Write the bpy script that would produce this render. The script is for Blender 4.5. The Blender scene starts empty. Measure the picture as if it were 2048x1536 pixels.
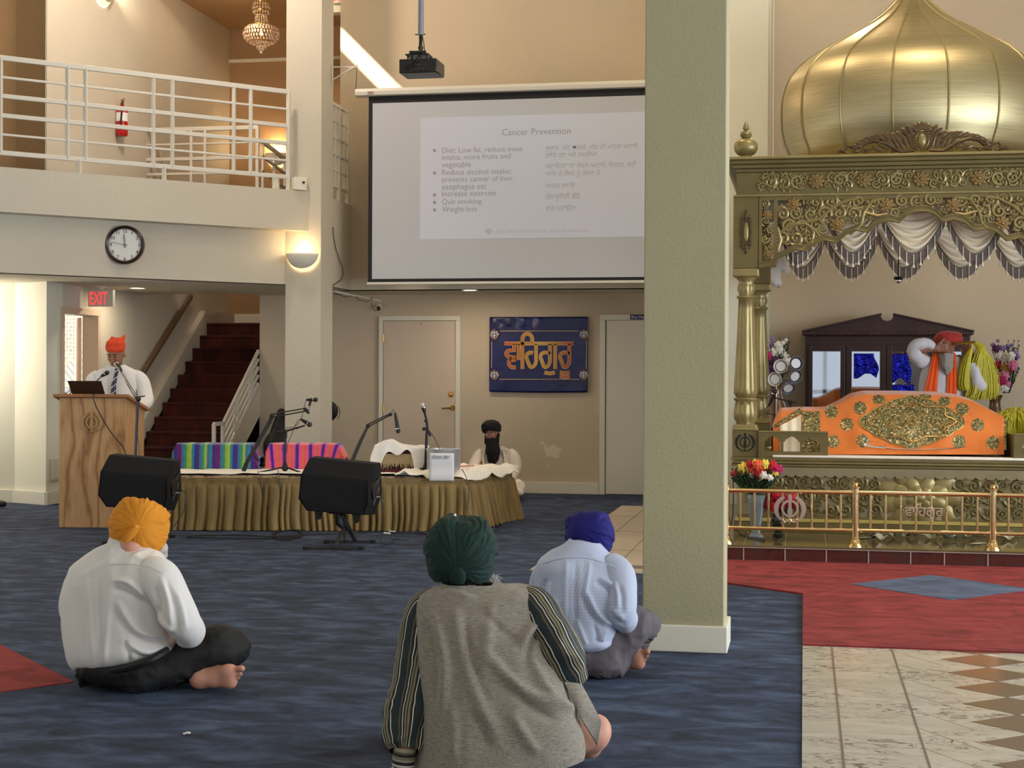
import bpy, bmesh, math, random, re
import numpy as np
from mathutils import Vector, Matrix, noise as mnoise
random.seed(7)
SC = bpy.context.scene
COL = SC.collection
PI = math.pi
def R(d): return math.radians(d)

# ------------------------------------------------------------------ camera
FPX = 3077.0; CX = 1024.0; CY = 768.0
YAW = math.atan((1608.0-CX)/FPX)
PITCH = math.atan((CY-754.0)/FPX)
ROLL = 0.0045
CAMH = 1.38
cam_d = bpy.data.cameras.new('camera'); cam = bpy.data.objects.new('camera', cam_d); COL.objects.link(cam)
cam_d.sensor_width = 36.0; cam_d.lens = FPX/2048.0*36.0; cam_d.clip_start = 0.1; cam_d.clip_end = 200
cam.matrix_world = Matrix.Translation((0,0,CAMH)) @ Matrix.Rotation(YAW,4,'Z') @ Matrix.Rotation(PI/2-PITCH,4,'X') @ Matrix.Rotation(ROLL,4,'Z')
SC.camera = cam

# ------------------------------------------------------------------ view, world, lights
SC.view_settings.view_transform = 'Standard'; SC.view_settings.look = 'None'
SC.view_settings.gamma = 1.0; SC.view_settings.use_curve_mapping = False
SC.view_settings.exposure = 0.0
W = bpy.data.worlds.new('world'); SC.world = W; W.use_nodes = True
W.node_tree.nodes['Background'].inputs[0].default_value = (1.0,0.97,0.93,1)
W.node_tree.nodes['Background'].inputs[1].default_value = 0.80
def lamp(name, kind, loc, energy, color=(1,1,1), rot=(0,0,0), **kw):
    l = bpy.data.lights.new(name, kind); l.energy = energy; l.color = color
    for k, v in kw.items(): setattr(l, k, v)
    o = bpy.data.objects.new(name, l); COL.objects.link(o); o.location = loc; o.rotation_euler = rot
    return o
def aim(o, target):
    o.rotation_euler = (Vector(target)-o.location).to_track_quat('-Z','Y').to_euler()
    return o
# the sun: falls through the roof light onto the wall above the projection screen
SUN_DIR = Vector((1.0, 0.65, -1.0)).normalized()
sun = lamp('sun', 'SUN', (-12,-6,14), 26.0, (1.0,0.93,0.84), angle=0.012)
sun.rotation_euler = SUN_DIR.to_track_quat('-Z','Y').to_euler()
# daylight through the windows of the right wall and the back of the hall
lamp('window_daylight_right', 'AREA', (7.6,8.0,2.1), 1050, (0.84,0.92,1.0), (0,R(90),0), shape='RECTANGLE', size=3.0, size_y=13)
lamp('left_fill', 'AREA', (-9.75,9.6,1.7), 70, (1.0,0.99,0.95), (0,R(-90),0), shape='RECTANGLE', size=2.4, size_y=6)  # fill added to brighten the left corner
# warm fill added out of view, high in the hall, for the upper walls
for i,(x,y,z,e) in enumerate(((-2.0,13.5,7.0,60),(1.2,11.6,7.0,90),(-1,8.0,7.0,30))):
    lamp('hall_fill', 'AREA', (x,y,z), e, (1.0,0.78,0.52), (0,0,0), shape='DISK', size=1.2)

aim(lamp('balcony_fill', 'AREA', (-5.9,14.2,7.0), 120, (1.0,.80,.64), (0,0,0), shape='DISK', size=.5), (-7.9,16.6,4.6))  # unseen fill added to brighten the upper left wall

# ------------------------------------------------------------------ pixel -> place helpers
_r = np.array(cam.matrix_world.to_3x3())
def ray(x, y): return _r @ np.array([(x-CX)/FPX, (CY-y)/FPX, -1.0])
_C = np.array([0,0,CAMH])
def onZ(x, y, z=0.0): d = ray(x,y); return _C + d*((z-CAMH)/d[2])
def onY(x, y, Y): d = ray(x,y); return _C + d*(Y/d[1])
def onX(x, y, X): d = ray(x,y); return _C + d*(X/d[0])
def dep(x, y, D): return _C + ray(x,y)*D
def onP(x, y, p, n):
    d = ray(x,y); t = (p[0]*n[0]+p[1]*n[1])/(d[0]*n[0]+d[1]*n[1]); return _C + d*t

# ------------------------------------------------------------------ materials
def _nt(name):
    m = bpy.data.materials.new(name); m.use_nodes = True
    nt = m.node_tree; return m, nt, nt.nodes['Principled BSDF']
def srgb(r, g, b):
    f = lambda c: ((c/255+0.055)/1.055)**2.4 if c/255 > 0.04045 else c/255/12.92
    return (f(r), f(g), f(b), 1.0)
def _coord(nt, kind='Object', scale=(1,1,1), rot=(0,0,0)):
    tc = nt.nodes.new('ShaderNodeTexCoord'); mp = nt.nodes.new('ShaderNodeMapping')
    mp.inputs['Scale'].default_value = scale; mp.inputs['Rotation'].default_value = rot
    nt.links.new(tc.outputs[kind], mp.inputs['Vector']); return mp.outputs['Vector']
def _noise(nt, vec, scale, detail=3, rough=.5, dist=0):
    n = nt.nodes.new('ShaderNodeTexNoise'); n.inputs['Scale'].default_value = scale
    n.inputs['Detail'].default_value = detail; n.inputs['Roughness'].default_value = rough; n.inputs['Distortion'].default_value = dist
    nt.links.new(vec, n.inputs['Vector']); return n.outputs['Fac']
def _ramp(nt, fac, stops, mode='LINEAR'):
    r = nt.nodes.new('ShaderNodeValToRGB'); r.color_ramp.interpolation = mode
    e = r.color_ramp.elements
    while len(e) < len(stops): e.new(0.5)
    for el,(p,c) in zip(e, stops): el.position = p; el.color = c
    nt.links.new(fac, r.inputs['Fac']); return r.outputs['Color']
def _bump(nt, b, h, strength, distance=0.01):
    n = nt.nodes.new('ShaderNodeBump'); n.inputs['Strength'].default_value = strength; n.inputs['Distance'].default_value = distance
    nt.links.new(h, n.inputs['Height']); nt.links.new(n.outputs['Normal'], b.inputs['Normal'])
def _mix(nt, fac, a, b, mode='MIX'):
    m = nt.nodes.new('ShaderNodeMix'); m.data_type = 'RGBA'; m.blend_type = mode
    for s, v in ((m.inputs[0], fac), (m.inputs[6], a), (m.inputs[7], b)):
        if isinstance(v, (int,float)): s.default_value = v
        elif isinstance(v, tuple): s.default_value = v
        else: nt.links.new(v, s)
    return m.outputs[2]
def _math(nt, op, a, b=None, c=None):
    m = nt.nodes.new('ShaderNodeMath'); m.operation = op
    for s, v in zip(m.inputs, (a,b,c)):
        if v is None: continue
        if isinstance(v, (int,float)): s.default_value = v
        else: nt.links.new(v, s)
    return m.outputs[0]
MATS = {}
def plain(name, c, rough=.6, metal=0.0, bump=None, vary=0.0, vscale=6, coat=0, sheen=0, scale3=(1,1,1), **kw):
    """bump=(scale,strength,distance)"""
    if name in MATS: return MATS[name]
    m, nt, b = _nt(name); MATS[name] = m
    b.inputs['Base Color'].default_value = c; b.inputs['Roughness'].default_value = rough; b.inputs['Metallic'].default_value = metal
    if coat: b.inputs['Coat Weight'].default_value = coat
    if sheen: b.inputs['Sheen Weight'].default_value = sheen; b.inputs['Sheen Roughness'].default_value = .5
    v = _coord(nt, scale=scale3)
    if vary:
        f = _noise(nt, v, vscale, 4)
        d = tuple(x*(1-vary) for x in c[:3])+(1,); l = tuple(min(1,x*(1+vary)) for x in c[:3])+(1,)
        nt.links.new(_ramp(nt, f, [(.3,d),(.7,l)]), b.inputs['Base Color'])
    if bump: _bump(nt, b, _noise(nt, v, bump[0], 4, .6), bump[1], bump[2])
    for k, val in kw.items(): b.inputs[k.replace('_',' ')].default_value = val
    return m
def emit(name, c, s):
    m, nt, b = _nt(name); b.inputs['Base Color'].default_value = c
    b.inputs['Emission Color'].default_value = c; b.inputs['Emission Strength'].default_value = s; return m

def carpet(name, c1, c2, c3):
    m, nt, b = _nt(name); b.inputs['Roughness'].default_value = .95
    v = _coord(nt, 'Object', (2.0,3.6,1), (0,0,R(10)))
    big = _noise(nt, v, 1.9, 6, .62, .6)
    base = _ramp(nt, big, [(.36,c1),(.5,c2),(.66,c3)])
    v2 = _coord(nt, 'Object', (1,1,1)); fine = _noise(nt, v2, 320, 2, .7)
    shade = _ramp(nt, fine, [(.3,(.72,.72,.72,1)),(.7,(1.15,1.15,1.15,1))])
    nt.links.new(_mix(nt, 1.0, base, shade, 'MULTIPLY'), b.inputs['Base Color'])
    mid = _noise(nt, v, 9, 5, .6)
    _bump(nt, b, _math(nt,'ADD', _math(nt,'MULTIPLY', mid, 1.5), fine), .5, .012); return m
M = {}
M['carpet_blue'] = carpet('blue_carpet', srgb(28,39,62), srgb(49,63,92), srgb(76,94,125))
M['carpet_red'] = carpet('red_carpet', srgb(120,36,36), srgb(150,50,50), srgb(168,64,62))
M['carpet_diamond'] = carpet('slate_blue_carpet', srgb(76,86,112), srgb(92,106,134), srgb(108,122,150))
M['stair_red'] = carpet('dark_red_stair_carpet', srgb(44,10,4), srgb(66,18,8), srgb(84,28,14))
def wallm(name, c, bs=42, st=.32):
    return plain(name, c, .85, bump=(bs,st,.012), vary=.03, vscale=1.3)
M['wall'] = wallm('cream_textured_wall', srgb(204,197,180))
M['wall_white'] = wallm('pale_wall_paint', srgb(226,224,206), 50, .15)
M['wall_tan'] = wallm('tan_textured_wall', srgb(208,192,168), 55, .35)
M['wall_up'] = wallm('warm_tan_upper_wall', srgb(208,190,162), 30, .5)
M['wall_shaded'] = wallm('shade_toned_upper_wall', srgb(166,134,96), 60, .2)  # same tan paint darkened to stand for the unlit upper walls
M['pillar'] = wallm('pillar_paint', srgb(174,168,136), 60, .3)
M['trim'] = plain('white_trim_paint', srgb(232,228,212), .45, bump=(20,.05,.01))
M['ceiling'] = wallm('ceiling_paint', srgb(214,206,184), 80, .25)
M['white_metal'] = plain('white_painted_railing', srgb(214,210,198), .45, bump=(30,.08,.01))
M['door'] = plain('beige_door_paint', srgb(214,196,176), .5, bump=(60,.05,.005))
M['brass'] = plain('polished_brass', srgb(214,168,92), .18, 1.0, bump=(8,.05,.01))
M['brass_rail'] = plain('railing_brass', srgb(232,204,150), .16, 1.0, bump=(25,.06,.01))
M['chrome'] = plain('chrome', srgb(220,220,220), .15, 1.0)
M['silver_emblem'] = plain('pale_rose_steel', srgb(238,214,200), .22, 1.0)
M['black'] = plain('black_matte', srgb(20,20,22), .6, bump=(120,.2,.003))
M['black_gloss'] = plain('black_plastic', srgb(24,23,24), .35)
M['carpet_black'] = plain('black_speaker_covering', srgb(11,11,13), .95, bump=(260,.5,.004))
M['grille'] = plain('black_speaker_grille', srgb(6,6,8), .9, bump=(400,.4,.003))
M['grey_metal'] = plain('dark_grey_metal', srgb(84,80,76), .4, .6)
M['darkwood'] = plain('dark_mahogany', srgb(62,34,30), .38, bump=(30,.1,.003), vary=.25, vscale=5, scale3=(1,1,.2))
M['gold'] = plain('antique_gold_paint', srgb(114,102,62), .42, .35, bump=(22,.12,.006), vary=.12, vscale=4)
M['gold_light'] = plain('pale_gold_paint', srgb(148,134,88), .36, .4, bump=(22,.1,.006), vary=.12, vscale=4)
M['gold_silver'] = plain('silvered_gold_paint', srgb(150,142,112), .3, .5, bump=(12,.15,.006), vary=.1)
M['gold_dark'] = plain('dark_gold_recess', srgb(92,80,48), .5, .3, vary=.15)
M['carved_rose'] = plain('rose_tinted_gold', srgb(138,112,66), .42, .35, vary=.15)
M['bronze'] = plain('dark_bronze_carving', srgb(96,78,54), .34, .6, vary=.2, vscale=14)
M['skin'] = plain('skin', srgb(190,138,114), .55, bump=(90,.12,.003), vary=.07, vscale=14, Subsurface_Weight=.08)
M['skin_pale'] = plain('pale_skin', srgb(206,152,130), .55, bump=(90,.12,.003), vary=.1, vscale=22, Subsurface_Weight=.08)
M['skin_brown'] = plain('brown_skin', srgb(150,102,80), .55, bump=(90,.12,.003), vary=.07, vscale=14)
M['paper'] = plain('white_paper', srgb(236,236,240), .7)
M['white_cloth'] = plain('white_cloth', srgb(240,236,230), .85, bump=(26,.35,.012), sheen=.2)
M['sheet'] = plain('white_floor_sheet', srgb(244,238,226), .9, bump=(14,.4,.02), sheen=.2)

# ------------------------------------------------------------------ mesh builder
class MB:
    def __init__(s): s.v = []; s.f = []; s.mi = []; s.m = 0
    def add(s, vs, fs):
        b = len(s.v); s.v += [tuple(map(float,v)) for v in vs]; s.f += [tuple(b+i for i in f) for f in fs]; s.mi += [s.m]*len(fs); return s
    def box(s, lo, hi, M4=None):
        x0,y0,z0 = lo; x1,y1,z1 = hi
        vs = [(x0,y0,z0),(x1,y0,z0),(x1,y1,z0),(x0,y1,z0),(x0,y0,z1),(x1,y0,z1),(x1,y1,z1),(x0,y1,z1)]
        if M4 is not None: vs = [M4 @ Vector(v) for v in vs]
        return s.add(vs, [(0,3,2,1),(4,5,6,7),(0,1,5,4),(1,2,6,5),(2,3,7,6),(3,0,4,7)])
    def bar(s, a, b, w, h=None, up=(0,0,1)):
        """rectangular bar from a to b, w across, h along up"""
        h = w if h is None else h
        a = Vector(a); b = Vector(b); d = (b-a).normalized(); u = Vector(up)
        sx = d.cross(u)
        if sx.length < 1e-4: sx = d.cross(Vector((1,0,0)))
        sx.normalize(); u = sx.cross(d).normalized()
        vs = []
        for p in (a,b):
            for i,j in ((-1,-1),(1,-1),(1,1),(-1,1)): vs.append(p + sx*(i*w/2) + u*(j*h/2))
        return s.add(vs, [(0,1,2,3),(7,6,5,4),(0,4,5,1),(1,5,6,2),(2,6,7,3),(3,7,4,0)])
    def prism(s, pts, thick_vec):
        """polygon pts (3d, planar) extruded by vector"""
        n = len(pts); t = Vector(thick_vec); a = [Vector(p) for p in pts]; b = [p+t for p in a]
        fs = [tuple(range(n))[::-1], tuple(range(n,2*n))] + [(i,(i+1)%n,n+(i+1)%n,n+i) for i in range(n)]
        return s.add(a+b, fs)
    def tube(s, pts, r, n=8, cap=True, flat=1.0):
        pts = [Vector(p) for p in pts]; m = len(pts)
        rs = r if isinstance(r,(list,tuple)) else [r]*m
        vs = []; prev = None
        for i,p in enumerate(pts):
            d = (pts[min(i+1,m-1)]-pts[max(i-1,0)])
            d = d.normalized() if d.length > 1e-9 else Vector((0,0,1))
            if prev is None:
                u = d.cross(Vector((0,0,1)));
                if u.length < .05: u = d.cross(Vector((0,1,0)))
            else: u = prev - d*prev.dot(d)
            u.normalize(); prev = u; w = d.cross(u)
            for k in range(n):
                a = 2*PI*k/n; vs.append(p + u*(math.cos(a)*rs[i]) + w*(math.sin(a)*rs[i]*flat))
        fs = [(i*n+k, i*n+(k+1)%n, (i+1)*n+(k+1)%n, (i+1)*n+k) for i in range(m-1) for k in range(n)]
        if cap: fs += [tuple(range(n))[::-1], tuple(range((m-1)*n, m*n))]
        return s.add(vs, fs)
    def lathe(s, prof, c=(0,0,0), n=24, fl=None, M4=None, cap=True):
        """prof list of (r,z); fl(theta)->radius multiplier"""
        vs = []
        for r,z in prof:
            for k in range(n):
                a = 2*PI*k/n; q = r*(fl(a,z) if fl else 1)
                v = Vector((q*math.cos(a), q*math.sin(a), z))
                if M4 is not None: v = M4 @ v
                vs.append((v.x+c[0], v.y+c[1], v.z+c[2]))
        m = len(prof)
        fs = [(i*n+k, i*n+(k+1)%n, (i+1)*n+(k+1)%n, (i+1)*n+k) for i in range(m-1) for k in range(n)]
        if cap: fs += [tuple(range(n))[::-1], tuple(range((m-1)*n, m*n))]
        return s.add(vs, fs)
    def ball(s, c, r, n=12, m=8, M4=None):
        if not isinstance(r,(tuple,list)): r = (r,r,r)
        vs = []
        for i in range(1,m):
            t = PI*i/m
            for k in range(n):
                a = 2*PI*k/n; v = Vector((math.sin(t)*math.cos(a)*r[0], math.sin(t)*math.sin(a)*r[1], math.cos(t)*r[2]))
                if M4 is not None: v = M4 @ v
                vs.append((v.x+c[0],v.y+c[1],v.z+c[2]))
        for q in (1,-1):
            v = Vector((0,0,q*r[2]));
            if M4 is not None: v = M4 @ v
            vs.append((v.x+c[0],v.y+c[1],v.z+c[2]))
        T = len(vs)-2; B = len(vs)-1
        fs = [(i*n+k, (i+1)*n+k, (i+1)*n+(k+1)%n, i*n+(k+1)%n) for i in range(m-2) for k in range(n)]
        fs += [(T,k,(k+1)%n) for k in range(n)] + [(B,(m-2)*n+(k+1)%n,(m-2)*n+k) for k in range(n)]
        return s.add(vs, fs)
    def grid(s, fn, nu, nv, thick=None):
        """fn(u,v)->xyz for u,v in 0..1"""
        vs = [fn(i/nu, j/nv) for j in range(nv+1) for i in range(nu+1)]
        fs = [(j*(nu+1)+i, j*(nu+1)+i+1, (j+1)*(nu+1)+i+1, (j+1)*(nu+1)+i) for j in range(nv) for i in range(nu)]
        return s.add(vs, fs)
    def build(s, name, mat, parent=None, smooth=True, bevel=0.0, solid=0.0, subsurf=0, auto=35):
        me = bpy.data.meshes.new(name); me.from_pydata(s.v, [], s.f)
        mats = mat if isinstance(mat,(list,tuple)) else [mat]
        for m in mats: me.materials.append(m)
        if len(mats) > 1: me.polygons.foreach_set('material_index', s.mi)
        bm = bmesh.new(); bm.from_mesh(me); bmesh.ops.recalc_face_normals(bm, faces=bm.faces[:]); bm.to_mesh(me); bm.free()
        if smooth:
            me.shade_smooth()
            try: me.set_sharp_from_angle(angle=R(auto))
            except Exception: pass
        me.update()
        o = bpy.data.objects.new(name, me); COL.objects.link(o); put(o, parent)
        if solid: md = o.modifiers.new('thickness','SOLIDIFY'); md.thickness = solid; md.offset = 0
        if bevel: md = o.modifiers.new('bevel','BEVEL'); md.width = bevel; md.segments = 2; md.limit_method = 'ANGLE'; md.angle_limit = R(40)
        if subsurf: md = o.modifiers.new('subsurf','SUBSURF'); md.levels = subsurf; md.render_levels = subsurf
        return o
def put(o, parent):
    if parent is not None:
        o.parent = parent
        if parent.type == 'EMPTY':
            o.matrix_parent_inverse = (Matrix.Translation(parent.location) @ parent.rotation_euler.to_matrix().to_4x4()).inverted()
def tag(o, label=None, cat=None, group=None, kind=None):
    if label: o['label'] = label
    if cat: o['category'] = cat
    if group: o['group'] = group
    if kind: o['kind'] = kind
    return o
def thing(name, label, cat, loc=(0,0,0), group=None):
    o = bpy.data.objects.new(name, None); COL.objects.link(o); o.location = tuple(float(v) for v in loc)
    o.empty_display_size = .1
    return tag(o, label, cat, group)
def struct(name, mb, mat, parent=None, **kw):
    o = mb.build(name, mat, parent, **kw)
    if parent is None: o['kind'] = 'structure'
    return o
def dup(root, delta, label=None, group=None):
    r = root.copy(); COL.objects.link(r); r.location = Vector(root.location)+Vector(delta)
    if label: r['label'] = label
    if group: r['group'] = group
    def rec(a, b):
        for ch in list(a.children):
            if ch.get('_skip'): continue
            c = ch.copy(); COL.objects.link(c); pi = ch.matrix_parent_inverse.copy(); c.parent = b; c.matrix_parent_inverse = pi; rec(ch, c)
    rec(root, r); return r
def box(lo, hi, M4=None): return MB().box(lo, hi, M4)
def frame_of(p, x, z=(0,0,1)):
    """matrix with origin p, local x along x, z up, y = z cross x"""
    x = Vector(x).normalized(); z = Vector(z).normalized(); y = z.cross(x).normalized(); z = x.cross(y)
    m = Matrix((x,y,z)).transposed().to_4x4(); m.translation = Vector(p); return m

# ------------------------------------------------------------------ text
def text_mesh(name, body, size, M4, mat, parent, extrude=0.001, align='LEFT', spacing=1.0, sx=1.0, bold=0.0, line=1.0):
    cu = bpy.data.curves.new(name, 'FONT'); cu.body = re.sub('([\u0a15-\u0a39]\u0a3c?)\u0a3f', '\u0a3f\\1', body); cu.size = size; cu.align_x = align; cu.extrude = extrude
    cu.space_character = spacing; cu.offset = bold; cu.space_line = line; cu.resolution_u = 3
    o = bpy.data.objects.new(name+'_tmp', cu); COL.objects.link(o)
    me = bpy.data.meshes.new_from_object(o.evaluated_get(bpy.context.evaluated_depsgraph_get()))
    bpy.data.objects.remove(o); bpy.data.curves.remove(cu)
    me.name = name; me.transform(M4 @ Matrix.Diagonal((sx,1,1,1)))
    me.materials.clear(); me.materials.append(mat)
    ob = bpy.data.objects.new(name, me); COL.objects.link(ob); put(ob, parent); return ob
def wallM(p, xdir):
    """text frame: text x along xdir, text up = z, facing xdir x z (towards viewer)"""
    x = Vector(xdir).normalized(); z = Vector((0,0,1)); n = x.cross(z)
    m = Matrix((x, z, n)).transposed().to_4x4(); m.translation = Vector(tuple(p)); return m

# ------------------------------------------------------------------ signed-distance modelling (bodies, clothes, cloth)
def _cap(P, a, b, r1, r2):
    a = np.array(a, np.float32); b = np.array(b, np.float32); ab = b-a; L = float(ab@ab)+1e-9
    t = np.clip(((P-a)@ab)/L, 0, 1); q = P-a-t[...,None]*ab
    return np.sqrt((q*q).sum(-1)) - (r1+(r2-r1)*t)
def _ell(P, c, r, M3=None):
    q = P-np.array(c, np.float32)
    if M3 is not None: q = q @ np.array(M3, np.float32)
    r = np.array(r, np.float32); k0 = np.sqrt(((q/r)**2).sum(-1)); k1 = np.sqrt(((q/(r*r))**2).sum(-1))+1e-9
    return k0*(k0-1)/k1
def _rbox(P, c, h, rad, M3=None):
    q = P-np.array(c, np.float32)
    if M3 is not None: q = q @ np.array(M3, np.float32)
    q = np.abs(q)-(np.array(h, np.float32)-rad)
    return np.sqrt((np.maximum(q,0)**2).sum(-1)) + np.minimum(q.max(-1),0) - rad
class Blob:
    def __init__(s, k=.03): s.p = []; s.k = k
    def cap(s, a, b, r1, r2=None, k=None, sub=False):
        a = np.array(a, float); b = np.array(b, float); r2 = r1 if r2 is None else r2; m = max(r1,r2)
        s.p.append((lambda P: _cap(P,a,b,r1,r2), np.minimum(a,b)-m, np.maximum(a,b)+m, s.k if k is None else k, sub)); return s
    def chain(s, pts, rs, k=None, sub=False):
        for i in range(len(pts)-1): s.cap(pts[i], pts[i+1], rs[i], rs[i+1], k, sub)
        return s
    def ell(s, c, r, M3=None, k=None, sub=False):
        c = np.array(c, float); m = max(r); s.p.append((lambda P: _ell(P,c,r,M3), c-m, c+m, s.k if k is None else k, sub)); return s
    def rbox(s, c, h, rad, M3=None, k=None, sub=False):
        c = np.array(c, float); m = math.sqrt(sum(x*x for x in h)) if M3 is not None else None
        lo = c-m if m else c-np.array(h); hi = c+m if m else c+np.array(h)
        s.p.append((lambda P: _rbox(P,c,h,rad,M3), lo, hi, s.k if k is None else k, sub)); return s
    def mesh(s, h=.008, clip_z=None, warp=None):
        adds = [q for q in s.p if not q[4]]
        lo = np.min([q[1] for q in adds], axis=0)-3*h-.01; hi = np.max([q[2] for q in adds], axis=0)+3*h+.01
        if clip_z is not None: lo[2] = min(lo[2], clip_z-2*h)
        n = np.ceil((hi-lo)/h).astype(int)+1
        ax = [lo[i]+h*np.arange(n[i]) for i in range(3)]
        D = np.full(n, 0.2, np.float32)
        for fn, a, b, k, sub in s.p:
            mg = k+3*h+(0.03 if warp else 0)
            i0 = np.clip(np.floor((a-mg-lo)/h).astype(int),0,n-1); i1 = np.clip(np.ceil((b+mg-lo)/h).astype(int)+1,1,n)
            if (i1<=i0).any(): continue
            sl = tuple(slice(i0[i],i1[i]) for i in range(3))
            G = np.stack(np.meshgrid(ax[0][sl[0]],ax[1][sl[1]],ax[2][sl[2]], indexing='ij'),-1).astype(np.float32)
            if warp: G = warp(G)
            d = fn(G).astype(np.float32); o = D[sl]
            if sub:
                d = -d; hh = np.clip(.5-.5*(o-d)/max(k,1e-5),0,1); D[sl] = o*(1-hh)+d*hh+k*hh*(1-hh)
            else:
                hh = np.clip(.5+.5*(o-d)/max(k,1e-5),0,1); D[sl] = o*(1-hh)+d*hh-k*hh*(1-hh)
        if clip_z is not None:
            D = np.maximum(D, (clip_z-ax[2])[None,None,:].astype(np.float32))
        return surfnet(D, lo, h)
def surfnet(D, lo, h):
    n = D.shape; S = D < 0
    c = [(i,j,k) for i in (0,1) for j in (0,1) for k in (0,1)]
    sh = (n[0]-1, n[1]-1, n[2]-1)
    def cs(A, o): return A[o[0]:o[0]+sh[0], o[1]:o[1]+sh[1], o[2]:o[2]+sh[2]]
    cnt = sum(cs(S,o).astype(np.int8) for o in c)
    act = (cnt > 0) & (cnt < 8)
    idx = -np.ones(sh, int); ijk = np.argwhere(act); idx[act] = np.arange(len(ijk))
    acc = np.zeros((len(ijk),3)); w = np.zeros(len(ijk))
    vals = {o: D[ijk[:,0]+o[0], ijk[:,1]+o[1], ijk[:,2]+o[2]] for o in c}
    for a in c:
        for ax_ in range(3):
            if a[ax_]: continue
            b = list(a); b[ax_] = 1; b = tuple(b); va, vb = vals[a], vals[b]
            m = (va<0) != (vb<0); t = np.where(m, va/(va-vb+1e-12), 0)
            p = np.tile(np.array(a,float),(len(ijk),1)); p[:,ax_] += t
            acc += p*m[:,None]; w += m
    V = lo + h*(ijk + acc/np.maximum(w,1)[:,None])
    F = []
    for ax_ in range(3):
        o1, o2 = [i for i in range(3) if i != ax_]
        A = S[tuple(slice(0,-1) if i == ax_ else slice(1,-1) for i in range(3))]
        B = S[tuple(slice(1,None) if i == ax_ else slice(1,-1) for i in range(3))]
        e = np.argwhere(A != B); 
        if not len(e): continue
        flip = A[tuple(e.T)]
        e = e.copy(); e[:,o1] += 1; e[:,o2] += 1
        q = []
        for d1,d2 in ((1,1),(0,1),(0,0),(1,0)):
            g = e.copy(); g[:,o1] -= d1; g[:,o2] -= d2; q.append(idx[tuple(g.T)])
        q = np.stack(q,1); F.append(q)
    F = np.concatenate(F); F = F[(F>=0).all(1)]
    return V, F
def vnorm(V, F):
    N = np.zeros_like(V); a = V[F[:,2]]-V[F[:,0]]; b = V[F[:,3]]-V[F[:,1]]; n = np.cross(a,b)
    for i in range(4): np.add.at(N, F[:,i], n)
    return N/(np.linalg.norm(N,axis=1,keepdims=True)+1e-12)
def soft(VF, name, mat, parent, attrs=None, colors=None, smooth_it=0, centre=None):
    V, F = VF
    me = bpy.data.meshes.new(name); me.from_pydata(V.tolist(), [], F.tolist())
    bm = bmesh.new(); bm.from_mesh(me); bmesh.ops.recalc_face_normals(bm, faces=bm.faces[:])
    if smooth_it:
        for _ in range(smooth_it): bmesh.ops.smooth_vert(bm, verts=bm.verts[:], factor=.5, use_axis_x=True, use_axis_y=True, use_axis_z=True)
    bm.to_mesh(me); bm.free()
    for m in (mat if isinstance(mat,(list,tuple)) else [mat]): me.materials.append(m)
    me.shade_smooth()
    for k, a in (attrs or {}).items():
        at = me.attributes.new(k, 'FLOAT', 'POINT'); at.data.foreach_set('value', np.asarray(a, np.float32))
    for k, a in (colors or {}).items():
        at = me.color_attributes.new(k, 'FLOAT_COLOR', 'POINT'); at.data.foreach_set('color', np.asarray(a, np.float32).ravel())
    me.update(); o = bpy.data.objects.new(name, me); COL.objects.link(o); put(o, parent); return o
def pnoise(V, s, seed=0.0, oct=1):
    out = np.empty(len(V))
    for i, p in enumerate(V): out[i] = mnoise.noise(Vector((p[0]*s+seed, p[1]*s+seed*1.7, p[2]*s-seed)))
    return out
def cloth_noise(VF, amp, s, seed=0.0, stretch=(1,1,1)):
    V, F = VF; N = vnorm(V, F)
    out = pnoise(V*np.array(stretch), s, seed)
    V = V + N*(1-np.abs(out)*2.2)[:,None]*amp   # ridged folds
    return V, F
# ================================================================== THE SETTING
def poly_slab(pts, z0, z1): return MB().prism([(x,y,z0) for x,y in pts], (0,0,z1-z0))
struct('floor', box((-12,-6,-.1),(9,24,0)), M['carpet_blue'], smooth=False)
def tri(pts, h, name, mat): return struct(name, poly_slab(pts, -.02, h), mat, smooth=False)
tri([(0,8.06),(4,8.06),(4,11.9),(-.84,11.9),(-.84,10.66),(0,9.966)], .012, 'floor', M['carpet_red'])
tri([(.308,10.463),(.876,11.068),(1.475,10.46),(.905,9.857)], .0145, 'floor', M['carpet_diamond'])
tri([(-4.6,7.8),(-3.212,6.413),(-4.6,4.65)], .004, 'floor', M['carpet_red'])
def marble_mat():
    m, nt, b = _nt('veined_cream_marble'); b.inputs['Roughness'].default_value = .16
    v = _coord(nt, 'Object', (1,2.2,1), (0,0,R(25)))
    n1 = _noise(nt, v, 3.2, 8, .62, 1.2); base = _ramp(nt, n1, [(.3,srgb(190,186,172)),(.7,srgb(214,210,198))])
    n2 = _noise(nt, v, 9, 7, .7, 2.0); sp = _ramp(nt, n2, [(.52,(0,0,0,1)),(.60,(1,1,1,1))])
    n3 = _noise(nt, v, 1.7, 2); gate = _ramp(nt, n3, [(.40,(0,0,0,1)),(.54,(1,1,1,1))])
    mk = _mix(nt, 1.0, sp, gate, 'MULTIPLY')
    nt.links.new(_mix(nt, mk, base, srgb(118,104,96)), b.inputs['Base Color']); return m
M['marble'] = marble_mat()
M['grout'] = plain('brown_grout', srgb(120,104,92), .7)
M['grout_light'] = plain('pale_tile_seam', srgb(186,176,156), .5)
M['brown_stone'] = plain('brown_polished_stone', srgb(118,98,82), .14, vary=.06)
fm = struct('floor', box((0,1.5,-.02),(3,8.058,.004)), M['marble'], smooth=False)
g = MB()
for X in (.147,.446): g.box((X-.004,1.5,.003),(X+.004,8.058,.0056))
g.build('tile_joint', M['grout'], fm, smooth=False)
g = MB()
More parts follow.
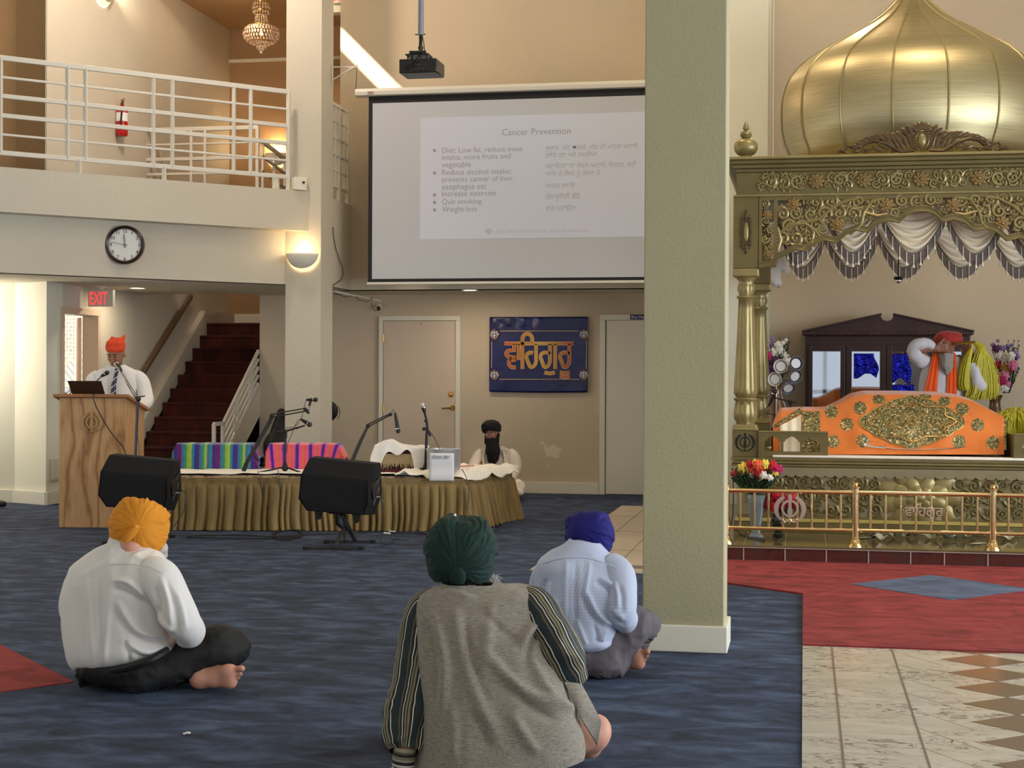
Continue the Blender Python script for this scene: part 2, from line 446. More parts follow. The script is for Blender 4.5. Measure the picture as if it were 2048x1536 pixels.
for i in range(22): y = 7.85-.345*i; g.box((0.151,y,.003),(.442,y+.003,.0052)); g.box((0,y-.16,.003),(.143,y-.157,.0052))
for i in range(22): y = 7.98-.345*i; g.prism([(.45,y,.003),(.45,y-.004,.003),(.664,y-.34,.003),(.668,y-.337,.003)], (0,0,.0022)) if y > 2.2 else None
g.build('tile_joint', M['grout_light'], fm, smooth=False)
g = MB()
for c in range(4):
    for i in range(17):
        x = .874+.42*c; y = 7.98-.35*i
        if y-.175 < 1.6: continue
        p = [(x-.207,y-.175),(x,y-.35),(x+.207,y-.175),(x,y-.002)]
        p = [(a,min(b_,8.05)) for a,b_ in p]; g.prism([(a,b_,.003) for a,b_ in p], (0,0,.0026))
g.prism([(.72,8.056,.003),(.874,7.985,.003),(1.03,8.056,.003)], (0,0,.0026))
g.build('diamond_inlay', M['brown_stone'], fm, smooth=False)
M['marble_pink'] = plain('pinkish_marble', srgb(196,180,160), .3, vary=.07, vscale=3)
fm2 = struct('floor', box((-1.919,10.82,-.02),(-.2,16.45,.004)), M['marble_pink'], smooth=False)
fm2.data.materials[0] = M['marble_pink']
g = MB()
for X in (-1.64,-1.34): g.box((X-.0025,10.82,.003),(X+.004,16.45,.0056))
for i in range(3): y = 12.2+1.5*i; g.box((-1.9,y,.003),(-.3,y+.003,.0056))
g.box((-1.34,11.05,.003),(-.2,11.22,.0057))
g.build('tile_joint', M['grout'], fm2, smooth=False)

# ---- back wall behind the stage, soffit, wall above with the screen
struct('wall_back', box((-6.59,18.04,0),(-.79,18.3,2.6)), M['wall_tan'], smooth=False)
struct('wall_back', box((-5.25,17.0,2.37),(-.78,17.2,7.3)), M['wall_up'], smooth=False)
struct('wall_back', box((-5.9,17.2,5.61),(-5.25,17.35,7.3)), M['wall_white'], smooth=False)
struct('ceiling', poly_slab([(-9.6,11.83),(-5.512,15.925),(-5.512,16.295),(-5.2,16.295),(-5.2,16.99),(-.79,16.99),(-.79,18.04),(-6.59,18.04),(-6.59,17.6),(-7.89,17.6),(-7.89,15.1),(-8.37,15.32),(-9.6,15.32)],2.37,2.5), M['ceiling'], smooth=False)
def diag(off, t0, t1, z0, z1, th):   # slab along the 45 degree balcony line, off = distance behind the balcony face
    a = Vector((-5.25-t0-off*.7071, 15.87-t0+off*.7071, z0)); b = Vector((-5.25-t1-off*.7071, 15.87-t1+off*.7071, z0))
    n = Vector((-.7071,.7071,0))*th
    return MB().prism([a,b,b+n,a+n], (0,0,z1-z0))
struct('wall_left', diag(.185, .07, 4.3, 2.37, 2.96, .15), M['wall'], smooth=False)      # band with the clock
fas = MB(); a = (-5.25,15.868); fas.prism([(-5.25,15.868,2.94),(-9.5,11.618,2.94),(-9.8,11.918,2.94),(-5.56,15.868,2.94)], (0,0,.43))
struct('trim', fas, M['wall'], smooth=False)                                             # balcony fascia
struct('trim', box((-5.20,16.29,2.37),(-5.11,16.999,3.34)), M['wall'], smooth=False)       # short side of the balcony
struct('floor', poly_slab([(-9.6,12.1),(-5.55,16.15),(-5.21,16.3),(-5.21,17.0),(-5.26,17.0),(-5.26,20.36),(-6.59,20.36),(-6.59,17.6),(-7.89,17.6),(-7.89,15.1),(-8.37,15.32),(-9.6,15.32)],2.97,3.33), M['carpet_blue'], smooth=False)
# ---- pillars
struct('wall_left', box((-5.507,15.87,0),(-5.11,16.29,7.3)), M['wall'], smooth=False)
pl = onY(1286.5,900,7.77)[0]; pr = onY(1449.5,900,7.77)[0]
mp = struct('wall_front', box((pl,7.77,0),(pr,8.10,7.3)), M['pillar'], smooth=False, bevel=.006)
struct('baseboard_front', MB().box((pl-.015,7.752,0),(pr+.018,8.115,.135)), M['trim'], bevel=.006, smooth=False)
struct('wall_back', box((-.79,15.6,0),(-.37,17.3,7.3)), M['wall_white'], smooth=False)
struct('wall_back', box((-.5,17.2,0),(6.5,17.4,7.3)), M['wall_tan'], smooth=False)
# ---- left corner, passage door, stair hall
lw = MB(); lw.prism([(-7.89,15.1,0),(-8.37,15.32,0),(-8.45,15.2+.3,0),(-8.05,15.46,0),(-7.89,15.46,0)], (0,0,2.37))
struct('wall_left', lw, M['wall_white'], smooth=False)
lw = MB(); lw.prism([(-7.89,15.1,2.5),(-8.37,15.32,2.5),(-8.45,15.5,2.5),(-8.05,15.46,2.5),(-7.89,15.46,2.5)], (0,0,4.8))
struct('wall_left', lw, M['wall_shaded'], smooth=False)
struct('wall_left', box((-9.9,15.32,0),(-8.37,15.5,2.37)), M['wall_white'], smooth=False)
struct('wall_left', box((-9.9,15.32,2.5),(-8.37,15.5,7.3)), M['wall_shaded'], smooth=False)
struct('wall_left', MB().box((-7.905,15.085,2.5),(-7.885,15.46,7.3)).box((-8.05,15.46,2.06),(-7.89,16.28,7.3)).box((-8.05,16.28,0),(-7.89,20.5,7.3)), M['wall'], smooth=False)
struct('wall_back', MB().box((-8.05,20.36,0),(-5.1,20.5,7.3)), M['wall_shaded'], smooth=False)
struct('trim', box((-7.89,20.32,5.74),(-5.3,20.36,5.78)), M['trim'], smooth=False)
struct('wall_right', box((-6.59,18.3,0),(-6.45,20.36,3.33)), M['wall'], smooth=False)
struct('wall_right', box((-5.26,17.2,3.33),(-5.12,20.36,7.3)), M['wall_shaded'], smooth=False)
struct('ceiling', box((-8.0,17.35,6.2),(-5.2,20.5,6.35)), M['wall_shaded'], smooth=False)
# ---- hall shell: roof with its roof light, side walls with window openings, open towards the back
rf = MB(); z0, z1 = 7.3, 7.5
rf.box((-11,-6,z0),(-7.615,17.4,z1)); rf.box((-7.16,-6,z0),(8,17.4,z1)); rf.box((-7.615,-6,z0),(-7.16,15.12,z1)); rf.box((-7.615,15.75,z0),(-7.16,17.4,z1))
rf.box((-11,17.4,z0),(8,20.6,z1))
struct('ceiling', rf, M['ceiling'], smooth=False)
sw = MB(); sw.box((7.9,-6,0),(8.1,17.4,.9)); sw.box((7.9,-6,5.9),(8.1,17.4,7.3))
for y in (-6,-2.2,1.6,5.4,9.2,13.0,16.8): sw.box((7.9,y,.9),(8.1,y+.5,5.9))
struct('wall_right', sw, M['wall_white'], smooth=False)
sw = MB(); sw.box((-10.1,-6,0),(-9.9,15.5,.9)); sw.box((-10.1,-6,3.6),(-9.9,15.5,7.3))
sw.box((-10.1,8.0,.9),(-9.9,15.5,3.6))
for y in (-6,-2.2,1.6,5.4): sw.box((-10.1,y,.9),(-9.9,y+.5,3.6))
struct('wall_left', sw, M['wall_white'], smooth=False)
struct('wall_right', box((6.4,12,0),(6.5,17.4,7.3)), M['wall_white'], smooth=False)
wb = MB()
for k in range(13): wb.box((-9.9+1.48*k,-6.05,0),(-9.8+1.48*k,-5.95,7.3))
for z in (.0,1.0,2.4,3.8,5.2): wb.box((-9.9,-6.05,z),(7.9,-5.95,z+.1))
struct('window_1', wb, M['trim'], smooth=False)
# ---- baseboards
struct('baseboard_back', box((-4.02,18.0,0),(-2.37,18.045,.135)), M['trim'], smooth=False, bevel=.004)
struct('baseboard_back', box((-6.59,18.0,0),(-5.06,18.045,.135)), M['trim'], smooth=False, bevel=.004)
bb = MB(); 
for a,b_ in (((-9.9,15.3),(-8.375,15.3)),((-8.375,15.3),(-7.88,15.075)),((-7.873,15.07),(-7.873,15.42))): bb.bar((a[0],a[1],.07),(b_[0],b_[1],.07),.03,.14)
struct('baseboard_left', bb, M['trim'], smooth=False, bevel=.004)
bb = MB(); bb.bar((-5.52,15.855,.07),(-5.1,15.855,.07),.03,.14); bb.bar((-5.098,15.85,.07),(-5.098,16.3,.07),.03,.14)
struct('baseboard_left', bb, M['trim'], smooth=False, bevel=.004)
# plaster repair patch on the tan wall
pc = MB(); cx, cz = onY(1105,902,18.04)[[0,2]]
pts = []
for k in range(22):
    a = 2*PI*k/22; r = .085*(1+.45*mnoise.noise(Vector((math.cos(a)*1.5,math.sin(a)*1.5,3)))+.12*math.sin(5*a)); pts.append((cx+r*1.25*math.cos(a),18.034,cz+r*.8*math.sin(a)))
pc.prism(pts, (0,.008,0))
for dx,dz,s in ((-.13,.09,.03),(-.09,.06,.022),(-.05,-.18,.02)): pc.ball((cx+dx,18.04,cz+dz),(s,.006,s*.8),10,6)
struct('trim', pc, plain('bare_plaster', srgb(226,214,192), .9), smooth=False)

# ---- stairs
def stair_z(Y): return .703+(Y-17.4)*.172/.2375
st = thing('staircase', 'dark red carpeted staircase rising behind the podium', 'staircase', (-7.2,16.69,0))
for k in range(-3,9):
    Y0 = 17.4+.2375*k; z = .703+.172*k
    y1 = Y0+.2375 if k < 8 else 20.35
    mb = MB().box((-7.79,Y0,max(0,z-.172-.02)),(-6.62,y1+.02 if k<8 else y1,z)); mb.tube([(-7.79,Y0+.012,z-.022),(-6.62,Y0+.012,z-.022)], .024, 8)
    mb.build('step' if k < 8 else 'landing', M['stair_red'], st, bevel=.012)
sk = MB(); p = []
Yb = 16.45
sk.prism([(-7.885,Yb,0),(-7.885,19.35,stair_z(19.35)-.18),(-7.885,20.3,2.07),(-7.885,20.3,2.24),(-7.885,19.3,2.24),(-7.885,16.6,stair_z(16.6)+.17),(-7.885,Yb,.14)], (.09,0,0))
sk.build('stringer', M['wall'], st, smooth=False)
MB().box((-7.79,20.31,2.08),(-6.62,20.35,2.24)).build('landing_baseboard', M['trim'], st, smooth=False)
hr = thing('handrail', 'pale wooden handrail sloping up the left wall of the stairs', 'handrail', (-7.83,16.8,.9))
a = onX(383,592,-7.83); b_ = onX(283,752,-7.83)
MB().bar(b_, a, .04, .06).build('rail', plain('worn_handrail', srgb(112,88,60), .6), hr, bevel=.008)
for t in (.15,.5,.85):
    p = Vector(b_).lerp(Vector(a), t); MB().tube([p+Vector((-.06,0,-.05)),p+Vector((-.01,0,-.06)),p+Vector((0,0,-.02))], .009).build('bracket', M['brass'], hr)
bn = thing('stair_railing', 'white metal banister beside the red stairs with paired newel posts', 'railing', (-6.6,16.6,0))
def rail_on(root, a, b, w, h, name='rail', mat=None): return MB().bar(a, b, w, h).build(name, mat or M['white_metal'], root, smooth=False, bevel=.004)
X = -6.6
def bz(Y, off): return stair_z(Y)*1.03+off
for off,hh in ((.50,.045),(.40,.02),(.30,.035),(.20,.02),(.10,.035)):
    rail_on(bn, (X,16.87,bz(16.87,off)), (X,18.02,bz(18.02,off)), .03, hh)
for Y in (16.58,16.85): rail_on(bn, (X,Y,0.03), (X,Y,bz(16.87,.5)), .04, .04, 'post')
rail_on(bn, (X,16.58,bz(16.87,.5)), (X,16.87,bz(16.87,.5)), .04, .045); rail_on(bn, (X,16.58,.3),(X,16.87,.3),.03,.03)
for Y in (17.22,17.32,17.72,17.82): rail_on(bn, (X,Y,bz(Y,.06)), (X,Y,bz(Y,.5)), .028, .028, 'baluster')
sg = MB().prism([(-6.61,16.65,0),(-6.61,18.03,stair_z(18.03)-.25),(-6.61,18.03,stair_z(18.03)+.10),(-6.61,16.65,stair_z(16.65)+.12)], (.04,0,0))
sg.build('side_panel', M['wall'], bn, smooth=False)

# ---- railings
def railing(name, label, root_loc, P, heights, pairs, supports, ends, group=None, z0=3.37):
    r = thing(name, label, 'railing', root_loc, group)
    t0, t1 = ends
    for z,h in heights: rail_on(r, P(t0,z), P(t1,z), .03 if h>.03 else .02, h)
    zb, zt = heights[-1][0], heights[0][0]
    for t in pairs: rail_on(r, P(t,zb), P(t,zt), .035, .035, 'post')
    for t in supports: rail_on(r, P(t,z0), P(t,zb), .04, .04, 'post')
    for t in ends: rail_on(r, P(t,z0), P(t,zt+.012), .04, .04, 'post')
    return r
HT = ((4.42,.05),(4.235,.024),(4.055,.042),(3.868,.042),(3.686,.022),(3.51,.045))
Pd = lambda t, z: (-5.28-t, 15.90-t, z)
railing('balcony_railing', 'long white metal railing slanting along the upper left balcony', (-6.5,14.6,3.37), Pd, HT, (.466,.602,1.08,1.224,1.72,1.847,2.307,2.45,3.1), (1.142,1.763,2.45), (.158,3.7))
HS = tuple((z-.02,h*.75) for z,h in HT)
railing('balcony_railing', 'short white railing section between the pillar and the screen wall', (-5.14,16.6,3.34), lambda t,z: (-5.14,16.29+t,z), HS, (.16,.3,.52), (.3,), (.02,.64), z0=3.34)
HB = ((4.37,.05),(4.19,.024),(4.01,.042),(3.83,.03))
X0 = onY(285,300,17.62)[0]; X1 = onY(515,300,17.62)[0]
rb = railing('stairwell_railing', 'white railing guarding the stairwell at the back of the balcony', (-7.1,17.62,3.33), lambda t,z: (X0+(X1-X0)*t,17.62,z), HB, (.43,.55), (), (0,1), z0=3.33)
for t in (.43,.55): rail_on(rb, (X0+(X1-X0)*t,17.62,3.33),(X0+(X1-X0)*t,17.62,3.83),.035,.035,'post')
rr = thing('stairwell_railing', 'darker railing running back along the stairwell beside the far wall lamp', 'railing', (-6.46,18.8,3.33))
for off,hh in ((0,.05),(-.18,.03),(-.36,.03)): rail_on(rr, (X1+.02,17.7,4.22+off),(X1+.02,20.2,3.92+off),.03,hh)
for k in range(7): y = 17.75+.4*k; rail_on(rr, (X1+.02,y,3.33),(X1+.02,y,4.22-.12*(y-17.7)),.03,.03,'post')

# ---- doors
def lever(parent, p, s=-1):
    mb = MB().lathe([(.0,0),(.03,0),(.032,.006),(.02,.018),(.012,.03),(.012,.05),(0,.05)], M4=Matrix.Rotation(PI/2,4,'X'), c=p, n=20, cap=False)
    mb.tube([Vector(p)+Vector((0,-.048,0)),Vector(p)+Vector((s*.05,-.052,0)),Vector(p)+Vector((s*.12,-.046,-.004))], .010, 8)
    return mb.build('lever_handle', M['brass'], parent)
x0,x1,x2,x3 = -5.057,-5.007,-4.106,-4.045
d1 = MB(); zt = 2.11
d1.box((x0,17.985,0),(x1,18.05,zt-.0555)); d1.box((x2,17.985,0),(x3,18.05,zt-.0555)); d1.box((x0,17.985,zt-.055),(x3,18.05,zt))
door = struct('door_1', d1, M['trim'], smooth=False, bevel=.004)
lf = box((x1+.006,18.0,.01),(x2-.006,18.045,zt-.06)).build('door_leaf', M['door'], door, smooth=False, bevel=.003)
def dp(x,y): return tuple(onY(x,y,18.0))
lever(lf, dp(905,816))
MB().lathe([(0,0),(.034,0),(.034,.008),(.026,.018),(.01,.02),(.01,.024),(0,.024)], M4=Matrix.Rotation(PI/2,4,'X'), c=dp(902,789), n=24, cap=False).build('deadbolt', M['brass'], lf)
for y in (676,817): p = dp(768,y); MB().tube([(p[0],17.99,p[2]-.05),(p[0],17.99,p[2]+.05)], .011, 8).build('hinge', M['brass'], door)
p = dp(843,646); MB().tube([(p[0],17.995,p[2]),(p[0],17.97,p[2]-.005),(p[0],17.965,p[2]-.02)], .006, 6).build('coat_hook', M['chrome'], lf)
p = dp(912,818); box((p[0]-.004,17.992,p[2]-.06),(p[0]+.006,18.0,p[2]+.06)).build('strike_plate', M['grey_metal'], door, smooth=False)
x0,x1,x2,x3 = -2.365,-2.30,-1.42,-1.35
d2 = MB(); d2.box((x0,17.985,0),(x1,18.05,zt-.0555)); d2.box((x2,17.985,0),(x3,18.05,zt-.0555)); d2.box((x0,17.985,zt-.055),(x3,18.05,zt+.01))
door2 = struct('door_2', d2, M['trim'], smooth=False, bevel=.004)
box((x1+.012,18.0,.01),(x2-.006,18.04,zt-.06)).build('door_leaf', M['trim'], door2, smooth=False)
sgn = thing('door_sign', 'small navy name plate above the right back door', 'sign', dp(1290,634))
p0 = onY(1260,639,17.97); p1 = onY(1330,629,17.97)
box((p0[0],17.975,p0[2]),(p1[0],17.985,p1[2])).build('plate', plain('navy_plate', srgb(26,28,92), .4), sgn, smooth=False)
text_mesh('lettering', 'Bhai Mardana', .045, wallM((p0[0]+.012,17.973,p0[2]+.014),(1,0,0)), M['paper'], sgn, .0005)
# passage door (left, open) : frame in the X=-7.89 wall, leaf swung outwards, daylight beyond
fr = MB()
fr.box((-8.06,15.40,0),(-7.865,15.47,2.0495)); fr.box((-8.06,16.27,0),(-7.865,16.34,2.0495)); fr.box((-8.06,15.40,2.05),(-7.865,16.34,2.12))
d3 = struct('door_3', fr, plain('warm_door_casing', srgb(208,184,160), .5), smooth=False, bevel=.004)
M4 = frame_of((-8.06,16.25,0), (-.485,.877,0))
box((0,0,.01),(.82,.04,2.03), M4).build('door_leaf', plain('peach_door_paint', srgb(226,186,150), .5), d3, smooth=False)
# outside the passage door: bright yard with a lattice fence and a bush
ya = struct('floor', box((-14,13,-.12),(-8.05,26,-.01)), plain('pale_concrete_yard', srgb(206,200,196), .9), smooth=False)
lt = thing('lattice_fence', 'white diagonal lattice screen seen through the open passage door', 'fence', (-10.9,19,0))
fa = Vector((-12.2,16.2,0)); fb = Vector((-9.6,21.2,0)); fd = (fb-fa); fl_ = fd.length; fu = fd/fl_
mb = MB()
for k in range(-24,60):
    s = k*.11
    for sg_ in (1,-1):
        a0 = max(0, min(fl_, s)); 
        za = 1.25+(a0-s)*sg_ if sg_>0 else 2.75-(a0-s)
        p1_ = s+1.5
        A = (s, 1.25) if sg_>0 else (s, 2.75); B = (s+1.5, 2.75) if sg_>0 else (s+1.5, 1.25)
        if A[0] < 0 or B[0] > fl_: continue
        mb.bar(fa+fu*A[0]+Vector((0,0,A[1])), fa+fu*B[0]+Vector((0,0,B[1])), .012, .035)
mb.build('lattice_panel', M['trim'], lt, smooth=False)
for s in (0,.5,1.0): p = fa.lerp(fb,s); box((p.x-.05,p.y-.05,0),(p.x+.05,p.y+.05,2.9)).build('fence_post', M['trim'], lt, smooth=False)
mb = MB(); mb.bar(fa+Vector((0,0,1.25)), fb+Vector((0,0,1.25)), .04,.06); mb.bar(fa+Vector((0,0,2.78)), fb+Vector((0,0,2.78)), .04,.06); mb.build('fence_rail', M['trim'], lt, smooth=False)
bs = thing('garden_bush', 'dark woody bush with pale blooms in front of the lattice', 'bush', (-9.9,18.2,0))
rb_ = random.Random(4); mb = MB(); mb2 = MB()
for k in range(70):
    a = rb_.uniform(0,2*PI); e = rb_.uniform(.2,1.4); L = rb_.uniform(.5,1.1)
    p = Vector((-9.9,18.2,.6)); q = p+Vector((math.cos(a)*math.cos(e),math.sin(a)*math.cos(e),math.sin(e)))*L
    m_ = p.lerp(q,.5)+Vector((rb_.uniform(-.1,.1),rb_.uniform(-.1,.1),.05)); mb.tube([p,m_,q],[.018,.012,.004],5)
    for j in range(5):
        t = rb_.uniform(.4,1); c = p.lerp(q,t); mb2.ball(c+Vector((rb_.uniform(-.06,.06),)*3),(.05,.02,.07),6,4,Matrix.Rotation(a,4,'Z')@Matrix.Rotation(e,4,'X'))
mb.build('branches', plain('brown_twig', srgb(96,66,44), .8), bs); mb2.build('leaves', plain('dull_brown_leaf', srgb(92,72,52), .7, vary=.4, vscale=5), bs)
lp = MB()
for k in range(9): a = k*.7; lp.ball((-9.72+.16*math.cos(a*2.3), 17.95+.1*math.sin(a), .9+.13*math.sin(a*1.7)), .11, 10, 7)
lp.build('pale_blooms', plain('peach_bloom', srgb(240,206,180), .8), bs)
lamp('yard_fill', 'AREA', (-9.5,15.0,1.9), 45, (1,.88,.76), (R(80),0,R(-35)), shape='SQUARE', size=1.0)  # fill added to light the open passage door leaf
# wall vent
vt = thing('wall_vent', 'small white vent grille low on the wall behind the podium', 'vent', (-7.88,15.27,.25))
box((-7.888,15.17,.24),(-7.876,15.36,.48)).build('frame', M['wall'], vt, smooth=False, bevel=.002)
mb = MB()
for k in range(8): y = 15.195+.021*k; mb.box((-7.878,y,.265),(-7.868,y+.009,.455))
mb.build('louvre', M['trim'], vt, smooth=False)
# ================================================================== THINGS ON THE WALLS AND CEILING
# downlights
M['lamp_face'] = emit('lamp_face', (1.0,.84,.66,1), 9.0)
for (x,y,lab) in ((275,576,'round recessed ceiling light above the podium'),(940,580,'round recessed ceiling light above the beige door')):
    p = onZ(x,y,2.37); r = thing('recessed_light', lab, 'ceiling light', (p[0],p[1],2.37), 'recessed lights under the balcony')
    MB().lathe([(.075,0),(.1,0),(.1,-.006),(.075,-.004)], c=(p[0],p[1],2.37), cap=False).build('trim_ring', M['trim'], r)
    MB().lathe([(0,-.002),(.075,-.002),(.075,-.0035),(0,-.0035)], c=(p[0],p[1],2.37), cap=False).build('lens', M['lamp_face'], r)
    lamp('recessed_bulb', 'AREA', (p[0],p[1],2.35), 9, (1,.82,.6), (0,0,0), shape='DISK', size=.14)
# sconces
M['plaster_white'] = plain('white_plaster_sconce', srgb(226,220,206), .7)
M['sconce_glow'] = emit('sconce_glow', (1.0,.72,.34,1), 1.6)
def sconce(p, n, label, power, w=.175, h=.19):
    n = Vector(n).normalized(); x = Vector((0,0,1)).cross(n); B = Matrix((x,n,Vector((0,0,1)))).transposed().to_4x4(); B.translation = Vector(tuple(p))
    r = thing('wall_sconce', label, 'wall lamp', p, 'half bowl wall lamps')
    def shell(w, h, d, y0, t0=0):
        vs, fs = [], []; nu, nv = 24, 10
        for j in range(nv+1):
            b = PI/2*j/nv
            for i in range(nu+1):
                a = PI*i/nu; vs.append(B @ Vector((w*math.cos(a)*math.cos(b), y0+d*math.sin(a)*math.cos(b), -h*math.sin(b))))
        for j in range(nv):
            for i in range(nu): k = j*(nu+1)+i; fs.append((k,k+1,k+nu+2,k+nu+1))
        return MB().add(vs, fs)
    shell(w, h*.86, .13, .025).build('bowl', M['plaster_white'], r, solid=.006)
    shell(w*1.03, h, .105, .004).build('glass_liner', M['sconce_glow'], r, solid=.003)
    MB().ball(B @ Vector((0,.05,-.02)), .03, 10, 8).build('bulb', emit('bulb_glow_'+str(len(MATS))+str(power), (1,.8,.5,1), 5), r)
    q = B @ Vector((0,.10,.06)); lamp('sconce_bulb', 'POINT', q, power, (1.0,.70,.36) if power < 20 else (1.0,.80,.60), shadow_soft_size=.05)
sconce(onY(607,508,15.865), (0,-1,0), 'white half bowl wall lamp glowing on the left pillar beneath the balcony', 3.2)
sconce(onX(205,-28,-7.885), (1,0,0), 'half bowl wall lamp cut by the top edge above the fire extinguisher', 120, .2, .22)
sconce(onY(556,308,20.355), (0,-1,0), 'half bowl wall lamp on the far wall behind the balcony railings', 14, .17, .2)
sconce(onY(1180,-90,16.995), (0,-1,0), 'unseen half bowl wall lamp added above the projection screen', 38, .17, .2)  # out of view, added as warm uplight for the screen wall
sconce(onY(1640,-160,17.195), (0,-1,0), 'unseen half bowl wall lamp added on the wall behind the golden dome', 110, .17, .2)  # out of view, added to brighten the alcove wall
# clock
cp = onP(245,491,(-5.25-.185*.7071,15.87+.185*.7071),(1,-1))
n = Vector((.7071,-.7071,0)); xd = Vector((.7071,.7071,0)); 
# the clock hangs turned slightly out from the wall towards the hall
yaw = R(-33); n2 = Vector((math.sin(R(14)),-math.cos(R(14)),0)); x2_ = Vector((-n2.y,n2.x,0))
ck = thing('wall_clock', 'round dark framed wall clock with white dial on the band under the balcony', 'clock', cp)
c0 = Vector(tuple(cp)) + n*.075
B = Matrix((x2_, Vector((0,0,1)).cross(x2_)*1.0, Vector((0,0,1)))).transposed().to_4x4(); B.translation = c0
CM = Matrix((x2_, Vector((0,0,1)), x2_.cross(Vector((0,0,1))))).transposed().to_4x4(); CM.translation = c0
rr_ = .193
MB().lathe([(rr_-.03,.0),(rr_-.03,.03),(rr_-.012,.04),(rr_,.03),(rr_+.004,0),(rr_-.004,-.03),(0,-.03)], M4=CM, n=48, cap=False).build('frame', plain('dark_brown_clock_rim', srgb(46,26,28), .3), ck)
MB().lathe([(0,.012),(rr_-.028,.012),(rr_-.028,.008),(0,.008)], M4=CM, n=48, cap=False).build('dial', plain('clock_dial', srgb(232,232,226), .4), ck)
ink = M['black']
for k in range(1,13):
    a = R(90-30*k); s_ = .05
    t = text_mesh('numeral', str(k), s_, CM @ Matrix.Translation((math.cos(a)*(rr_-.052), math.sin(a)*(rr_-.052)-.017, .0135)), ink, ck, .0004, 'CENTER', .9)
mb = MB()
for k in range(60):
    a = R(6*k); L = .008 if k%5 else .013; r1 = rr_-.031
    mb.bar(CM @ Vector((math.cos(a)*r1,math.sin(a)*r1,.0135)), CM @ Vector((math.cos(a)*(r1-L),math.sin(a)*(r1-L),.0135)), .0016)
mb.build('minute_ticks', ink, ck, smooth=False)
def hand(nm, ang, L, w, z): 
    a = R(ang); d = Vector((math.cos(a),math.sin(a),0)); MB().bar(CM @ (d*-.03+Vector((0,0,z))), CM @ (d*L+Vector((0,0,z))), w, .002).build(nm, ink, ck, smooth=False)
hand('hour_hand', 97, .10, .009, .017); hand('minute_hand', 168, .145, .009, .020); hand('second_hand', 92, .12, .002, .022)
MB().lathe([(0,.024),(.007,.024),(.007,.013),(0,.013)], M4=CM, cap=False).build('hub', ink, ck)
# fire extinguisher
fp = onX(247,240,-7.80); fe = thing('fire_extinguisher', 'red fire extinguisher hanging on the upper wall behind the balcony railing', 'fire extinguisher', fp)
c = (-7.89+.071, fp[1], fp[2]); red = plain('red_enamel', srgb(190,22,26), .25, coat=.4)
MB().lathe([(0,-.19),(.055,-.19),(.068,-.17),(.068,.1),(.058,.14),(.03,.165),(.02,.18),(.02,.2),(0,.2)], c=c).build('cylinder', red, fe)
MB().lathe([(.0695,-.02),(.0695,.08)], c=c, cap=False, n=24).build('label', M['paper'], fe)
mb = MB(); mb.tube([Vector(c)+Vector((0,0,.2)),Vector(c)+Vector((0,0,.235))],.018,8); mb.bar(Vector(c)+Vector((0,.06,.255)),Vector(c)+Vector((0,-.04,.225)),.02,.012); mb.bar(Vector(c)+Vector((0,.06,.225)),Vector(c)+Vector((0,-.02,.21)),.02,.01)
mb.build('valve', M['chrome'], fe)
MB().tube([Vector(c)+Vector((.02,-.03,.21)),Vector(c)+Vector((.05,-.09,.17)),Vector(c)+Vector((.03,-.085,.0)),Vector(c)+Vector((.02,-.08,-.1))],.01,8).build('hose', M['black_gloss'], fe)
# chandelier
chd = onY(523,0,18.6); ch = thing('chandelier', 'crystal chandelier hanging above the back of the balcony', 'chandelier', (chd[0],chd[1],6.2))
glass = plain('crystal_glass', srgb(226,206,186), .08, 0.0, Transmission_Weight=.55, IOR=1.5, Specular_IOR_Level=.9)
cx_, cy_ = chd[0], chd[1]
def ring_crystals(name, specs):
    mb = MB()
    for (rad, z, L, nn, w) in specs:
        for k in range(nn):
            a = 2*PI*k/nn; p = Vector((cx_+rad*math.cos(a), cy_+rad*math.sin(a), z))
            u = Vector((-math.sin(a),math.cos(a),0)); o_ = Vector((math.cos(a),math.sin(a),0))
            mb.add([p+Vector((0,0,L/2)), p+u*w, p+o_*w*.7, p-u*w, p-o_*w*.7, p-Vector((0,0,L/2))], [(0,1,2),(0,2,3),(0,3,4),(0,4,1),(5,2,1),(5,3,2),(5,4,3),(5,1,4)])
    mb.build(name, glass, ch, smooth=False)
ring_crystals('crown_crystals', [(.10,6.09,.05,18,.012),(.11,6.04,.05,18,.012),(.10,5.99,.05,18,.012),(.08,6.12,.04,14,.01)])
ring_crystals('stem_crystals', [(.07+.004*k,5.95-.022*k,.024,16,.011) for k in range(7)])
ring_crystals('bowl_crystals', [(.17,5.80,.05,30,.012),(.21,5.765,.06,34,.014),(.228,5.715,.06,36,.014),(.215,5.665,.05,34,.013),(.185,5.63,.04,30,.012),(.15,5.605,.036,26,.012),(.11,5.588,.03,20,.012),(.06,5.58,.03,12,.012)])
mb = MB()
for k in range(8): a = 2*PI*k/8; mb.ball((cx_+.055*math.cos(a),cy_+.055*math.sin(a),5.545),.016,8,6)
for k in range(4): a = 2*PI*k/4; mb.ball((cx_+.025*math.cos(a),cy_+.025*math.sin(a),5.52),.016,8,6)
mb.ball((cx_,cy_,5.485),.02,10,8); mb.build('drop_balls', glass, ch)
mb = MB(); mb.tube([(cx_,cy_,6.2),(cx_,cy_,5.6)],.008,8)
for (ra,z) in ((.10,6.12),(.11,6.01),(.22,5.74),(.17,5.82),(.16,5.61)):
    mb.tube([(cx_+ra*math.cos(2*PI*k/28),cy_+ra*math.sin(2*PI*k/28),z) for k in range(29)],.005,6,cap=False)
mb.build('frame', M['brass'], ch)
MB().tube([(cx_-.0,cy_,5.79),(cx_,cy_,5.70)],.012,8).build('bulb', emit('chandelier_bulb', (1,.8,.5,1), 8), ch)
lamp('chandelier_light','POINT',(cx_,cy_-.35,5.75),10,(1,.74,.42),shadow_soft_size=.1)
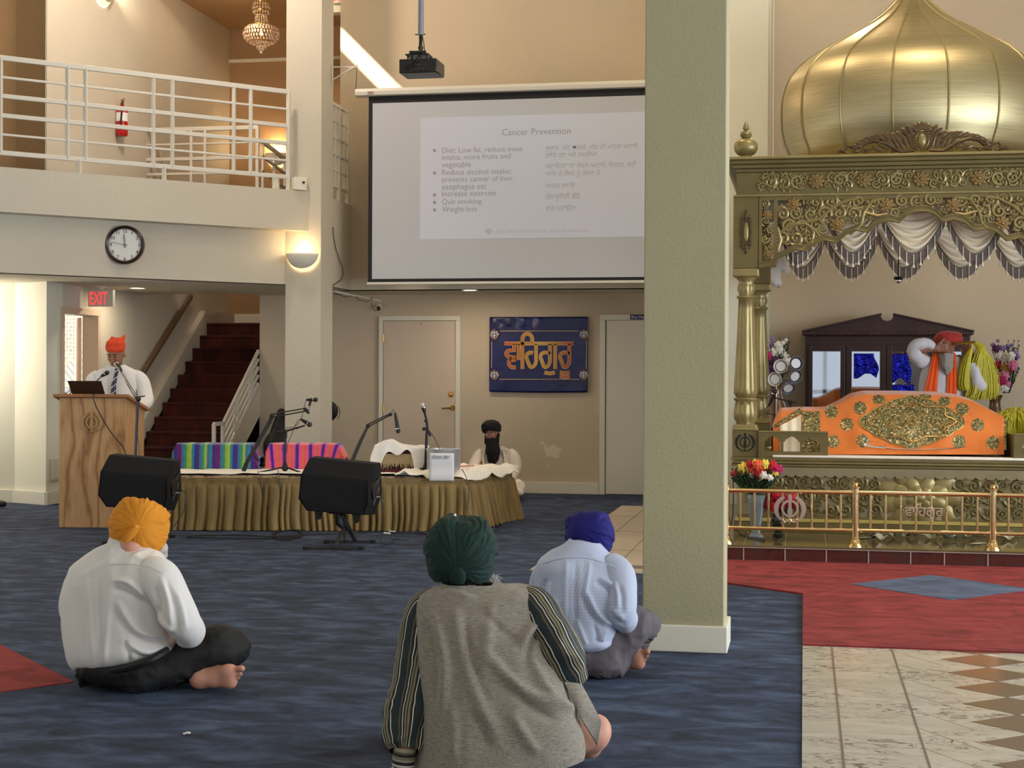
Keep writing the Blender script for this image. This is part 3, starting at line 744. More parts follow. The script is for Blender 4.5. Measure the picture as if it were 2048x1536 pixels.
# exit signs
M['exit_face'] = plain('exit_sign_face', srgb(214,200,176), .5)
M['exit_red'] = emit('exit_red_letters', (1.0,.05,.07,1), 1.1)
def fit_text(name, body, p_lo, wd, ht, xdir, mat, parent, ext=.0006, nrm=None, bold=0, spacing=1.0):
    o = text_mesh(name, body, 1.0, Matrix.Identity(4), mat, parent, 0, 'LEFT', spacing, bold=bold)
    me = o.data; co = np.empty(len(me.vertices)*3); me.vertices.foreach_get('co', co); co = co.reshape(-1,3)
    lo = co.min(0); hi = co.max(0)
    bpy.data.objects.remove(o)
    sx = wd/(hi[0]-lo[0]); sy = ht/(hi[1]-lo[1]) if ht else sx
    m = text_mesh(name, body, 1.0, wallM(p_lo, xdir) @ Matrix.Diagonal((sx,sy,1,1)) @ Matrix.Translation((-lo[0],-lo[1] if ht else 0,0)), mat, parent, ext, 'LEFT', spacing, bold=bold)
    return m
es = thing('exit_sign', 'illuminated EXIT sign hanging beside the podium under the balcony', 'exit sign', (-7.6,15.9,2.37))
p0 = onY(176,613,15.9); p1 = onY(224,579,15.9)
box((p0[0],15.9,p0[2]),(p1[0],15.95,p1[2])).build('case', M['exit_face'], es, smooth=False, bevel=.004)
box((p1[0]+.0005,15.898,p0[2]),(p1[0]+.012,15.952,p1[2])).build('end_cap', M['trim'], es, smooth=False, bevel=.002)
q0 = onY(179,609,15.895); q1 = onY(214,584,15.895)
fit_text('lettering','EXIT',(q0[0],15.8975,q0[2]),q1[0]-q0[0],q1[2]-q0[2],(1,0,0),M['exit_red'],es,.002)
box(((p0[0]+p1[0])/2-.06,15.89,2.355),((p0[0]+p1[0])/2+.06,15.96,2.369)).build('canopy_plate', M['trim'], es, smooth=False)
mb_ = box(((p0[0]+p1[0])/2-.02,15.915,p1[2]),((p0[0]+p1[0])/2+.02,15.935,2.357)).build('stem', M['trim'], es, smooth=False)
es2 = thing('exit_sign', 'EXIT sign cut by the top edge above the narrow gap by the left pillar', 'exit sign', onY(668,-6,17.18))
a0 = onY(652,12,17.15); a1 = onY(699,-27,17.15)
box((-5.62,17.16,a0[2]+.03),(-5.262,17.199,a1[2]+.02)).build('case', M['trim'], es2, smooth=False, bevel=.004)
fit_text('lettering','EXIT',(-5.40-.13,17.157,a0[2]+.055),.25,.14,(1,0,0),M['exit_red'],es2,.002)
# alarm boxes on the balcony ledge
bx = thing('speaker_box', 'small white box with a black knob on the ledge at the railing end', 'box', (-5.33,15.75,3.38))
p0 = onP(581,380,(-5.27,15.85),(1,-1)); 
Mb = frame_of((-5.38,15.74,3.375),(.7071,.7071,0))
box((0,-.03,0),(.15,.05,.135),Mb).build('case', M['trim'], bx, smooth=False, bevel=.005)
MB().lathe([(0,.0),(.013,.0),(.011,.02),(0,.02)], M4=Mb @ Matrix.Translation((.105,-.03,.08)) @ Matrix.Rotation(PI/2,4,'X'), cap=False).build('knob', M['black_gloss'], bx)
b2 = thing('speaker_box', 'little white rounded box between the last railing posts', 'box', (-5.6,15.62,3.37))
box((-5.60,15.68,3.375),(-5.53,15.74,3.50)).build('case', M['trim'], b2, bevel=.012)
b3 = thing('speaker_box', 'little white rounded box behind the short railing by the screen wall', 'box', (-5.2,16.75,3.34))
box((-5.235,16.68,3.345),(-5.175,16.76,3.50)).build('case', M['trim'], b3, bevel=.012)

# ---- projector
pj = onY(838,136,12.64); PX, PY = pj[0], 12.64
pr_ = thing('projector', 'black projector hanging on a grey pole from the ceiling', 'projector', (PX,PY,7.3))
zb0 = onY(838,152,PY)[2]; zb1 = onY(838,124,PY)[2]
xa = onY(798,140,PY-.14)[0]; xb = onY(866,140,PY-.14)[0]
MB().tube([(PX+.015,PY,7.3),(PX+.015,PY,onY(840,70,PY)[2])],.026,14).build('pole', plain('grey_painted_pole', srgb(142,148,162), .4, .3), pr_)
zc = onY(840,70,PY)[2]
MB().bar((PX-.035,PY,zc+.005),(PX+.055,PY,zc+.005),.008,.008).tube([(PX+.015,PY,zc),(PX+.012,PY,zb1+.10)],[.017,.014],8).ball((PX+.014,PY,zb1+.12),.024,10,8).build('neck', M['black_gloss'], pr_)
mb = MB(); mb.box((PX-.10,PY-.08,zb1+.045),(PX+.10,PY+.08,zb1+.056)); mb.box((PX-.06,PY-.10,zb1+.056),(PX+.08,PY-.07,zb1+.075))
for dx in (-.08,.085):
    for dy in (-.07,.07): mb.tube([(PX+dx,PY+dy,zb1-.005),(PX+dx,PY+dy,zb1+.046)],.007,6)
mb.build('mount_plate', M['black_gloss'], pr_)
bd = box((xa,PY-.14,zb0),(xb+.03,PY+.13,zb1)).build('body', M['black_gloss'], pr_, bevel=.008)
box((xb-.03,PY-.136,zb0+.008),(xb+.034,PY+.128,zb1-.006)).build('side_grille', M['grey_metal'], pr_, bevel=.003)
mb = MB()
for k,(dx,dz,w) in enumerate(((.10,.028,.02),(.14,.028,.012),(.17,.03,.014),(.205,.03,.012),(.14,.062,.05),(.215,.062,.012))): mb.box((xa+dx,PY-.143,zb0+dz),(xa+dx+w,PY-.139,zb0+dz+.01))
mb.build('ports', M['grey_metal'], pr_, smooth=False)
for pth in (((.03,-.01,.34),(.055,-.05,.26),(.07,-.09,.19),(.05,-.13,.13),(0,-.165,.07),(-.06,-.16,.03)),((.02,0,.33),(.04,-.07,.2),(.02,-.13,.13),(-.04,-.165,.06),(-.03,-.15,.03)),((.02,-.02,.25),(.035,-.08,.16),(.0,-.15,.1),(-.09,-.16,.03))):
    MB().tube([(PX+a,PY+b,zb0+c) for a,b,c in pth],.0045,6).build('cable', M['black_gloss'], pr_)
MB().lathe([(0,.14),(.035,.14),(.04,.12),(.04,.0),(0,0)], M4=Matrix.Rotation(-PI/2,4,'X'), c=(xa+.09,PY+.1,(zb0+zb1)/2), cap=False).build('lens', M['black_gloss'], pr_)

# ---- projection screen
SY = 16.2
T = {k: onY(x,y,SY) for k,(x,y) in dict(hl=(712,186),bl=(737.5,193),wl=(745.5,207),wb=(745.5,558),bb=(737.5,565),sl=(841,236),sb=(841,479),tc=(1073,265)).items()}
cxs = 0; XL = T['hl'][0]; cxs = (XL-.84)/2; XR = -.84
ps = thing('projection_screen', 'large pull-down projection screen with black border showing a health slide', 'projection screen', (cxs,SY,T['hl'][2]))
zt_ = T['bl'][2]; zh0 = zt_-.005; zh1 = zh0+.085
MB().prism([(XL,SY-.05,zh0+.01),(XL,SY-.055,zh0+.05),(XL,SY-.04,zh1),(XL,SY+.05,zh1),(XL,SY+.06,zh0+.05),(XL,SY+.05,zh0)], (XR-XL,0,0)).build('housing', M['white_metal'], ps, smooth=False, bevel=.006)
text_mesh('housing_mark', 'EIKI', .045, wallM((onY(738,190,SY)[0],SY-.0565,zh0+.02),(1,0,0)), plain('dull_red_print', srgb(150,60,60), .5), ps, .0004, sx=1.0)
bl = T['bl'][0]; wl = T['wl'][0]; zb = T['bb'][2]; zwb = T['wb'][2]; zwt = T['wl'][2]
sb_ = box((bl,SY-.001,zb),(2*cxs-bl,SY+.003,zh0+.01)).build('border', plain('screen_black_border', srgb(14,10,16), .6), ps, smooth=False)
M['screen_white'] = plain('projection_fabric', srgb(190,193,200), .75)
box((wl,SY-.0035,zwb),(2*cxs-wl,SY-.0012,zwt)).build('fabric', M['screen_white'], ps, smooth=False)
box((bl-.01,SY-.012,zb-.025),(2*cxs-bl+.01,SY+.012,zb+.003)).build('bottom_bar', M['white_metal'], ps, smooth=False, bevel=.004)
sm, nt, b = _nt('projected_slide'); b.inputs['Base Color'].default_value = srgb(190,193,202); b.inputs['Roughness'].default_value = .75
v = _coord(nt,'Object'); gr = _ramp(nt, _noise(nt, v, .6, 1), [(.35,(.46,.46,.56,1)),(.65,(.36,.50,.62,1))]); nt.links.new(gr, b.inputs['Emission Color']); b.inputs['Emission Strength'].default_value = .16
sl = T['sl'][0]; slz0 = T['sb'][2]; slz1 = T['sl'][2]
sd = box((sl,SY-.0050,slz0),(2*cxs-sl,SY-.0036,slz1)).build('projected_slide', sm, ps, smooth=False)
tm = emit('slide_text', srgb(146,142,150), .10); tf = emit('slide_faint_text', srgb(158,156,162), .12)
def line(body, x0, x1, y, h=None, mat=None):
    a = onY(x0,y,SY-.006); b_ = onY(x1,y,SY-.006); o = fit_text('slide_lettering', body, (a[0],SY-.0055,a[2]), b_[0]-a[0], None, (1,0,0), mat or tm, sd, .0003)
    return o
line('Cancer Prevention',1004,1141,271)
for t,x1,y in (('Diet: Low fat, reduce meat',1045,306),('intake, more fruits and',1021,320),('vegetable',942,335),('Reduce alcohol intake;',1022,350),('prevents cancer of liver,',1029,364),('esophagus etc',973,379),('Increase exercise',992,393),('Quit smoking',963,408.5),('Weight loss',954,423.5)):
    line(t,884,x1,y)
for y in (301,346,390,405,420):
    p = onY(869,y,SY-.006); MB().lathe([(0,0),(.018,0),(.018,.0006),(0,.0006)], M4=Matrix.Rotation(PI/2,4,'X'), c=(p[0],SY-.0052,p[2]), cap=False).build('slide_bullet', tm, sd)
for t,x0,x1,y in (('ਖੁਰਾਕ: ਘੱਟ ਚਰਬੀ, ਮੀਟ ਦੀ ਮਾਤਰਾ ਘਟਾਓ',1091,1276,301),('ਵਧੇਰੇ ਫਲ ਅਤੇ ਸਬਜ਼ੀਆਂ',1091,1194,315),('ਅਲਕੋਹਲ ਦਾ ਸੇਵਨ ਘਟਾਓ; ਜਿਗਰ, ਗਲੇ',1091,1273,337),('ਆਦਿ ਦੇ ਕੈਂਸਰ ਨੂੰ ਰੋਕਦਾ ਹੈ',1091,1200,352),('ਕਸਰਤ ਵਧਾਓ',1091,1150,376),('ਤੰਬਾਕੂਨੋਸ਼ੀ ਛੱਡੋ',1091,1160,398),('ਭਾਰ ਘਟਾਉਣਾ',1091,1152,421)):
    try: line(t,x0,x1,y,mat=tf)
    except Exception as e: print('text', e)
line('The Sikh Health Institute, www.sikhhealth.org',992,1178,466,mat=emit('slide_faintest_text', srgb(172,170,176), .14))
# khanda emblem as a mesh (double edged sword, ring, two curved blades)
def khanda(name, M4, s, mat, parent, th=.004):
    mb = MB()
    def ringseg(r0, r1, a0, a1, cx=0, cy=0, n=28, taper=False):
        for k in range(n):
            t0 = k/n; t1 = (k+1)/n; A = a0+(a1-a0)*t0; B_ = a0+(a1-a0)*t1
            f0 = math.sin(PI*min(1,.12+t0*.95))**.6 if taper else 1; f1 = math.sin(PI*min(1,.12+t1*.95))**.6 if taper else 1
            mid = (r0+r1)/2; h0 = (r1-r0)/2*f0; h1 = (r1-r0)/2*f1
            P = [(cx+(mid-h0)*math.cos(A),cy+(mid-h0)*math.sin(A)),(cx+(mid+h0)*math.cos(A),cy+(mid+h0)*math.sin(A)),(cx+(mid+h1)*math.cos(B_),cy+(mid+h1)*math.sin(B_)),(cx+(mid-h1)*math.cos(B_),cy+(mid-h1)*math.sin(B_))]
            mb.prism([M4 @ Vector((s*x,s*y,0)) for x,y in P], (M4.to_3x3() @ Vector((0,0,th))))
    ringseg(.40,.54,0,2*PI,0,.08,40)
    for sg in (1,-1):
        ringseg(.70,.98,PI/2-sg*.42,PI/2-sg*2.75,0,.02,32,True)
        pts = [(0,-.55),(.10*sg,-.72),(.30*sg,-.80),(.40*sg,-.66)]
        mb.tube([M4 @ Vector((s*x,s*y,th*.5)) for x,y in pts], s*.05, 6)
        mb.ball(M4 @ Vector((s*.42*sg,s*-.6,th*.5)), s*.07, 8, 6)
    sword = [(0,1.02),(.14,.84),(.08,.5),(.10,.2),(.16,-.12),(.1,-.34),(.05,-.36),(.05,-.85),(-.05,-.85),(-.05,-.36),(-.1,-.34),(-.16,-.12),(-.10,.2),(-.08,.5),(-.14,.84)]
    mb.prism([M4 @ Vector((s*x,s*y,0)) for x,y in sword], (M4.to_3x3() @ Vector((0,0,th*1.4))))
    mb.bar(M4 @ Vector((-.2*s,-.42*s,th)), M4 @ Vector((.2*s,-.42*s,th)), s*.07, th)
    return mb.build(name, mat, parent, smooth=False)
p = onY(977,463,SY-.006); khanda('slide_emblem', wallM((p[0],SY-.0053,p[2]),(1,0,0)), .035, tf, sd, .0006)
# bracket and cord holding the screen end
bk = thing('screen_bracket', 'thin white triangular wall bracket carrying the left end of the screen', 'bracket', onX(665,150,-5.105))
A = onX(665,134,-5.10); Bp = (T['hl'][0]+.01,SY,onY(714,134,SY)[2]); Cc = onX(665,160,-5.10)
MB().bar(A,Bp,.014,.014).bar(Cc,Vector(Bp)+Vector((-.03,0,0)),.02,.012).bar(Vector(A)+Vector((0,0,.02)),Vector(Cc)+Vector((0,0,-.06)),.02,.012,up=(1,0,0)).build('arm', M['white_metal'], bk, smooth=False)
MB().tube([Vector(Bp)+Vector((0,0,.03)),(Bp[0]-.012,SY,zh1+.005)],.004,6).build('hanging_rod', M['grey_metal'], bk)

# ---- banner
bn_ = thing('banner', 'blue vinyl banner with golden Punjabi lettering on the tan back wall', 'banner', onY(1078,634,18.02))
b0 = onY(978.5,783.5,18.0); b1 = onY(1176,633.5,18.0)
mb = MB(); rbn = random.Random(3)
W_, H_ = b1[0]-b0[0], b1[2]-b0[2]
def bfn(u, v):
    w = .006*math.sin(9*u+5*v)*v + .010*math.exp(-((v-.93)/.06)**2)*math.sin(40*u)*(u<.55) + .005*math.sin(23*(u-v*.6))*abs(u-.5)
    return (b0[0]+W_*u, 18.008-.012-w, b0[2]+H_*v+.006*math.sin(PI*u)*(1-v)*-1)
mb.grid(bfn, 60, 40)
M['banner'] = plain('navy_vinyl', srgb(9,19,88), .34, vary=.3, vscale=2.6, bump=(3.5,.6,.03), coat=.12)
mb.build('sheet', M['banner'], bn_, solid=.002)
def bpt(px, py): q = onY(px,py,17.985); return Vector((q[0],17.9845,q[2]))
# lettering drawn as strokes, coordinates read from a 2048x1536 enlargement of the sign
def Zp(x, y): return bpt(960+x/8.533, 620+y/8.533)
def stroke(mb, pts, w, z=0.0):
    pts = [Zp(*q) for q in pts]; w = w/8.533/170.0
    L = []; Rr = []
    for i,p in enumerate(pts):
        d = (pts[min(i+1,len(pts)-1)]-pts[max(i-1,0)]).normalized(); n = Vector((-d.z,0,d.x)); L.append(p+n*w/2); Rr.append(p-n*w/2)
    for i in range(len(pts)-1):
        q = [L[i],L[i+1],Rr[i+1],Rr[i]]; q = [v+Vector((0,-z,0)) for v in q]; mb.prism(q, (0,-.002,0))
def arc(cx, cy, rx, ry, a0, a1, n=16): return [(cx+rx*math.cos(R(a0+(a1-a0)*k/n)), cy-ry*math.sin(R(a0+(a1-a0)*k/n))) for k in range(n+1)]
glyphs = [
 [(418,572),(1600,572)],                                                     # head line
 [(580,580),(580,700),(525,690)]+arc(520,745,72,55,100,262,10)+[(612,815)],    # va upper bowl
 [(540,815),(500,850)]+arc(575,905,82,75,170,262,8)+[(612,978)], [(510,862),(612,845)],
 [(658,580),(658,855)],                                                      # kanna
 [(725,1008),(725,520)]+arc(808,500,85,95,178,2,16)+[(893,560)],                # sihari
 [(958,580),(958,850)]+arc(880,850,80,125,0,-110,10)+arc(872,800,80,75,-150,-270,10)+[(905,735)],   # haha
 [(1195,580),(1195,850)]+arc(1118,850,78,125,0,-110,10)+arc(1112,800,78,75,-150,-270,10)+[(1200,735)],  # gagga left loop
 [(1285,580),(1285,1008)],
 [(1528,580),(1528,850)]+arc(1452,850,76,125,0,-110,10)+arc(1446,800,80,75,-150,-270,10)+[(1530,735)],  # rara
 [(1100,1066),(1190,1084),(1280,1066)], [(1362,1066),(1448,1082),(1534,1066)], [(1362,1128),(1448,1146),(1534,1128)]]
mo = MB(); mi = MB()
for g_ in glyphs: stroke(mo, g_, 66); 
for g_ in glyphs: stroke(mi, g_, 50, .0022)
mg, nt, b = _nt('banner_gold'); b.inputs['Roughness'].default_value = .3
v = _coord(nt,'Object'); sep = nt.nodes.new('ShaderNodeSeparateXYZ'); nt.links.new(v, sep.inputs[0])
xa_, xb_ = Zp(418,0).x, Zp(1600,0).x
t_ = _math(nt,'DIVIDE',_math(nt,'SUBTRACT',sep.outputs[0],xa_), xb_-xa_)
nt.links.new(_ramp(nt, t_, [(0,srgb(190,94,44)),(.25,srgb(190,128,40)),(.5,srgb(214,176,78)),(.72,srgb(196,140,52)),(1,srgb(176,74,36))]), b.inputs['Base Color'])
mo.build('letter_outline', plain('banner_pink_outline', srgb(220,170,140), .4), bn_, smooth=False)
mi.build('lettering', mg, bn_, smooth=False)
mb = MB(); o1 = ((205,540),(205,1000)); 
for a_,b__ in (((340,358),(1690,358)),((330,1182),(1700,1182)),((200,540),(198,990)),((1822,520),(1815,1010))): stroke(mb, [a_,b__], 11)
mb.build('border_line', plain('banner_pale_gold', srgb(200,170,130), .4), bn_, smooth=False)
for (x,y) in ((245,420),(1775,420),(245,1110),(1770,1110)):
    q = Zp(x,y); mm = MB(); 
    for k in range(11):
        a = 2*PI*k/11; r = .06; mm.tube([q+Vector((math.cos(a)*r*(.75+.3*math.sin(3*a+1)),0,math.sin(a)*r*1.15)) , q+Vector((math.cos(a+.5)*r*.7,0,math.sin(a+.5)*r*.8))], .006, 5)
    mm.build('corner_scroll', plain('banner_brown_scroll', srgb(150,96,62), .4), bn_)
    khanda('corner_emblem', wallM(q+Vector((0,-.002,0)),(1,0,0)), .05, M['paper'], bn_, .002)

# ---- security camera, conduit and cables at the soffit corner
sc_ = thing('security_camera', 'small dome camera under the soffit at the top left of the beige door', 'security camera', onY(757,616,17.95))
p = Vector(tuple(onY(757,617,17.93))); MB().ball(p,(.022,.022,.03),12,8).build('lens_ball', M['black_gloss'], sc_)
MB().tube([p+Vector((0,.1,.03)),p+Vector((0,.02,.03))],.028,12).build('housing', M['trim'], sc_)
cb = thing('cable', 'tangled white conduit and cables under the soffit corner', 'cable', onY(700,590,17.1))
q = lambda x,y,Y: Vector(tuple(onY(x,y,Y)))
MB().bar(q(668,583,16.6),q(760,602,17.7),.04,.018).build('conduit', M['trim'], cb, smooth=False)
for pts in (((703,587),(718,600),(735,604),(745,595)),((745,597),(742,608),(750,622),(757,620)),((668,586),(690,594),(706,592))):
    MB().tube([q(x,y,17.2) for x,y in pts], .004, 6).build('wire', M['grey_metal'], cb)
cb2 = thing('cable', 'thin dark cable hanging down the wall below the short railing', 'cable', onX(667,456,-5.09))
MB().tube([Vector(tuple(onX(x,y,-5.095))) for x,y in ((666,454),(667,470),(671,495),(679,520),(685,535),(686,550),(682,560),(670,568),(666,570))],.005,6).build('wire', M['grey_metal'], cb2)
# ================================================================== STAGE, PODIUM, SOUND EQUIPMENT
def oak():
    m, nt, b = _nt('oak_veneer'); b.inputs['Roughness'].default_value = .42
    v = _coord(nt, 'Object', (1.0,1.0,.32))
    n0 = _noise(nt, v, 1.6, 3, .5, .4)
    wv = nt.nodes.new('ShaderNodeTexWave'); wv.wave_type = 'RINGS'; wv.rings_direction = 'Z'; wv.inputs['Scale'].default_value = 3.2
    wv.inputs['Distortion'].default_value = 9; wv.inputs['Detail'].default_value = 2.5; wv.inputs['Detail Scale'].default_value = .9
    v2 = _coord(nt, 'Object', (2.2,2.2,.55)); nt.links.new(v2, wv.inputs['Vector'])
    c = _ramp(nt, wv.outputs['Fac'], [(.0,srgb(150,104,62)),(.12,srgb(176,130,82)),(.5,srgb(192,148,100)),(1,srgb(198,156,108))])
    f = _noise(nt, _coord(nt,'Object',(60,60,2.5)), 3, 3); s = _ramp(nt, f, [(.35,(.82,.80,.78,1)),(.6,(1,1,1,1))])
    nt.links.new(_mix(nt, 1.0, c, s, 'MULTIPLY'), b.inputs['Base Color']); return m
M['oak'] = oak()
M['oak_edge'] = plain('oak_edge', srgb(160,108,66), .45, vary=.12, vscale=14, scale3=(1,1,.2))
# podium (local frame: x right, y back)
pO = onZ(118,1054.5); aP = 9.6
PM = Matrix.Translation(tuple(pO)) @ Matrix.Rotation(R(aP),4,'Z')
pod = thing('podium', 'oak podium with a carved emblem on its front, laptop on top', 'podium', PM @ Vector((.3,.34,0)))
PW, PD = .60, .66; zf, zb_ = 1.175, 1.05
box((0,0,0),(PW,.022,zf),PM).build('front_panel', M['oak'], pod, smooth=False, bevel=.002)
for nm, x in (('side_panel',0),('side_panel',PW-.022)):
    MB().prism([PM @ Vector(p) for p in ((x,.022,0),(x,PD,0),(x,PD,zb_),(x,.022,zf))], PM.to_3x3() @ Vector((.022,0,0))).build(nm, M['oak'], pod, smooth=False, bevel=.002)
box((.022,.05,.62),(PW-.022,PD-.03,.64),PM).build('shelf', M['oak'], pod, smooth=False)
MB().prism([PM @ Vector(p) for p in ((-.045,-.05,zf+.005),(-.045,PD+.03,zb_-.01),(-.045,PD+.03,zb_+.02),(-.045,-.05,zf+.035))], PM.to_3x3() @ Vector((PW+.09,0,0))).build('top_board', M['oak_edge'], pod, smooth=False, bevel=.006)
ec = onY(184,846,(PM @ Vector((.3,0,0))).y-.0); er = PM.inverted() @ Vector(tuple(ec))
EM = PM @ Matrix.Translation((er.x,-.001,er.z)) @ Matrix(((1,0,0,0),(0,0,-1,0),(0,1,0,0),(0,0,0,1)))
khanda('carved_emblem', EM, .105, plain('carved_oak', srgb(172,136,84), .5), pod, .012)
# laptop
lp_ = thing('laptop', 'open dark laptop seen from behind on the podium', 'laptop', PM @ Vector((.2,.35,1.15)))
zt = lambda y: zf+.035-(y+.05)/(PD+.08)*(zf+.015-zb_)
y0 = .22
MB().prism([PM @ Vector(p) for p in ((.04,y0,zt(y0)),(.04,y0+.24,zt(y0+.24)),(.04,y0+.24,zt(y0+.24)+.018),(.04,y0,zt(y0)+.018))], PM.to_3x3() @ Vector((.33,0,0))).build('base', M['black_gloss'], lp_, smooth=False, bevel=.003)
MB().prism([PM @ Vector(p) for p in ((.06,y0,zt(y0)+.016),(.36,y0,zt(y0)+.016),(.335,y0-.07,zt(y0)+.165),(.025,y0-.07,zt(y0)+.165))], PM.to_3x3() @ Vector((0,.008,.004))).build('lid', plain('dark_laptop_lid', srgb(58,44,36), .35, .4), lp_, smooth=False, bevel=.002)
# gooseneck microphone on the podium
def mic_head(a, b, root, ball=M['grey_metal'], r=.024, body=None):
    """hand microphone from tail a to ball centre b"""
    a = Vector(a); b = Vector(b); d = (b-a).normalized()
    MB().tube([a, a+d*.01, b-d*.025],[.010,.012,r*.86],12).build('mic_body', body or M['black_gloss'], root)
    MB().ball(b, r, 14, 10).build('mic_grille', ball, root); MB().tube([b-d*.026,b-d*.018],[r*.98,r*1.02],14).build('mic_collar', M['chrome'], root)
gm = thing('gooseneck_microphone', 'gooseneck microphone standing on the podium top beside the laptop', 'microphone', dep(186,786,14.2))
G = lambda x,y,d=14.2: Vector(tuple(dep(x,y,d)))
MB().tube([G(186,790),G(186,778),G(190,766),G(198,757),G(204,752)],.0075,8).build('gooseneck', M['chrome'], gm)
MB().lathe([(.03,0),(.03,.012),(.014,.03),(.0,.03)], c=tuple(G(186,792))).build('base', M['black_gloss'], gm)
mic_head(G(202,753),G(214,745.5),gm,M['black_gloss'],.022)
gc = thing('cable', 'thin black cable hanging across the podium front', 'cable', G(186,790))
MB().tube([Vector(tuple(dep(x,y,13.7+(.2 if k==0 else 0)))) for k,(x,y) in enumerate(((187,788),(186,796),(193,815),(205,838),(220,862),(234,880),(246,893),(251,905),(253,930)))],.005,6).build('wire', M['black_gloss'], gc)
# tall stand in front of the podium
ts = thing('microphone_stand', 'tall boom microphone stand reaching to the man at the podium', 'microphone stand', onZ(262,1066))
b0_ = Vector(tuple(onZ(264,1066))); G = lambda x,y,d=13.55: Vector(tuple(dep(x,y,d)))
MB().tube([b0_+Vector((0,0,.01)),G(276,797)],.012,10).build('pole', plain('dark_blue_grey_tube', srgb(56,54,72), .3, .5), ts)
for a in (20,140,260): MB().tube([b0_+Vector((0,0,.14)),b0_+Vector((.3*math.cos(R(a)),.3*math.sin(R(a)),.012))],.009,8).build('leg', M['black_gloss'], ts)
MB().tube([G(278,803),G(268,785,13.7),G(246,750,14.0),G(238,736,14.1)],.0095,8).build('boom', plain('satin_steel_tube', srgb(170,170,168), .25, .9), ts)
MB().ball(G(277,798),.022,10,8).tube([G(270,795),G(290,792)],.006,6).build('clutch', M['black_gloss'], ts)
mic_head(G(243,742,14.05),G(234,729,14.2),ts,plain('silver_mesh', srgb(190,188,184), .35, .8),.026)
MB().tube([G(240,740,14.05),G(246,752,14.0),G(258,775,13.8),G(273,800,13.6),G(272,850),G(278,890),G(279,920)],.004,6).build('cable', M['black_gloss'], ts)

# ---- stage
FL = onZ(296,1060); FR = onZ(926,1062); e1 = Vector((FR[0]-FL[0],FR[1]-FL[1],0)).normalized(); FL = Vector((FL[0],FL[1],0)); FR = Vector((FR[0],FR[1],0))
sd_ = Vector((math.sin(R(8.8)),math.cos(R(8.8)),0)); e2 = Vector((-e1.y,e1.x,0))
BR = FR+sd_*1.28; BL = FL+e2*1.28; SZ = .47
sg_ = thing('stage', 'low musicians platform with a pleated olive gold velvet skirt', 'stage', (FL+BR)/2)
ins = lambda p: p.lerp((FL+FR+BR+BL)/4, .035)
MB().prism([ins(p) for p in (FL,FR,BR,BL)], (0,0,SZ-.01)).build('platform', plain('plywood', srgb(150,122,88), .7), sg_, smooth=False)
def velvet():
    m, nt, b = _nt('olive_gold_velvet'); b.inputs['Roughness'].default_value = .62
    v = _coord(nt,'Object',(1,1,.25)); f = _noise(nt, v, 9, 3)
    nt.links.new(_ramp(nt, f, [(.3,srgb(116,94,50)),(.7,srgb(154,128,78))]), b.inputs['Base Color'])
    b.inputs['Sheen Weight'].default_value = .25; b.inputs['Sheen Roughness'].default_value = .35; b.inputs['Sheen Tint'].default_value = srgb(220,190,120)
    _bump(nt, b, _noise(nt, _coord(nt,'Object'), 260, 2), .15, .003); return m
M['velvet'] = velvet()
path = [BL, FL, FR, BR]; segs = [(path[i], path[i+1]) for i in range(3)]; L = [ (b-a).length for a,b in segs]; TL = sum(L)
rs_ = random.Random(11); pleats = []; s = 0
while s < TL: w = rs_.uniform(.04,.11); pleats.append((s,w,rs_.uniform(.6,1.3))); s += w
def at(s):
    s = min(max(s,0),TL-1e-4); 
    for (a,b),l in zip(segs,L):
        if s <= l: d = (b-a).normalized(); return a+d*s, Vector((d.y,-d.x,0))
        s -= l
def skirt(u, v):
    s = u*TL; p, n = at(s)
    # soften the corner normal
    for c in (L[0], L[0]+L[1]):
        if abs(s-c) < .12:
            _, n1 = at(c-.01); _, n2 = at(c+.01); t = (s-c+.12)/.24; n = n1.lerp(n2,t).normalized()
    k = next((q for q in pleats if q[0] <= s < q[0]+q[1]), pleats[-1]); ph = (s-k[0])/k[1]
    side = 1.5 if s > L[0]+L[1] else 1.0
    h = 1-v; am = (.006+.052*h**.6*k[2]*side) if v < .86 else .002
    d = am*(abs(math.sin(PI*ph))**.7) + .010*h*math.sin(s*7+2*h) + .03*h*h*(1 if side>1 else .35)
    sway = .012*math.sin(s*3.1+5*h)*h
    x = p + n*(d+.006); 
    z = SZ*v + (1-v)*(.005+.006*abs(math.sin(s*4.3)) - .004)
    if v >= .86: x = p+n*(.012)
    return (x.x+sway*n.y*-1, x.y+sway*n.x, max(.004,z))
sk_ = MB().grid(skirt, 900, 24).build('skirt', M['velvet'], sg_, auto=80)
# patterned rug and the white sheets on top
def rugm():
    m, nt, b = _nt('brown_patterned_rug'); b.inputs['Roughness'].default_value = .9
    v = _coord(nt,'Object'); vo = nt.nodes.new('ShaderNodeTexVoronoi'); vo.inputs['Scale'].default_value = 16; nt.links.new(v, vo.inputs['Vector'])
    n = _noise(nt, v, 14, 3, .6, 1.5); a = _math(nt,'ADD',vo.outputs['Distance'],n)
    nt.links.new(_ramp(nt, a, [(.55,srgb(70,50,50)),(.7,srgb(122,98,86)),(.85,srgb(84,62,58)),(1.0,srgb(150,132,110))]), b.inputs['Base Color']); return m
rg = MB()
def rug(u, v):
    p = FL.lerp(FR,u).lerp(BL.lerp(BR,u), v*1.0); fr = max(0,.06-v)/.06
    z = SZ+.012+.010*mnoise.noise(Vector((u*14,v*5,1)))
    if v < .03: p = p - e2*.012; z = SZ+.014-(.03-v)/.03*.035+.008*mnoise.noise(Vector((u*22,0,1)))
    return (p.x,p.y,z)
rg.grid(rug, 140, 24)
tag(rg.build('patterned_rug', rugm(), None, solid=.008), 'brown patterned rug spread over the platform under white sheets', 'rug')
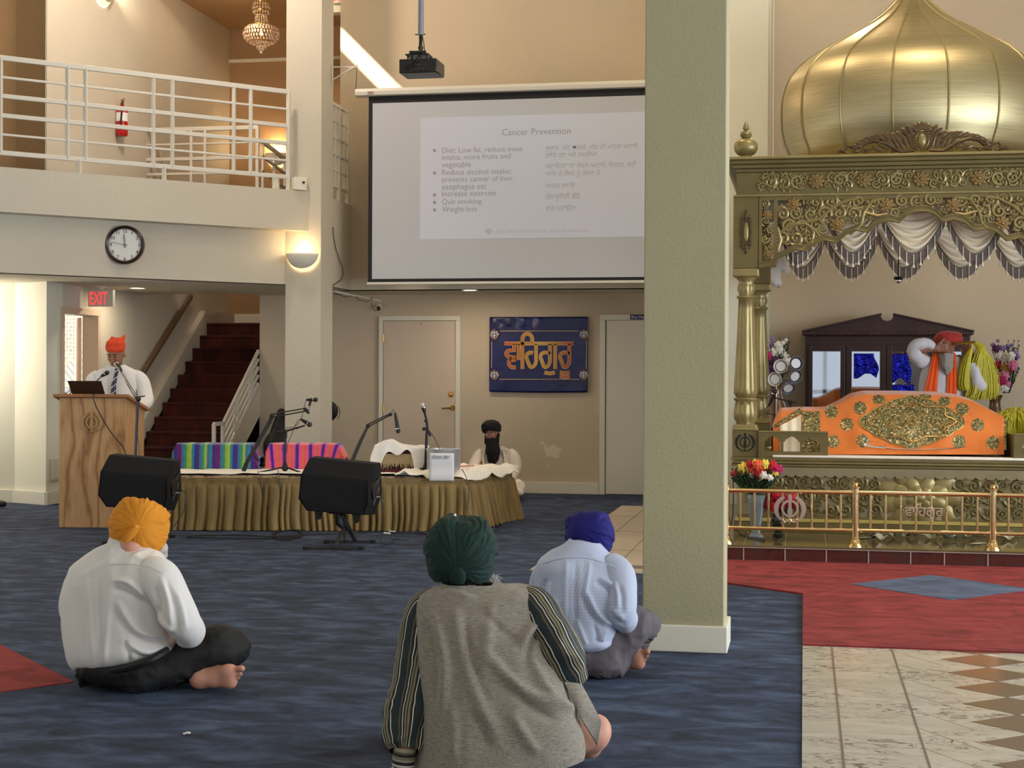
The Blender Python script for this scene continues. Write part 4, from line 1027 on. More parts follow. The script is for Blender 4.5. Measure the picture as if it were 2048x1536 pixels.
def sheet(name, label, u0, u1, v0, v1, drop, seed, amp=.02, group=None):
    mb = MB()
    def f(u, v):
        uu = u0+(u1-u0)*u; vv = v0+(v1-v0)*v + .012*mnoise.noise(Vector((u*8,seed,0)))
        p = FL.lerp(FR,uu).lerp(BL.lerp(BR,uu), vv)
        z = SZ+.03+amp*abs(mnoise.noise(Vector((uu*9+seed,vv*4,2))))+amp*.5*mnoise.noise(Vector((uu*23+seed,vv*9,5)))
        e = drop(u, v); z -= e
        if e > 0: p = p - e2*.01
        return (p.x,p.y,z)
    mb.grid(f, 110, 40); return tag(mb.build(name, M['sheet'], None, solid=.006), label, 'cloth', group)
sheet('floor_sheet', 'long white sheet spread along the left half of the platform', .02, .86, .05, .95, lambda u,v: 0, 3, .018, 'white sheets on the platform')
# right hand sheet spilling over the corner
mb = MB()
def rs(u, v):
    p = FR+sd_*(.02+1.24*v)+e1*(-.62+.62*u + .05*v*u + (.035 if u>.9 else 0)*1)
    z = SZ+.05+.035*abs(mnoise.noise(Vector((u*4,v*6,9))))+.02*mnoise.noise(Vector((u*11,v*9,4)))
    if v < .12: z -= (.12-v)/.12*(.02+.14*max(0,(u-.25))*(1-u)*2.2); p = p - e2*.03*(.12-v)/.12
    if u > .9: z -= (u-.9)/.1*(.04+.05*abs(math.sin(7*v))); 
    return (p.x,p.y,z)
mb.grid(rs, 70, 80)
tag(mb.build('floor_sheet', M['sheet'], None, solid=.006), 'crumpled white sheet spilling over the right corner of the platform', 'cloth', 'white sheets on the platform')

# ---- covered instruments
def crochet(name, cols, per, hole):
    m, nt, b = _nt(name); b.inputs['Roughness'].default_value = .95; b.inputs['Sheen Weight'].default_value = .3
    at_ = nt.nodes.new('ShaderNodeAttribute'); at_.attribute_name = 'run'; at2 = nt.nodes.new('ShaderNodeAttribute'); at2.attribute_name = 'drop'
    n = _noise(nt, _coord(nt,'Object'), 60, 2); w = _math(nt,'MULTIPLY_ADD', n, .012, at_.outputs['Fac'])
    t = _math(nt,'FRACT', _math(nt,'DIVIDE', w, per))
    stops = [(i/len(cols), c) for i,c in enumerate(cols)]
    col = _ramp(nt, t, stops, 'CONSTANT' if hole else 'EASE')
    sx_ = _math(nt,'SINE', _math(nt,'MULTIPLY', at_.outputs['Fac'], 2*PI/.018)); sz_ = _math(nt,'SINE', _math(nt,'MULTIPLY', at2.outputs['Fac'], 2*PI/.016))
    k = _math(nt,'MULTIPLY', sx_, sz_); d = _ramp(nt, k, [(.25 if hole else .1,(1,1,1,1)),(.55,(.28,.26,.34,1) if hole else (.62,.5,.6,1))])
    nt.links.new(_mix(nt, 1.0, col, d, 'MULTIPLY'), b.inputs['Base Color']); _bump(nt, b, k, -.6, .01); return m
def covered(nm, label, px0, px1, ytop, D, mat, h=.2, tail=1):
    a = Vector(tuple(dep(px0,900,D))); b_ = Vector(tuple(dep(px1,900,D))); w = (b_-a).xy.length
    o = Vector((a.x,a.y,SZ+.03)); BM = frame_of(o, e1)
    ztop = dep(px0,ytop,D)[2]-o.z
    mb = MB(); run = []; drp = []; nu, nv = 120, 40
    L_ = w+.0
    def prof(v):   # front bottom -> over the top -> back bottom
        s = v*(ztop*2+.3)
        if s < ztop: return (-.02*(1-s/ztop)-.0, s, s)
        if s < ztop+.3: q = s-ztop; return (q, ztop+.006*math.sin(q/.3*PI), s)
        return (.3+.02*(s-ztop-.3)/ztop, 2*ztop+.3-s, s)
    vs, fs = [], []
    for j in range(nv+1):
        y, z, s = prof(j/nv)
        for i in range(nu+1):
            u = i/nu; x = L_*u; zz = z; yy = y
            e = max(0,(u-.90)/.10); e0 = max(0,(.05-u)/.05)
            zz = z*(1-.55*e**1.3) * (1-.35*e0); yy = y + .02*math.sin(x*16)*(1-z/ztop)*.5 + .008*mnoise.noise(Vector((x*14,j*.4,1)))
            zz += .006*mnoise.noise(Vector((x*9,j*.3,4))); yy += e*.03*math.sin(j)
            rd = max(0, 1-abs(z-ztop)/.03)
            vs.append(BM @ Vector((x,yy,max(.004,zz-.004*rd)))); run.append(x+.15*max(0,u-.62)*(1-z/ztop)*2*(0 if mat.name.startswith('teal') else 1)-.12*(1-z/ztop)*max(0,.3-u)*(0 if mat.name.startswith('teal') else 1)); drp.append(s)
    for j in range(nv):
        for i in range(nu): k = j*(nu+1)+i; fs.append((k,k+1,k+nu+2,k+nu+1))
    # end caps (cloth hanging at both ends)
    r = thing(nm, label, 'covered instrument', o)
    obj_ = MB().add(vs, fs).build('crochet_cover', mat, r, solid=.008)
    for k_, a_ in (('run',run),('drop',drp)):
        at_ = obj_.data.attributes.new(k_,'FLOAT','POINT'); at_.data.foreach_set('value', np.asarray(a_,np.float32))
    box((.03,.02,.0),(L_-.08,.28,ztop-.02),BM).build('instrument_case', M['darkwood'], r, smooth=False, bevel=.01)
    return r
tealc = [srgb(*c) for c in ((60,140,160),(70,40,130),(92,40,140),(120,30,110),(58,128,170),(70,150,130),(150,200,70),(170,206,80),(60,140,170),(44,60,150),(84,44,140),(60,130,170),(70,160,110),(165,200,80),(60,120,170))]
covered('covered_harmonium', 'instrument under a teal purple and lime striped crochet blanket', 344, 519, 888, 14.45, crochet('teal_crochet', tealc, .36, True))
pinkc = [srgb(*c) for c in ((232,84,110),(240,110,120),(236,92,140),(90,40,170),(60,24,140),(226,90,170),(240,100,110),(238,110,100))]
covered('covered_harmonium', 'instrument under a pink and violet striped crochet blanket', 531, 690, 888, 14.5, crochet('pink_crochet', pinkc, .125, False))
# harmonium with a white cloth and fringe
wc = thing('covered_harmonium', 'instrument under a draped white cloth with a pale fringe below', 'covered instrument', dep(800,930,14.1))
A = Vector(tuple(dep(741,930,14.1))); B_ = Vector(tuple(dep(872,930,14.1))); o = Vector((A.x,A.y,SZ+.03)); BM = frame_of(o, e1); Lw = (B_-A).xy.length
def wcloth(u, v):
    x = -.0+Lw*u; s = v*1.05-.0
    top = .235+.055*math.exp(-((u-.27)/.16)**2)-.03*max(0,u-.75)*4*0
    fd = .12+.07*math.sin(u*8.5+.6)+.04*math.sin(u*19) + (.11 if u>.62 and u<.86 else 0)*math.sin((u-.62)/.24*PI)+ (.10 if u<.10 else 0)*(1-u/.10)
    if s < .3: q = 1-s/.3; y = -.015-.02*q+.012*math.sin(u*24)*q; z = top-fd*q
    elif s < .72: q = (s-.3)/.42; y = .3*q; z = top+.012*math.sin(u*30+q*5)*.4
    else: q = (s-.72)/.33; y = .3+.02*q; z = top-.2*q
    e = max(0,(u-.86)/.14); z -= e*.15
    e = max(0,(.07-u)/.07); z -= e*.10
    z += .007*mnoise.noise(Vector((u*9,v*7,3)))
    p = BM @ Vector((x,y,max(.01,z))); return tuple(p)
MB().grid(wcloth, 110, 70).build('white_cover', M['white_cloth'], wc, solid=.006)
box((.03,.015,0),(Lw-.06,.29,.22),BM).build('case', plain('maroon_case', srgb(74,16,24), .6), wc, bevel=.012)
mb = MB(); rf_ = random.Random(2)
for k in range(60):
    x = .05+(Lw-.16)*k/60; mb.tube([BM @ Vector((x,.0,.17)), BM @ Vector((x+.01,-.012,.09)), BM @ Vector((x+rf_.uniform(-.01,.03),-.02,.04+rf_.uniform(-.01,.02)))], [.004,.0035,.0015], 5)
tag(mb.build('fringe', plain('cream_fringe', srgb(196,174,134), .8), wc), kind='stuff')
box((.0,-.03,0),(Lw-.1,.3,.03),BM).build('base_cloth', plain('maroon_cloth', srgb(88,18,28), .8), wc, bevel=.01)
# offering pot with a paper note
G = lambda x,y,d=13.85: Vector(tuple(dep(x,y,d)))
pc_ = G(887,950,13.98); pt = thing('offering_pot', 'large grey steel pot on the platform edge with a paper note', 'pot', (pc_.x,pc_.y,SZ+.03))
MB().lathe([(0,0),(.12,0),(.145,.015),(.153,.05),(.153,.20),(.162,.215),(.162,.222),(.152,.222),(.147,.2),(.146,.02),(0,.012)], c=(pc_.x,pc_.y,SZ+.035), n=40, cap=False).build('pot', plain('brushed_steel_pot', srgb(190,190,196), .38, .6), pt)
note = thing('paper_note', 'white paper note with Punjabi writing hanging in front of the steel pot', 'note', G(883,910,13.78))
def pap(u, v):
    a = G(858.5,962,13.70); b_ = G(908,962,13.70); z1_ = G(880,906,13.74).z; p = a.lerp(b_,u); 
    return (p.x, p.y+.03*v*0-.006*math.sin(v*9)*(1-v), p.z+(z1_-p.z)*v)
MB().grid(pap, 8, 16).build('sheet', M['paper'], note, solid=.0015)
tp = pap(.12,.80); fit_text('writing','ਕੀਰਤਨ ਭੇਟਾ',(tp[0],tp[1]-.012,tp[2]),.155,.035,(e1.x,e1.y,0),plain('pencil_ink', srgb(90,90,110), .8),note,.0003)
tag(MB().tube([G(921,933,14.1),G(948,931,14.15)],.006,8).build('incense_stick', plain('reddish_stick', srgb(190,120,90), .7), None), 'thin reddish stick lying on the white sheet right of the pot', 'stick')

# ---- microphone arms and stands on the platform
def tube_part(root, name, pts, r, mat=None, n=10): return MB().tube(pts, r, n).build(name, mat or M['black'], root)
G = lambda x,y,d: Vector(tuple(dep(x,y,d)))
armm = plain('dark_grey_arm', srgb(52,50,48), .45, .3)
a1 = thing('boom_microphone', 'spring arm microphone rising from the platform between the crochet blankets', 'microphone', G(488,938,14.0))
d = 14.0
tube_part(a1,'clamp',[G(487,942,d),G(493,928,d)],.02)
for off in (-2,2): tube_part(a1,'lower_arm',[G(491+off,930,d),G(544+off,834,d)],.010,armm)
tube_part(a1,'lower_sleeve',[G(497,920,d),G(541,842,d)],.016,armm)
MB().ball(G(544,832,d),.024,10,8).build('joint', M['black'], a1)
for oy in (-3,3): tube_part(a1,'upper_arm',[G(546,831+oy,d),G(613,819+oy,d)],.0065,armm)
MB().ball(G(613,821,d),.018,10,8).tube([G(609,817,d),G(618,827,d)],.012,8).build('head_joint', M['black'], a1)
tube_part(a1,'pin',[G(618,822,d),G(619,808,d)],.003,M['grey_metal'])
tube_part(a1,'mic_clip',[G(618.5,812,d),G(621,802,d)],.012,M['black_gloss'])
mic_head(G(613,799.5,d),G(631,799.5,d),a1,M['black_gloss'],.022)
tube_part(a1,'cable',[G(613,799,d),G(610,808,d),G(606,825,d),G(602,838,d),G(596,848,d),G(588,854,d),G(570,856,d),G(552,850,d),G(546,842,d)],.003,M['black_gloss'],6)
s1 = thing('microphone_stand', 'short tripod microphone stand in front of the pink blanket', 'microphone stand', G(570,935,14.05))
d = 14.05; bp = G(570,928,d); bp.z = SZ+.05
tube_part(s1,'pole',[Vector((bp.x,bp.y,bp.z+.0)),G(571.5,866,d)],.010,armm)
MB().lathe([(.012,.09),(.024,.05),(.03,.02),(.014,0)], c=tuple(bp-Vector((0,0,.01)))).build('base_collar', M['black'], s1)
for (x,y) in ((519,940),(602,938)): e_ = G(x,y,13.95); e_.z = SZ+.035; tube_part(s1,'leg',[bp+Vector((0,0,.03)),e_],.008)
e_ = G(575,930,14.3); e_.z = SZ+.035; tube_part(s1,'leg',[bp+Vector((0,0,.03)),e_],.008)
tube_part(s1,'boom',[G(557,864,d),G(576,861,d),G(610,851,d)],[.012,.010,.007])
MB().ball(G(571,863,d),.02,10,8).tube([G(571,863,d),G(571,876,d)],.016,8).ball(G(594,856,d),.012,8,6).build('clutch', M['black'], s1)
mic_head(G(602,838.5,d),G(619,849,d),s1,plain('dark_mesh', srgb(70,58,56), .5, .4),.024)
tube_part(s1,'cable',[G(602,838,d),G(596,840,d),G(590,852,d),G(582,872,d),G(575,888,d),G(573,905,d)],.003,M['black_gloss'],6)
a2 = thing('boom_microphone', 'spring arm microphone bending toward the beige door', 'microphone', G(700,925,14.1))
d = 14.1
tube_part(a2,'clamp',[G(696,938,d),G(703,922,d)],.018)
tube_part(a2,'lower_arm',[G(703,924,d),G(722,880,d),G(736,852,d)],[.020,.018,.012],armm)
MB().ball(G(736,852,d),.022,10,8).build('joint', M['black'], a2)
for oy in (-2.5,2.5): tube_part(a2,'upper_arm',[G(738,850+oy,d),G(780,829+oy*.7,d)],.0065,armm)
MB().ball(G(781,829,d),.018,10,8).build('head_joint', M['black'], a2)
tube_part(a2,'pin',[G(783,827,d),G(787,818,d),G(789,822,d),G(790,832,d)],.003,M['grey_metal'])
mic_head(G(790,826,d),G(796,862,d),a2,M['black_gloss'],.023)
s2 = thing('microphone_stand', 'upright microphone stand beside the steel pot', 'microphone stand', G(852,935,14.05))
d = 14.05; bp = G(851,930,d); bp.z = SZ+.045
tube_part(s2,'pole',[bp,G(853,872,d),G(854,858,d)],[.013,.013,.009])
tube_part(s2,'upper_tube',[G(856,868,d),G(853,840,d),G(848,822,d)],[.012,.010,.009])
MB().ball(G(848,858,d),.018,8,6).ball(G(851,842,d),.014,8,6).tube([G(853,855,d),G(861,872,d)],.011,8).build('clutch', M['black'], s2)
MB().lathe([(.012,.09),(.022,.05),(.028,.02),(.014,0)], c=tuple(bp-Vector((0,0,.01)))).build('base_collar', M['black'], s2)
for (x,y,dd) in ((791,938,13.95),(862,941,13.9),(860,925,14.4)): e_ = G(x,y,dd); e_.z = SZ+.035; tube_part(s2,'leg',[bp+Vector((0,0,.03)),e_],.008)
mic_head(G(850,828,d),G(845.5,811,d),s2,plain('silver_mesh_white', srgb(206,204,200), .35, .7),.024)
tube_part(s2,'cable',[G(860,863,d),G(868,874,d),G(875,890,d),G(880,900,d)],.003,M['black_gloss'],6)

# ---- floor monitors
def monitor():
    c = onZ(676,1084); DD = 12.45
    r = thing('stage_monitor', 'black wedge monitor speaker on a low tilting stand in front of the stage centre', 'speaker', (c[0],c[1],0), 'black floor monitors')
    o = Vector(tuple(dep(597,995,DD))); Ft = frame_of(Vector((0,0,0)), (math.cos(YAW+R(-1.2)),math.sin(YAW+R(-1.2)),-.045)); Ft.translation = o
    s = 1/247.0   # metres per pixel at this distance
    P = lambda x,y,d: Ft @ Vector(((x-597)*s, d, (995-y)*s))
    F = [P(600,947,0),P(733,953,0),P(736,1000,0),P(728,1024,.02),P(614,1021,.02),P(597,997,0)]     # dark grille face
    Tq = [P(612,915,.10),P(747,922,.10)]
    Bk = [P(614,915,.34),P(749,922,.34),P(757,985,.30),P(745,1028,.28),P(618,1024,.28),P(602,992,.30)]
    mb = MB(); v = F+Tq+Bk
    #      0 1 2 3 4 5 | 6 7 | 8 9 10 11 12 13
    mb.add(v, [(0,1,7,6),(6,7,9,8),(1,2,10,9,7),(2,3,11,10),(3,4,12,11),(4,5,13,12),(5,0,6,8,13),(8,9,10,11,12,13)])
    mb.add(v[:6], [(0,1,2,3,4,5)])
    bdy = mb.build('cabinet', M['carpet_black'], r, smooth=False, bevel=.008)
    n = Ft.to_3x3() @ Vector((0,-1,0))
    cc = sum(F, Vector())/6
    MB().prism([(p-cc)*.95+cc+n*.004 for p in F], n*.012).build('grille', M['grille'], r, smooth=False, bevel=.003)
    # jack plate and handle recess on the right side
    a,b_,c_,d_ = P(737,960,.06),P(750,945,.24),P(755,985,.24),P(742,1000,.06)
    MB().prism([a.lerp(c_,.12),b_.lerp(d_,.12),c_.lerp(a,.12),d_.lerp(b_,.12)], (.006,-.004,0)).build('jack_plate', M['black_gloss'], r, smooth=False)
    MB().tube([P(740,995,.1),P(748,960,.18),P(752,950,.22)], .006, 6).tube([P(744,1005,.12),P(752,970,.2)], .006, 6).build('handle', M['grey_metal'], r)
    MB().tube([P(744,990,.15),P(757,989,.15)], .009, 8).build('plug', M['chrome'], r)
    for x in (632,709):
        q = P(x,1022+(x>650)*3,.14); MB().prism([q+Vector((-.035,0,.01)),q+Vector((.035,0,.01)),q+Vector((.012,0,-.075)),q+Vector((-.012,0,-.075))], (0,.05,0)).build('peg_foot', M['black_gloss'], r, smooth=False, bevel=.004)
    # stand
    Z0 = lambda x,y,h=.015: Vector(tuple(onZ(x,y,h)))
    tp = P(672,1026,.17); hb = P(686,1055,.17)
    for (a,b_) in (((612,1096),(722,1096)),((653,1083),(745,1083))):
        A_, B__ = Z0(*a), Z0(*b_); MB().bar(A_,B__,.022,.022).build('foot_bar', armm, r, smooth=False, bevel=.003)
        for q in (A_,B__): MB().bar(q-Vector((.025,0,0)),q+Vector((.025,0,0)),.034,.03).build('rubber_end', M['black'], r, smooth=False, bevel=.006)
    MB().bar(Z0(670,1094,.03),hb,.02,.034).build('front_strut', M['grey_metal'], r, smooth=False, bevel=.003)
    MB().bar(Z0(711,1083,.03),tp+Vector((.03,0,0)),.02,.034).build('rear_strut', M['black_gloss'], r, smooth=False, bevel=.003)
    MB().bar(Z0(690,1083,.03),hb,.02,.03).build('rear_strut', M['black_gloss'], r, smooth=False, bevel=.003)
    MB().tube([tp+Vector((-.06,0,.01)),tp+Vector((.05,0,.0))],.016,8).tube([tp+Vector((0,0,.03)),tp+Vector((.01,0,-.08)),hb+Vector((.02,0,-.02))],[.03,.032,.02],10).ball(tp+Vector((-.065,0,.01)),.02,8,6).build('tilt_joint', M['black_gloss'], r)
    return r
m1 = monitor()
q = onZ(290,1078); m2 = dup(m1, (q[0]-m1.location.x-.12, q[1]-m1.location.y+.12, 0), 'black wedge monitor speaker in front of the podium corner')
m2.rotation_euler.z = R(7.0)
# ---- black bag and things behind the left pillar
gb = thing('instrument_bag', 'black padded instrument bag leaning behind the left pillar', 'bag', onY(555,980,16.9)); gb.location.z = 0
q = lambda x,y,Y=17.2: onY(x,y,Y)
Bg = Blob(.05); z_ = lambda p,z: (p[0],p[1],z)
Bg.cap(q(563,826),q(558,860),.055,.06).cap(q(560,858),q(556,890),.075,.16).cap(q(556,890),z_(q(556,930),.2),.16,.2)
soft(Bg.mesh(.018), 'bag_body', M['black'], gb)
MB().tube([tuple(q(528,905)),tuple(q(540,870)),tuple(q(552,835)),tuple(q(560,826))],.012,6).build('piping', M['black_gloss'], gb)
hb_ = thing('instrument_case', 'edge of a round black case showing behind the right side of the left pillar', 'case', onY(664,905,16.9)); hb_.location.z = 0
pc0 = onY(655,822,16.7); MB().lathe([(0,-.05),(.10,-.05),(.12,-.02),(.12,.02),(.10,.05),(0,.05)], M4=Matrix.Rotation(PI/2,4,'X'), c=tuple(pc0), cap=False).build('shell', M['black'], hb_)
MB().tube([(pc0[0],pc0[1],pc0[2]-.1),(pc0[0],pc0[1],.02)],.03,8).build('stem', M['black'], hb_)
MB().tube([(pc0[0]+.12+.025*math.sin(PI*k/8),pc0[1],pc0[2]+.06-.15*k/8) for k in range(9)],.004,6).build('wire', M['black_gloss'], hb_)
MB().lathe([(0,0),(.15,0),(.15,.02),(0,.03)], c=(pc0[0],pc0[1],.0)).build('foot', M['black'], hb_)
# ---- cables and small things on the floor
def fcable(pts, label, r=.006, closed=False):
    P = [onZ(x,y,.012) for x,y in pts]; t = thing('cable', label, 'cable', P[0]); 
    # smooth through points
    out = []
    n = len(P)
    for i in range(n-1):
        p0,p1,p2,p3 = P[max(i-1,0)],P[i],P[i+1],P[min(i+2,n-1)]
        for k in range(6):
            s = k/6; out.append(.5*((2*p1)+(p2-p0)*s+(2*p0-5*p1+4*p2-p3)*s*s+(3*p1-p0-3*p2+p3)*s**3))
    out.append(P[-1]); MB().tube(out, r, 6).build('wire', M['black'], t); return t
fcable([(372,1073),(400,1071),(470,1070),(540,1073),(600,1071),(560,1076),(480,1077),(400,1076),(374,1074)], 'long flat loop of black cable on the carpet in front of the stage')
fcable([(545,1068),(560,1060),(580,1055),(600,1062),(596,1072),(570,1076),(548,1072),(556,1064),(590,1060),(604,1070),(575,1080),(550,1076)], 'tangled coil of black cable at the foot of the stage skirt')
fcable([(600,1070),(660,1068),(700,1066),(760,1063),(800,1066),(840,1066),(862,1070)], 'black cable running along the stage foot behind the monitor stand')
fcable([(762,1076),(764,1086),(775,1089),(786,1085),(784,1079),(800,1078)], 'short curl of black cable right of the monitor stand', .003)
fcable([(960,1047),(975,1051),(1003,1046),(985,1038),(1008,1034)], 'thin black cable squiggling beside the right end of the skirt', .004)
fcable([(962,1062),(985,1062),(1000,1056),(978,1053),(1004,1050)], 'second thin black squiggle of cable right of the green turban', .004)
def hang(pts, label, D_, r=.004, nm='wire'):
    P = [Vector(tuple(dep(x,y,D_))) for x,y in pts]; t = thing('cable', label, 'cable', P[0]); MB().tube(P, r, 6).build(nm, M['black_gloss'], t)
hang([(516,942),(520,960),(530,1000),(545,1040),(560,1056)], 'black cable trailing down the skirt in front of the teal blanket', 13.72)
hang([(556,940),(560,965),(568,1000),(574,1030),(578,1056)], 'black cable trailing down the skirt below the pink blanket', 13.72)
hang([(757,989),(764,994),(766,1010),(763,1035),(762,1062)], 'black cable dropping from the right side of the centre monitor', 12.6)
hang([(359,977),(370,985),(372,1000),(366,1025),(350,1050),(335,1067)], 'black cable looping from the side of the left monitor to the floor', 12.75)
hang([(924,938),(933,955),(938,975),(937,1000),(933,1020)], 'black cable hanging down the skirt right of the steel pot', 13.66)
for k,(x,y,l) in enumerate(((768,1066,'left'),(778,1063,'right'))):
    p = onZ(x,y,.015); t = MB().tube([p, p+np.array([.06,-.02,0])], .008, 8).build('plug', M['paper'], None); tag(t, 'small white adapter plug on the floor, the %s of two by the skirt'%l, 'plug')
p = onZ(376,1470,.0); mb = MB(); mb.ball((p[0],p[1],.008),(.012,.008,.005),8,5).ball((p[0]-.012,p[1]-.006,.006),(.007,.006,.004),8,5); tag(mb.build('tissue_scrap', M['paper'], None), 'tiny white scrap lying on the blue carpet near the bottom left', 'scrap')
sh = thing('shoe', 'dark shoe tip at the left edge beside the white wall base', 'shoe', onZ(2,1008)); q = onZ(4,1008,.03)
Bs = Blob(.03); Bs.cap((q[0]-.2,q[1]+.03,.05),(q[0]+.02,q[1],.032),.05,.03); soft(Bs.mesh(.01,clip_z=.002),'upper',M['black'],sh)
# ================================================================== THE SHRINE: STEP, CANOPY, RAILING
def redstone():
    m, nt, b = _nt('dark_red_granite'); b.inputs['Roughness'].default_value = .12
    v = _coord(nt,'Object'); n = _noise(nt, v, 4.5, 8, .65, 1.5)
    nt.links.new(_ramp(nt, n, [(.3,srgb(48,34,32)),(.48,srgb(84,44,38)),(.62,srgb(70,52,48)),(.75,srgb(120,76,62))]), b.inputs['Base Color']); return m
M['redstone'] = redstone()
XC = .915; Y0 = 12.75
stp = thing('shrine_step', 'polished dark red stone step in front of the golden canopy', 'step', (XC,12.2,0))
box((-.85,11.70,0),(5,15.5,.112),).build('plinth', M['redstone'], stp, smooth=False)
box((-.85,11.685,.108),(5,15.5,.125)).build('tread', plain('polished_dark_slab', srgb(104,90,64), .1, vary=.35, vscale=2.5), stp, smooth=False, bevel=.003)
g = MB(); 
for x in (1487,1570,1652.6,1737,1821.5,1889,1976): X = onY(x,1110,11.69)[0]; g.box((X-.004,11.694,.0),(X+.004,11.70,.109)); g.box((X-.0015,11.70,.1245),(X+.0015,12.7,.1256))
g.box((-.85,11.683,.104),(5,11.69,.109))
g.build('tile_joint', plain('pale_grout', srgb(176,160,150), .6), stp, smooth=False)
# ---- canopy
ZY = lambda y, x=1700, Y=Y0: float(onY(x,y,Y)[2])
XY = lambda x, y=600, Y=Y0: float(onY(x,y,Y)[0])
can = thing('canopy', 'carved golden canopy with an onion dome, fretwork front and fluted corner posts', 'canopy', (XC,13.7,.125))
YB = 15.05
def mirror(x): return 2*XC-x
gold, goldl, golds, goldd = M['gold'], M['gold_light'], M['gold_silver'], M['gold_dark']
# base
zl = ZY(917); XL0 = XY(1463,917); W2 = XC-XL0
def ringbox(w, y0, z0, z1, nm='moulding', mat=None, bev=.004):  # solid slab centred on XC with half width w, front y0
    return box((XC-w,y0,z0),(XC+w,YB+(Y0-y0),z1)).build(nm, mat or gold, can, smooth=False, bevel=bev)
ringbox(W2+.0, Y0-.06, ZY(923), zl, 'ledge'); ringbox(W2-.02, Y0-.03, ZY(929), ZY(923), 'ledge_moulding', goldl); ringbox(W2-.0, Y0-.045, ZY(935), ZY(930), 'ledge_moulding')
ringbox(W2-.045, Y0+.0, ZY(1046), ZY(935), 'base_body', golds); ringbox(W2-.03, Y0-.03, ZY(1046), ZY(1039), 'base_moulding', plain('bright_gold_line', srgb(200,180,100), .35, .4)); ringbox(W2-.02, Y0-.02, .125, ZY(1046), 'plinth', gold)
# scalloped silver band under the ledge
zA, zB = ZY(936), ZY(950); n = 37; w = (W2-.05)*2/n; pts = [(XC-W2+.05,Y0-.035,zA)]
pts2 = []
for i in range(n):
    for k in range(7): a = PI*k/6; pts2.append((XC-W2+.05+w*(i+.5)-w/2*math.cos(a),Y0-.035,zB-.022*math.sin(a)))
MB().prism([(XC-W2+.05,Y0-.035,zA)]+pts2+[(XC+W2-.05,Y0-.035,zA)], (0,.035,0)).build('scalloped_band', golds, can, smooth=False)
n = 20; w = (W2-.05)*2/n; pts2 = []
for i in range(n):
    for k in range(6): a = PI*k/5; pts2.append((XC-W2+.05+w*(i+.5)-w/2*math.cos(a),Y0-.012,ZY(1036)+.018*math.sin(a)))
MB().prism([(XC-W2+.05,Y0-.012,ZY(1042))]+pts2+[(XC+W2-.05,Y0-.012,ZY(1042))], (0,.012,0)).build('lower_scallop', gold, can, smooth=False)
# carved scroll work
def spiral(mb, cx, cz, y, r, hand=1, start=0.0, turns=1.75, th=None, leafs=True, n=22):
    th = th or r*.30; pts, rs = [], []
    for i in range(n+1):
        t = i/n; a = start+hand*turns*2*PI*t; q = r*(1-.86*t)
        pts.append((cx+q*math.cos(a), y-.004*math.sin(PI*t), cz+q*math.sin(a))); rs.append(th*(1-.45*t))
    mb.tube(pts, rs, 5, flat=.9); mb.ball(pts[-1], th*1.1, 6, 5)
    if leafs:
        for t in (.08,.25,.42,.6):
            a = start+hand*turns*2*PI*t; q = r*(1-.86*t); o_ = Vector((math.cos(a),0,math.sin(a))); p = Vector((cx,y+.004,cz))+o_*(q+th*1.2)
            mb.ball(p, (r*.26,r*.10,r*.16), 6, 4, Matrix.Rotation(-(a+hand*.9),4,'Y'))
def rosette(mb, cx, cz, y, r, petals=8):
    for ring,(rr,pr) in enumerate(((.68,.36),(.38,.26))):
        for k in range(petals):
            a = 2*PI*(k+.5*ring)/petals; mb.ball((cx+r*rr*math.cos(a), y-.006*ring, cz+r*rr*math.sin(a)), (r*pr,r*.16,r*pr*.72), 6, 4, Matrix.Rotation(-a,4,'Y'))
    mb.ball((cx,y-.012,cz), (r*.24,r*.2,r*.24), 8, 6)
rs4 = random.Random(21)
def fill(mb, inside, x0, x1, z0, z1, y, r, jit=.25, th=None):
    k = 0; nz = max(1,int(round((z1-z0)/(1.72*r)))); dz = (z1-z0)/nz
    for j in range(nz):
        cz = z0+dz*(j+.5); nx = max(1,int(round((x1-x0)/(1.9*r)))); dx = (x1-x0)/nx
        for i in range(nx):
            cx = x0+dx*(i+.5)+(dx*.25 if j%2 else -dx*.2); cx += rs4.uniform(-jit,jit)*r*.4; cz_ = cz+rs4.uniform(-jit,jit)*r*.4
            if not inside(cx,cz_,r*.75): continue
            spiral(mb, cx, cz_, y, r*rs4.uniform(.82,1.0), 1 if (i+j)%2 else -1, rs4.uniform(0,6.28), 1.35, th); k += 1
            # linking stem
            a = rs4.uniform(0,6.28); p = Vector((cx+r*.9*math.cos(a),y+.003,cz_+r*.9*math.sin(a))); q = p+Vector((math.cos(a+.9)*r*.8,0,math.sin(a+.9)*r*.8))
            mb.tube([p,(p+q)/2+Vector((.1*r,0,.12*r)),q],[r*.12,r*.15,r*.03],5)
za, zb2 = ZY(1034), ZY(954)
mb = MB(); cxm = XC
def ins_panel(x, z, r): return abs(x-cxm) > .30 and XC-W2+.10+r < x < XC+W2-.10-r
fill(mb, ins_panel, XC-W2+.1, XC+W2-.1, za, zb2, Y0-.006, .060, .35)
for sgn in (1,-1):
    for k in range(4): 
        xx = cxm+sgn*(.38+.27*k); mb.tube([(xx-.1*sgn,Y0-.01,zb2-.05),(xx,Y0-.016,zb2-.10),(xx+.08*sgn,Y0-.012,(za+zb2)/2),(xx+.2*sgn,Y0-.012,(za+zb2)/2-.06)],[.006,.013,.012,.004],6)
mb.build('carved_panel', gold, can)
mb = MB()
cz = (za+zb2)/2+.01
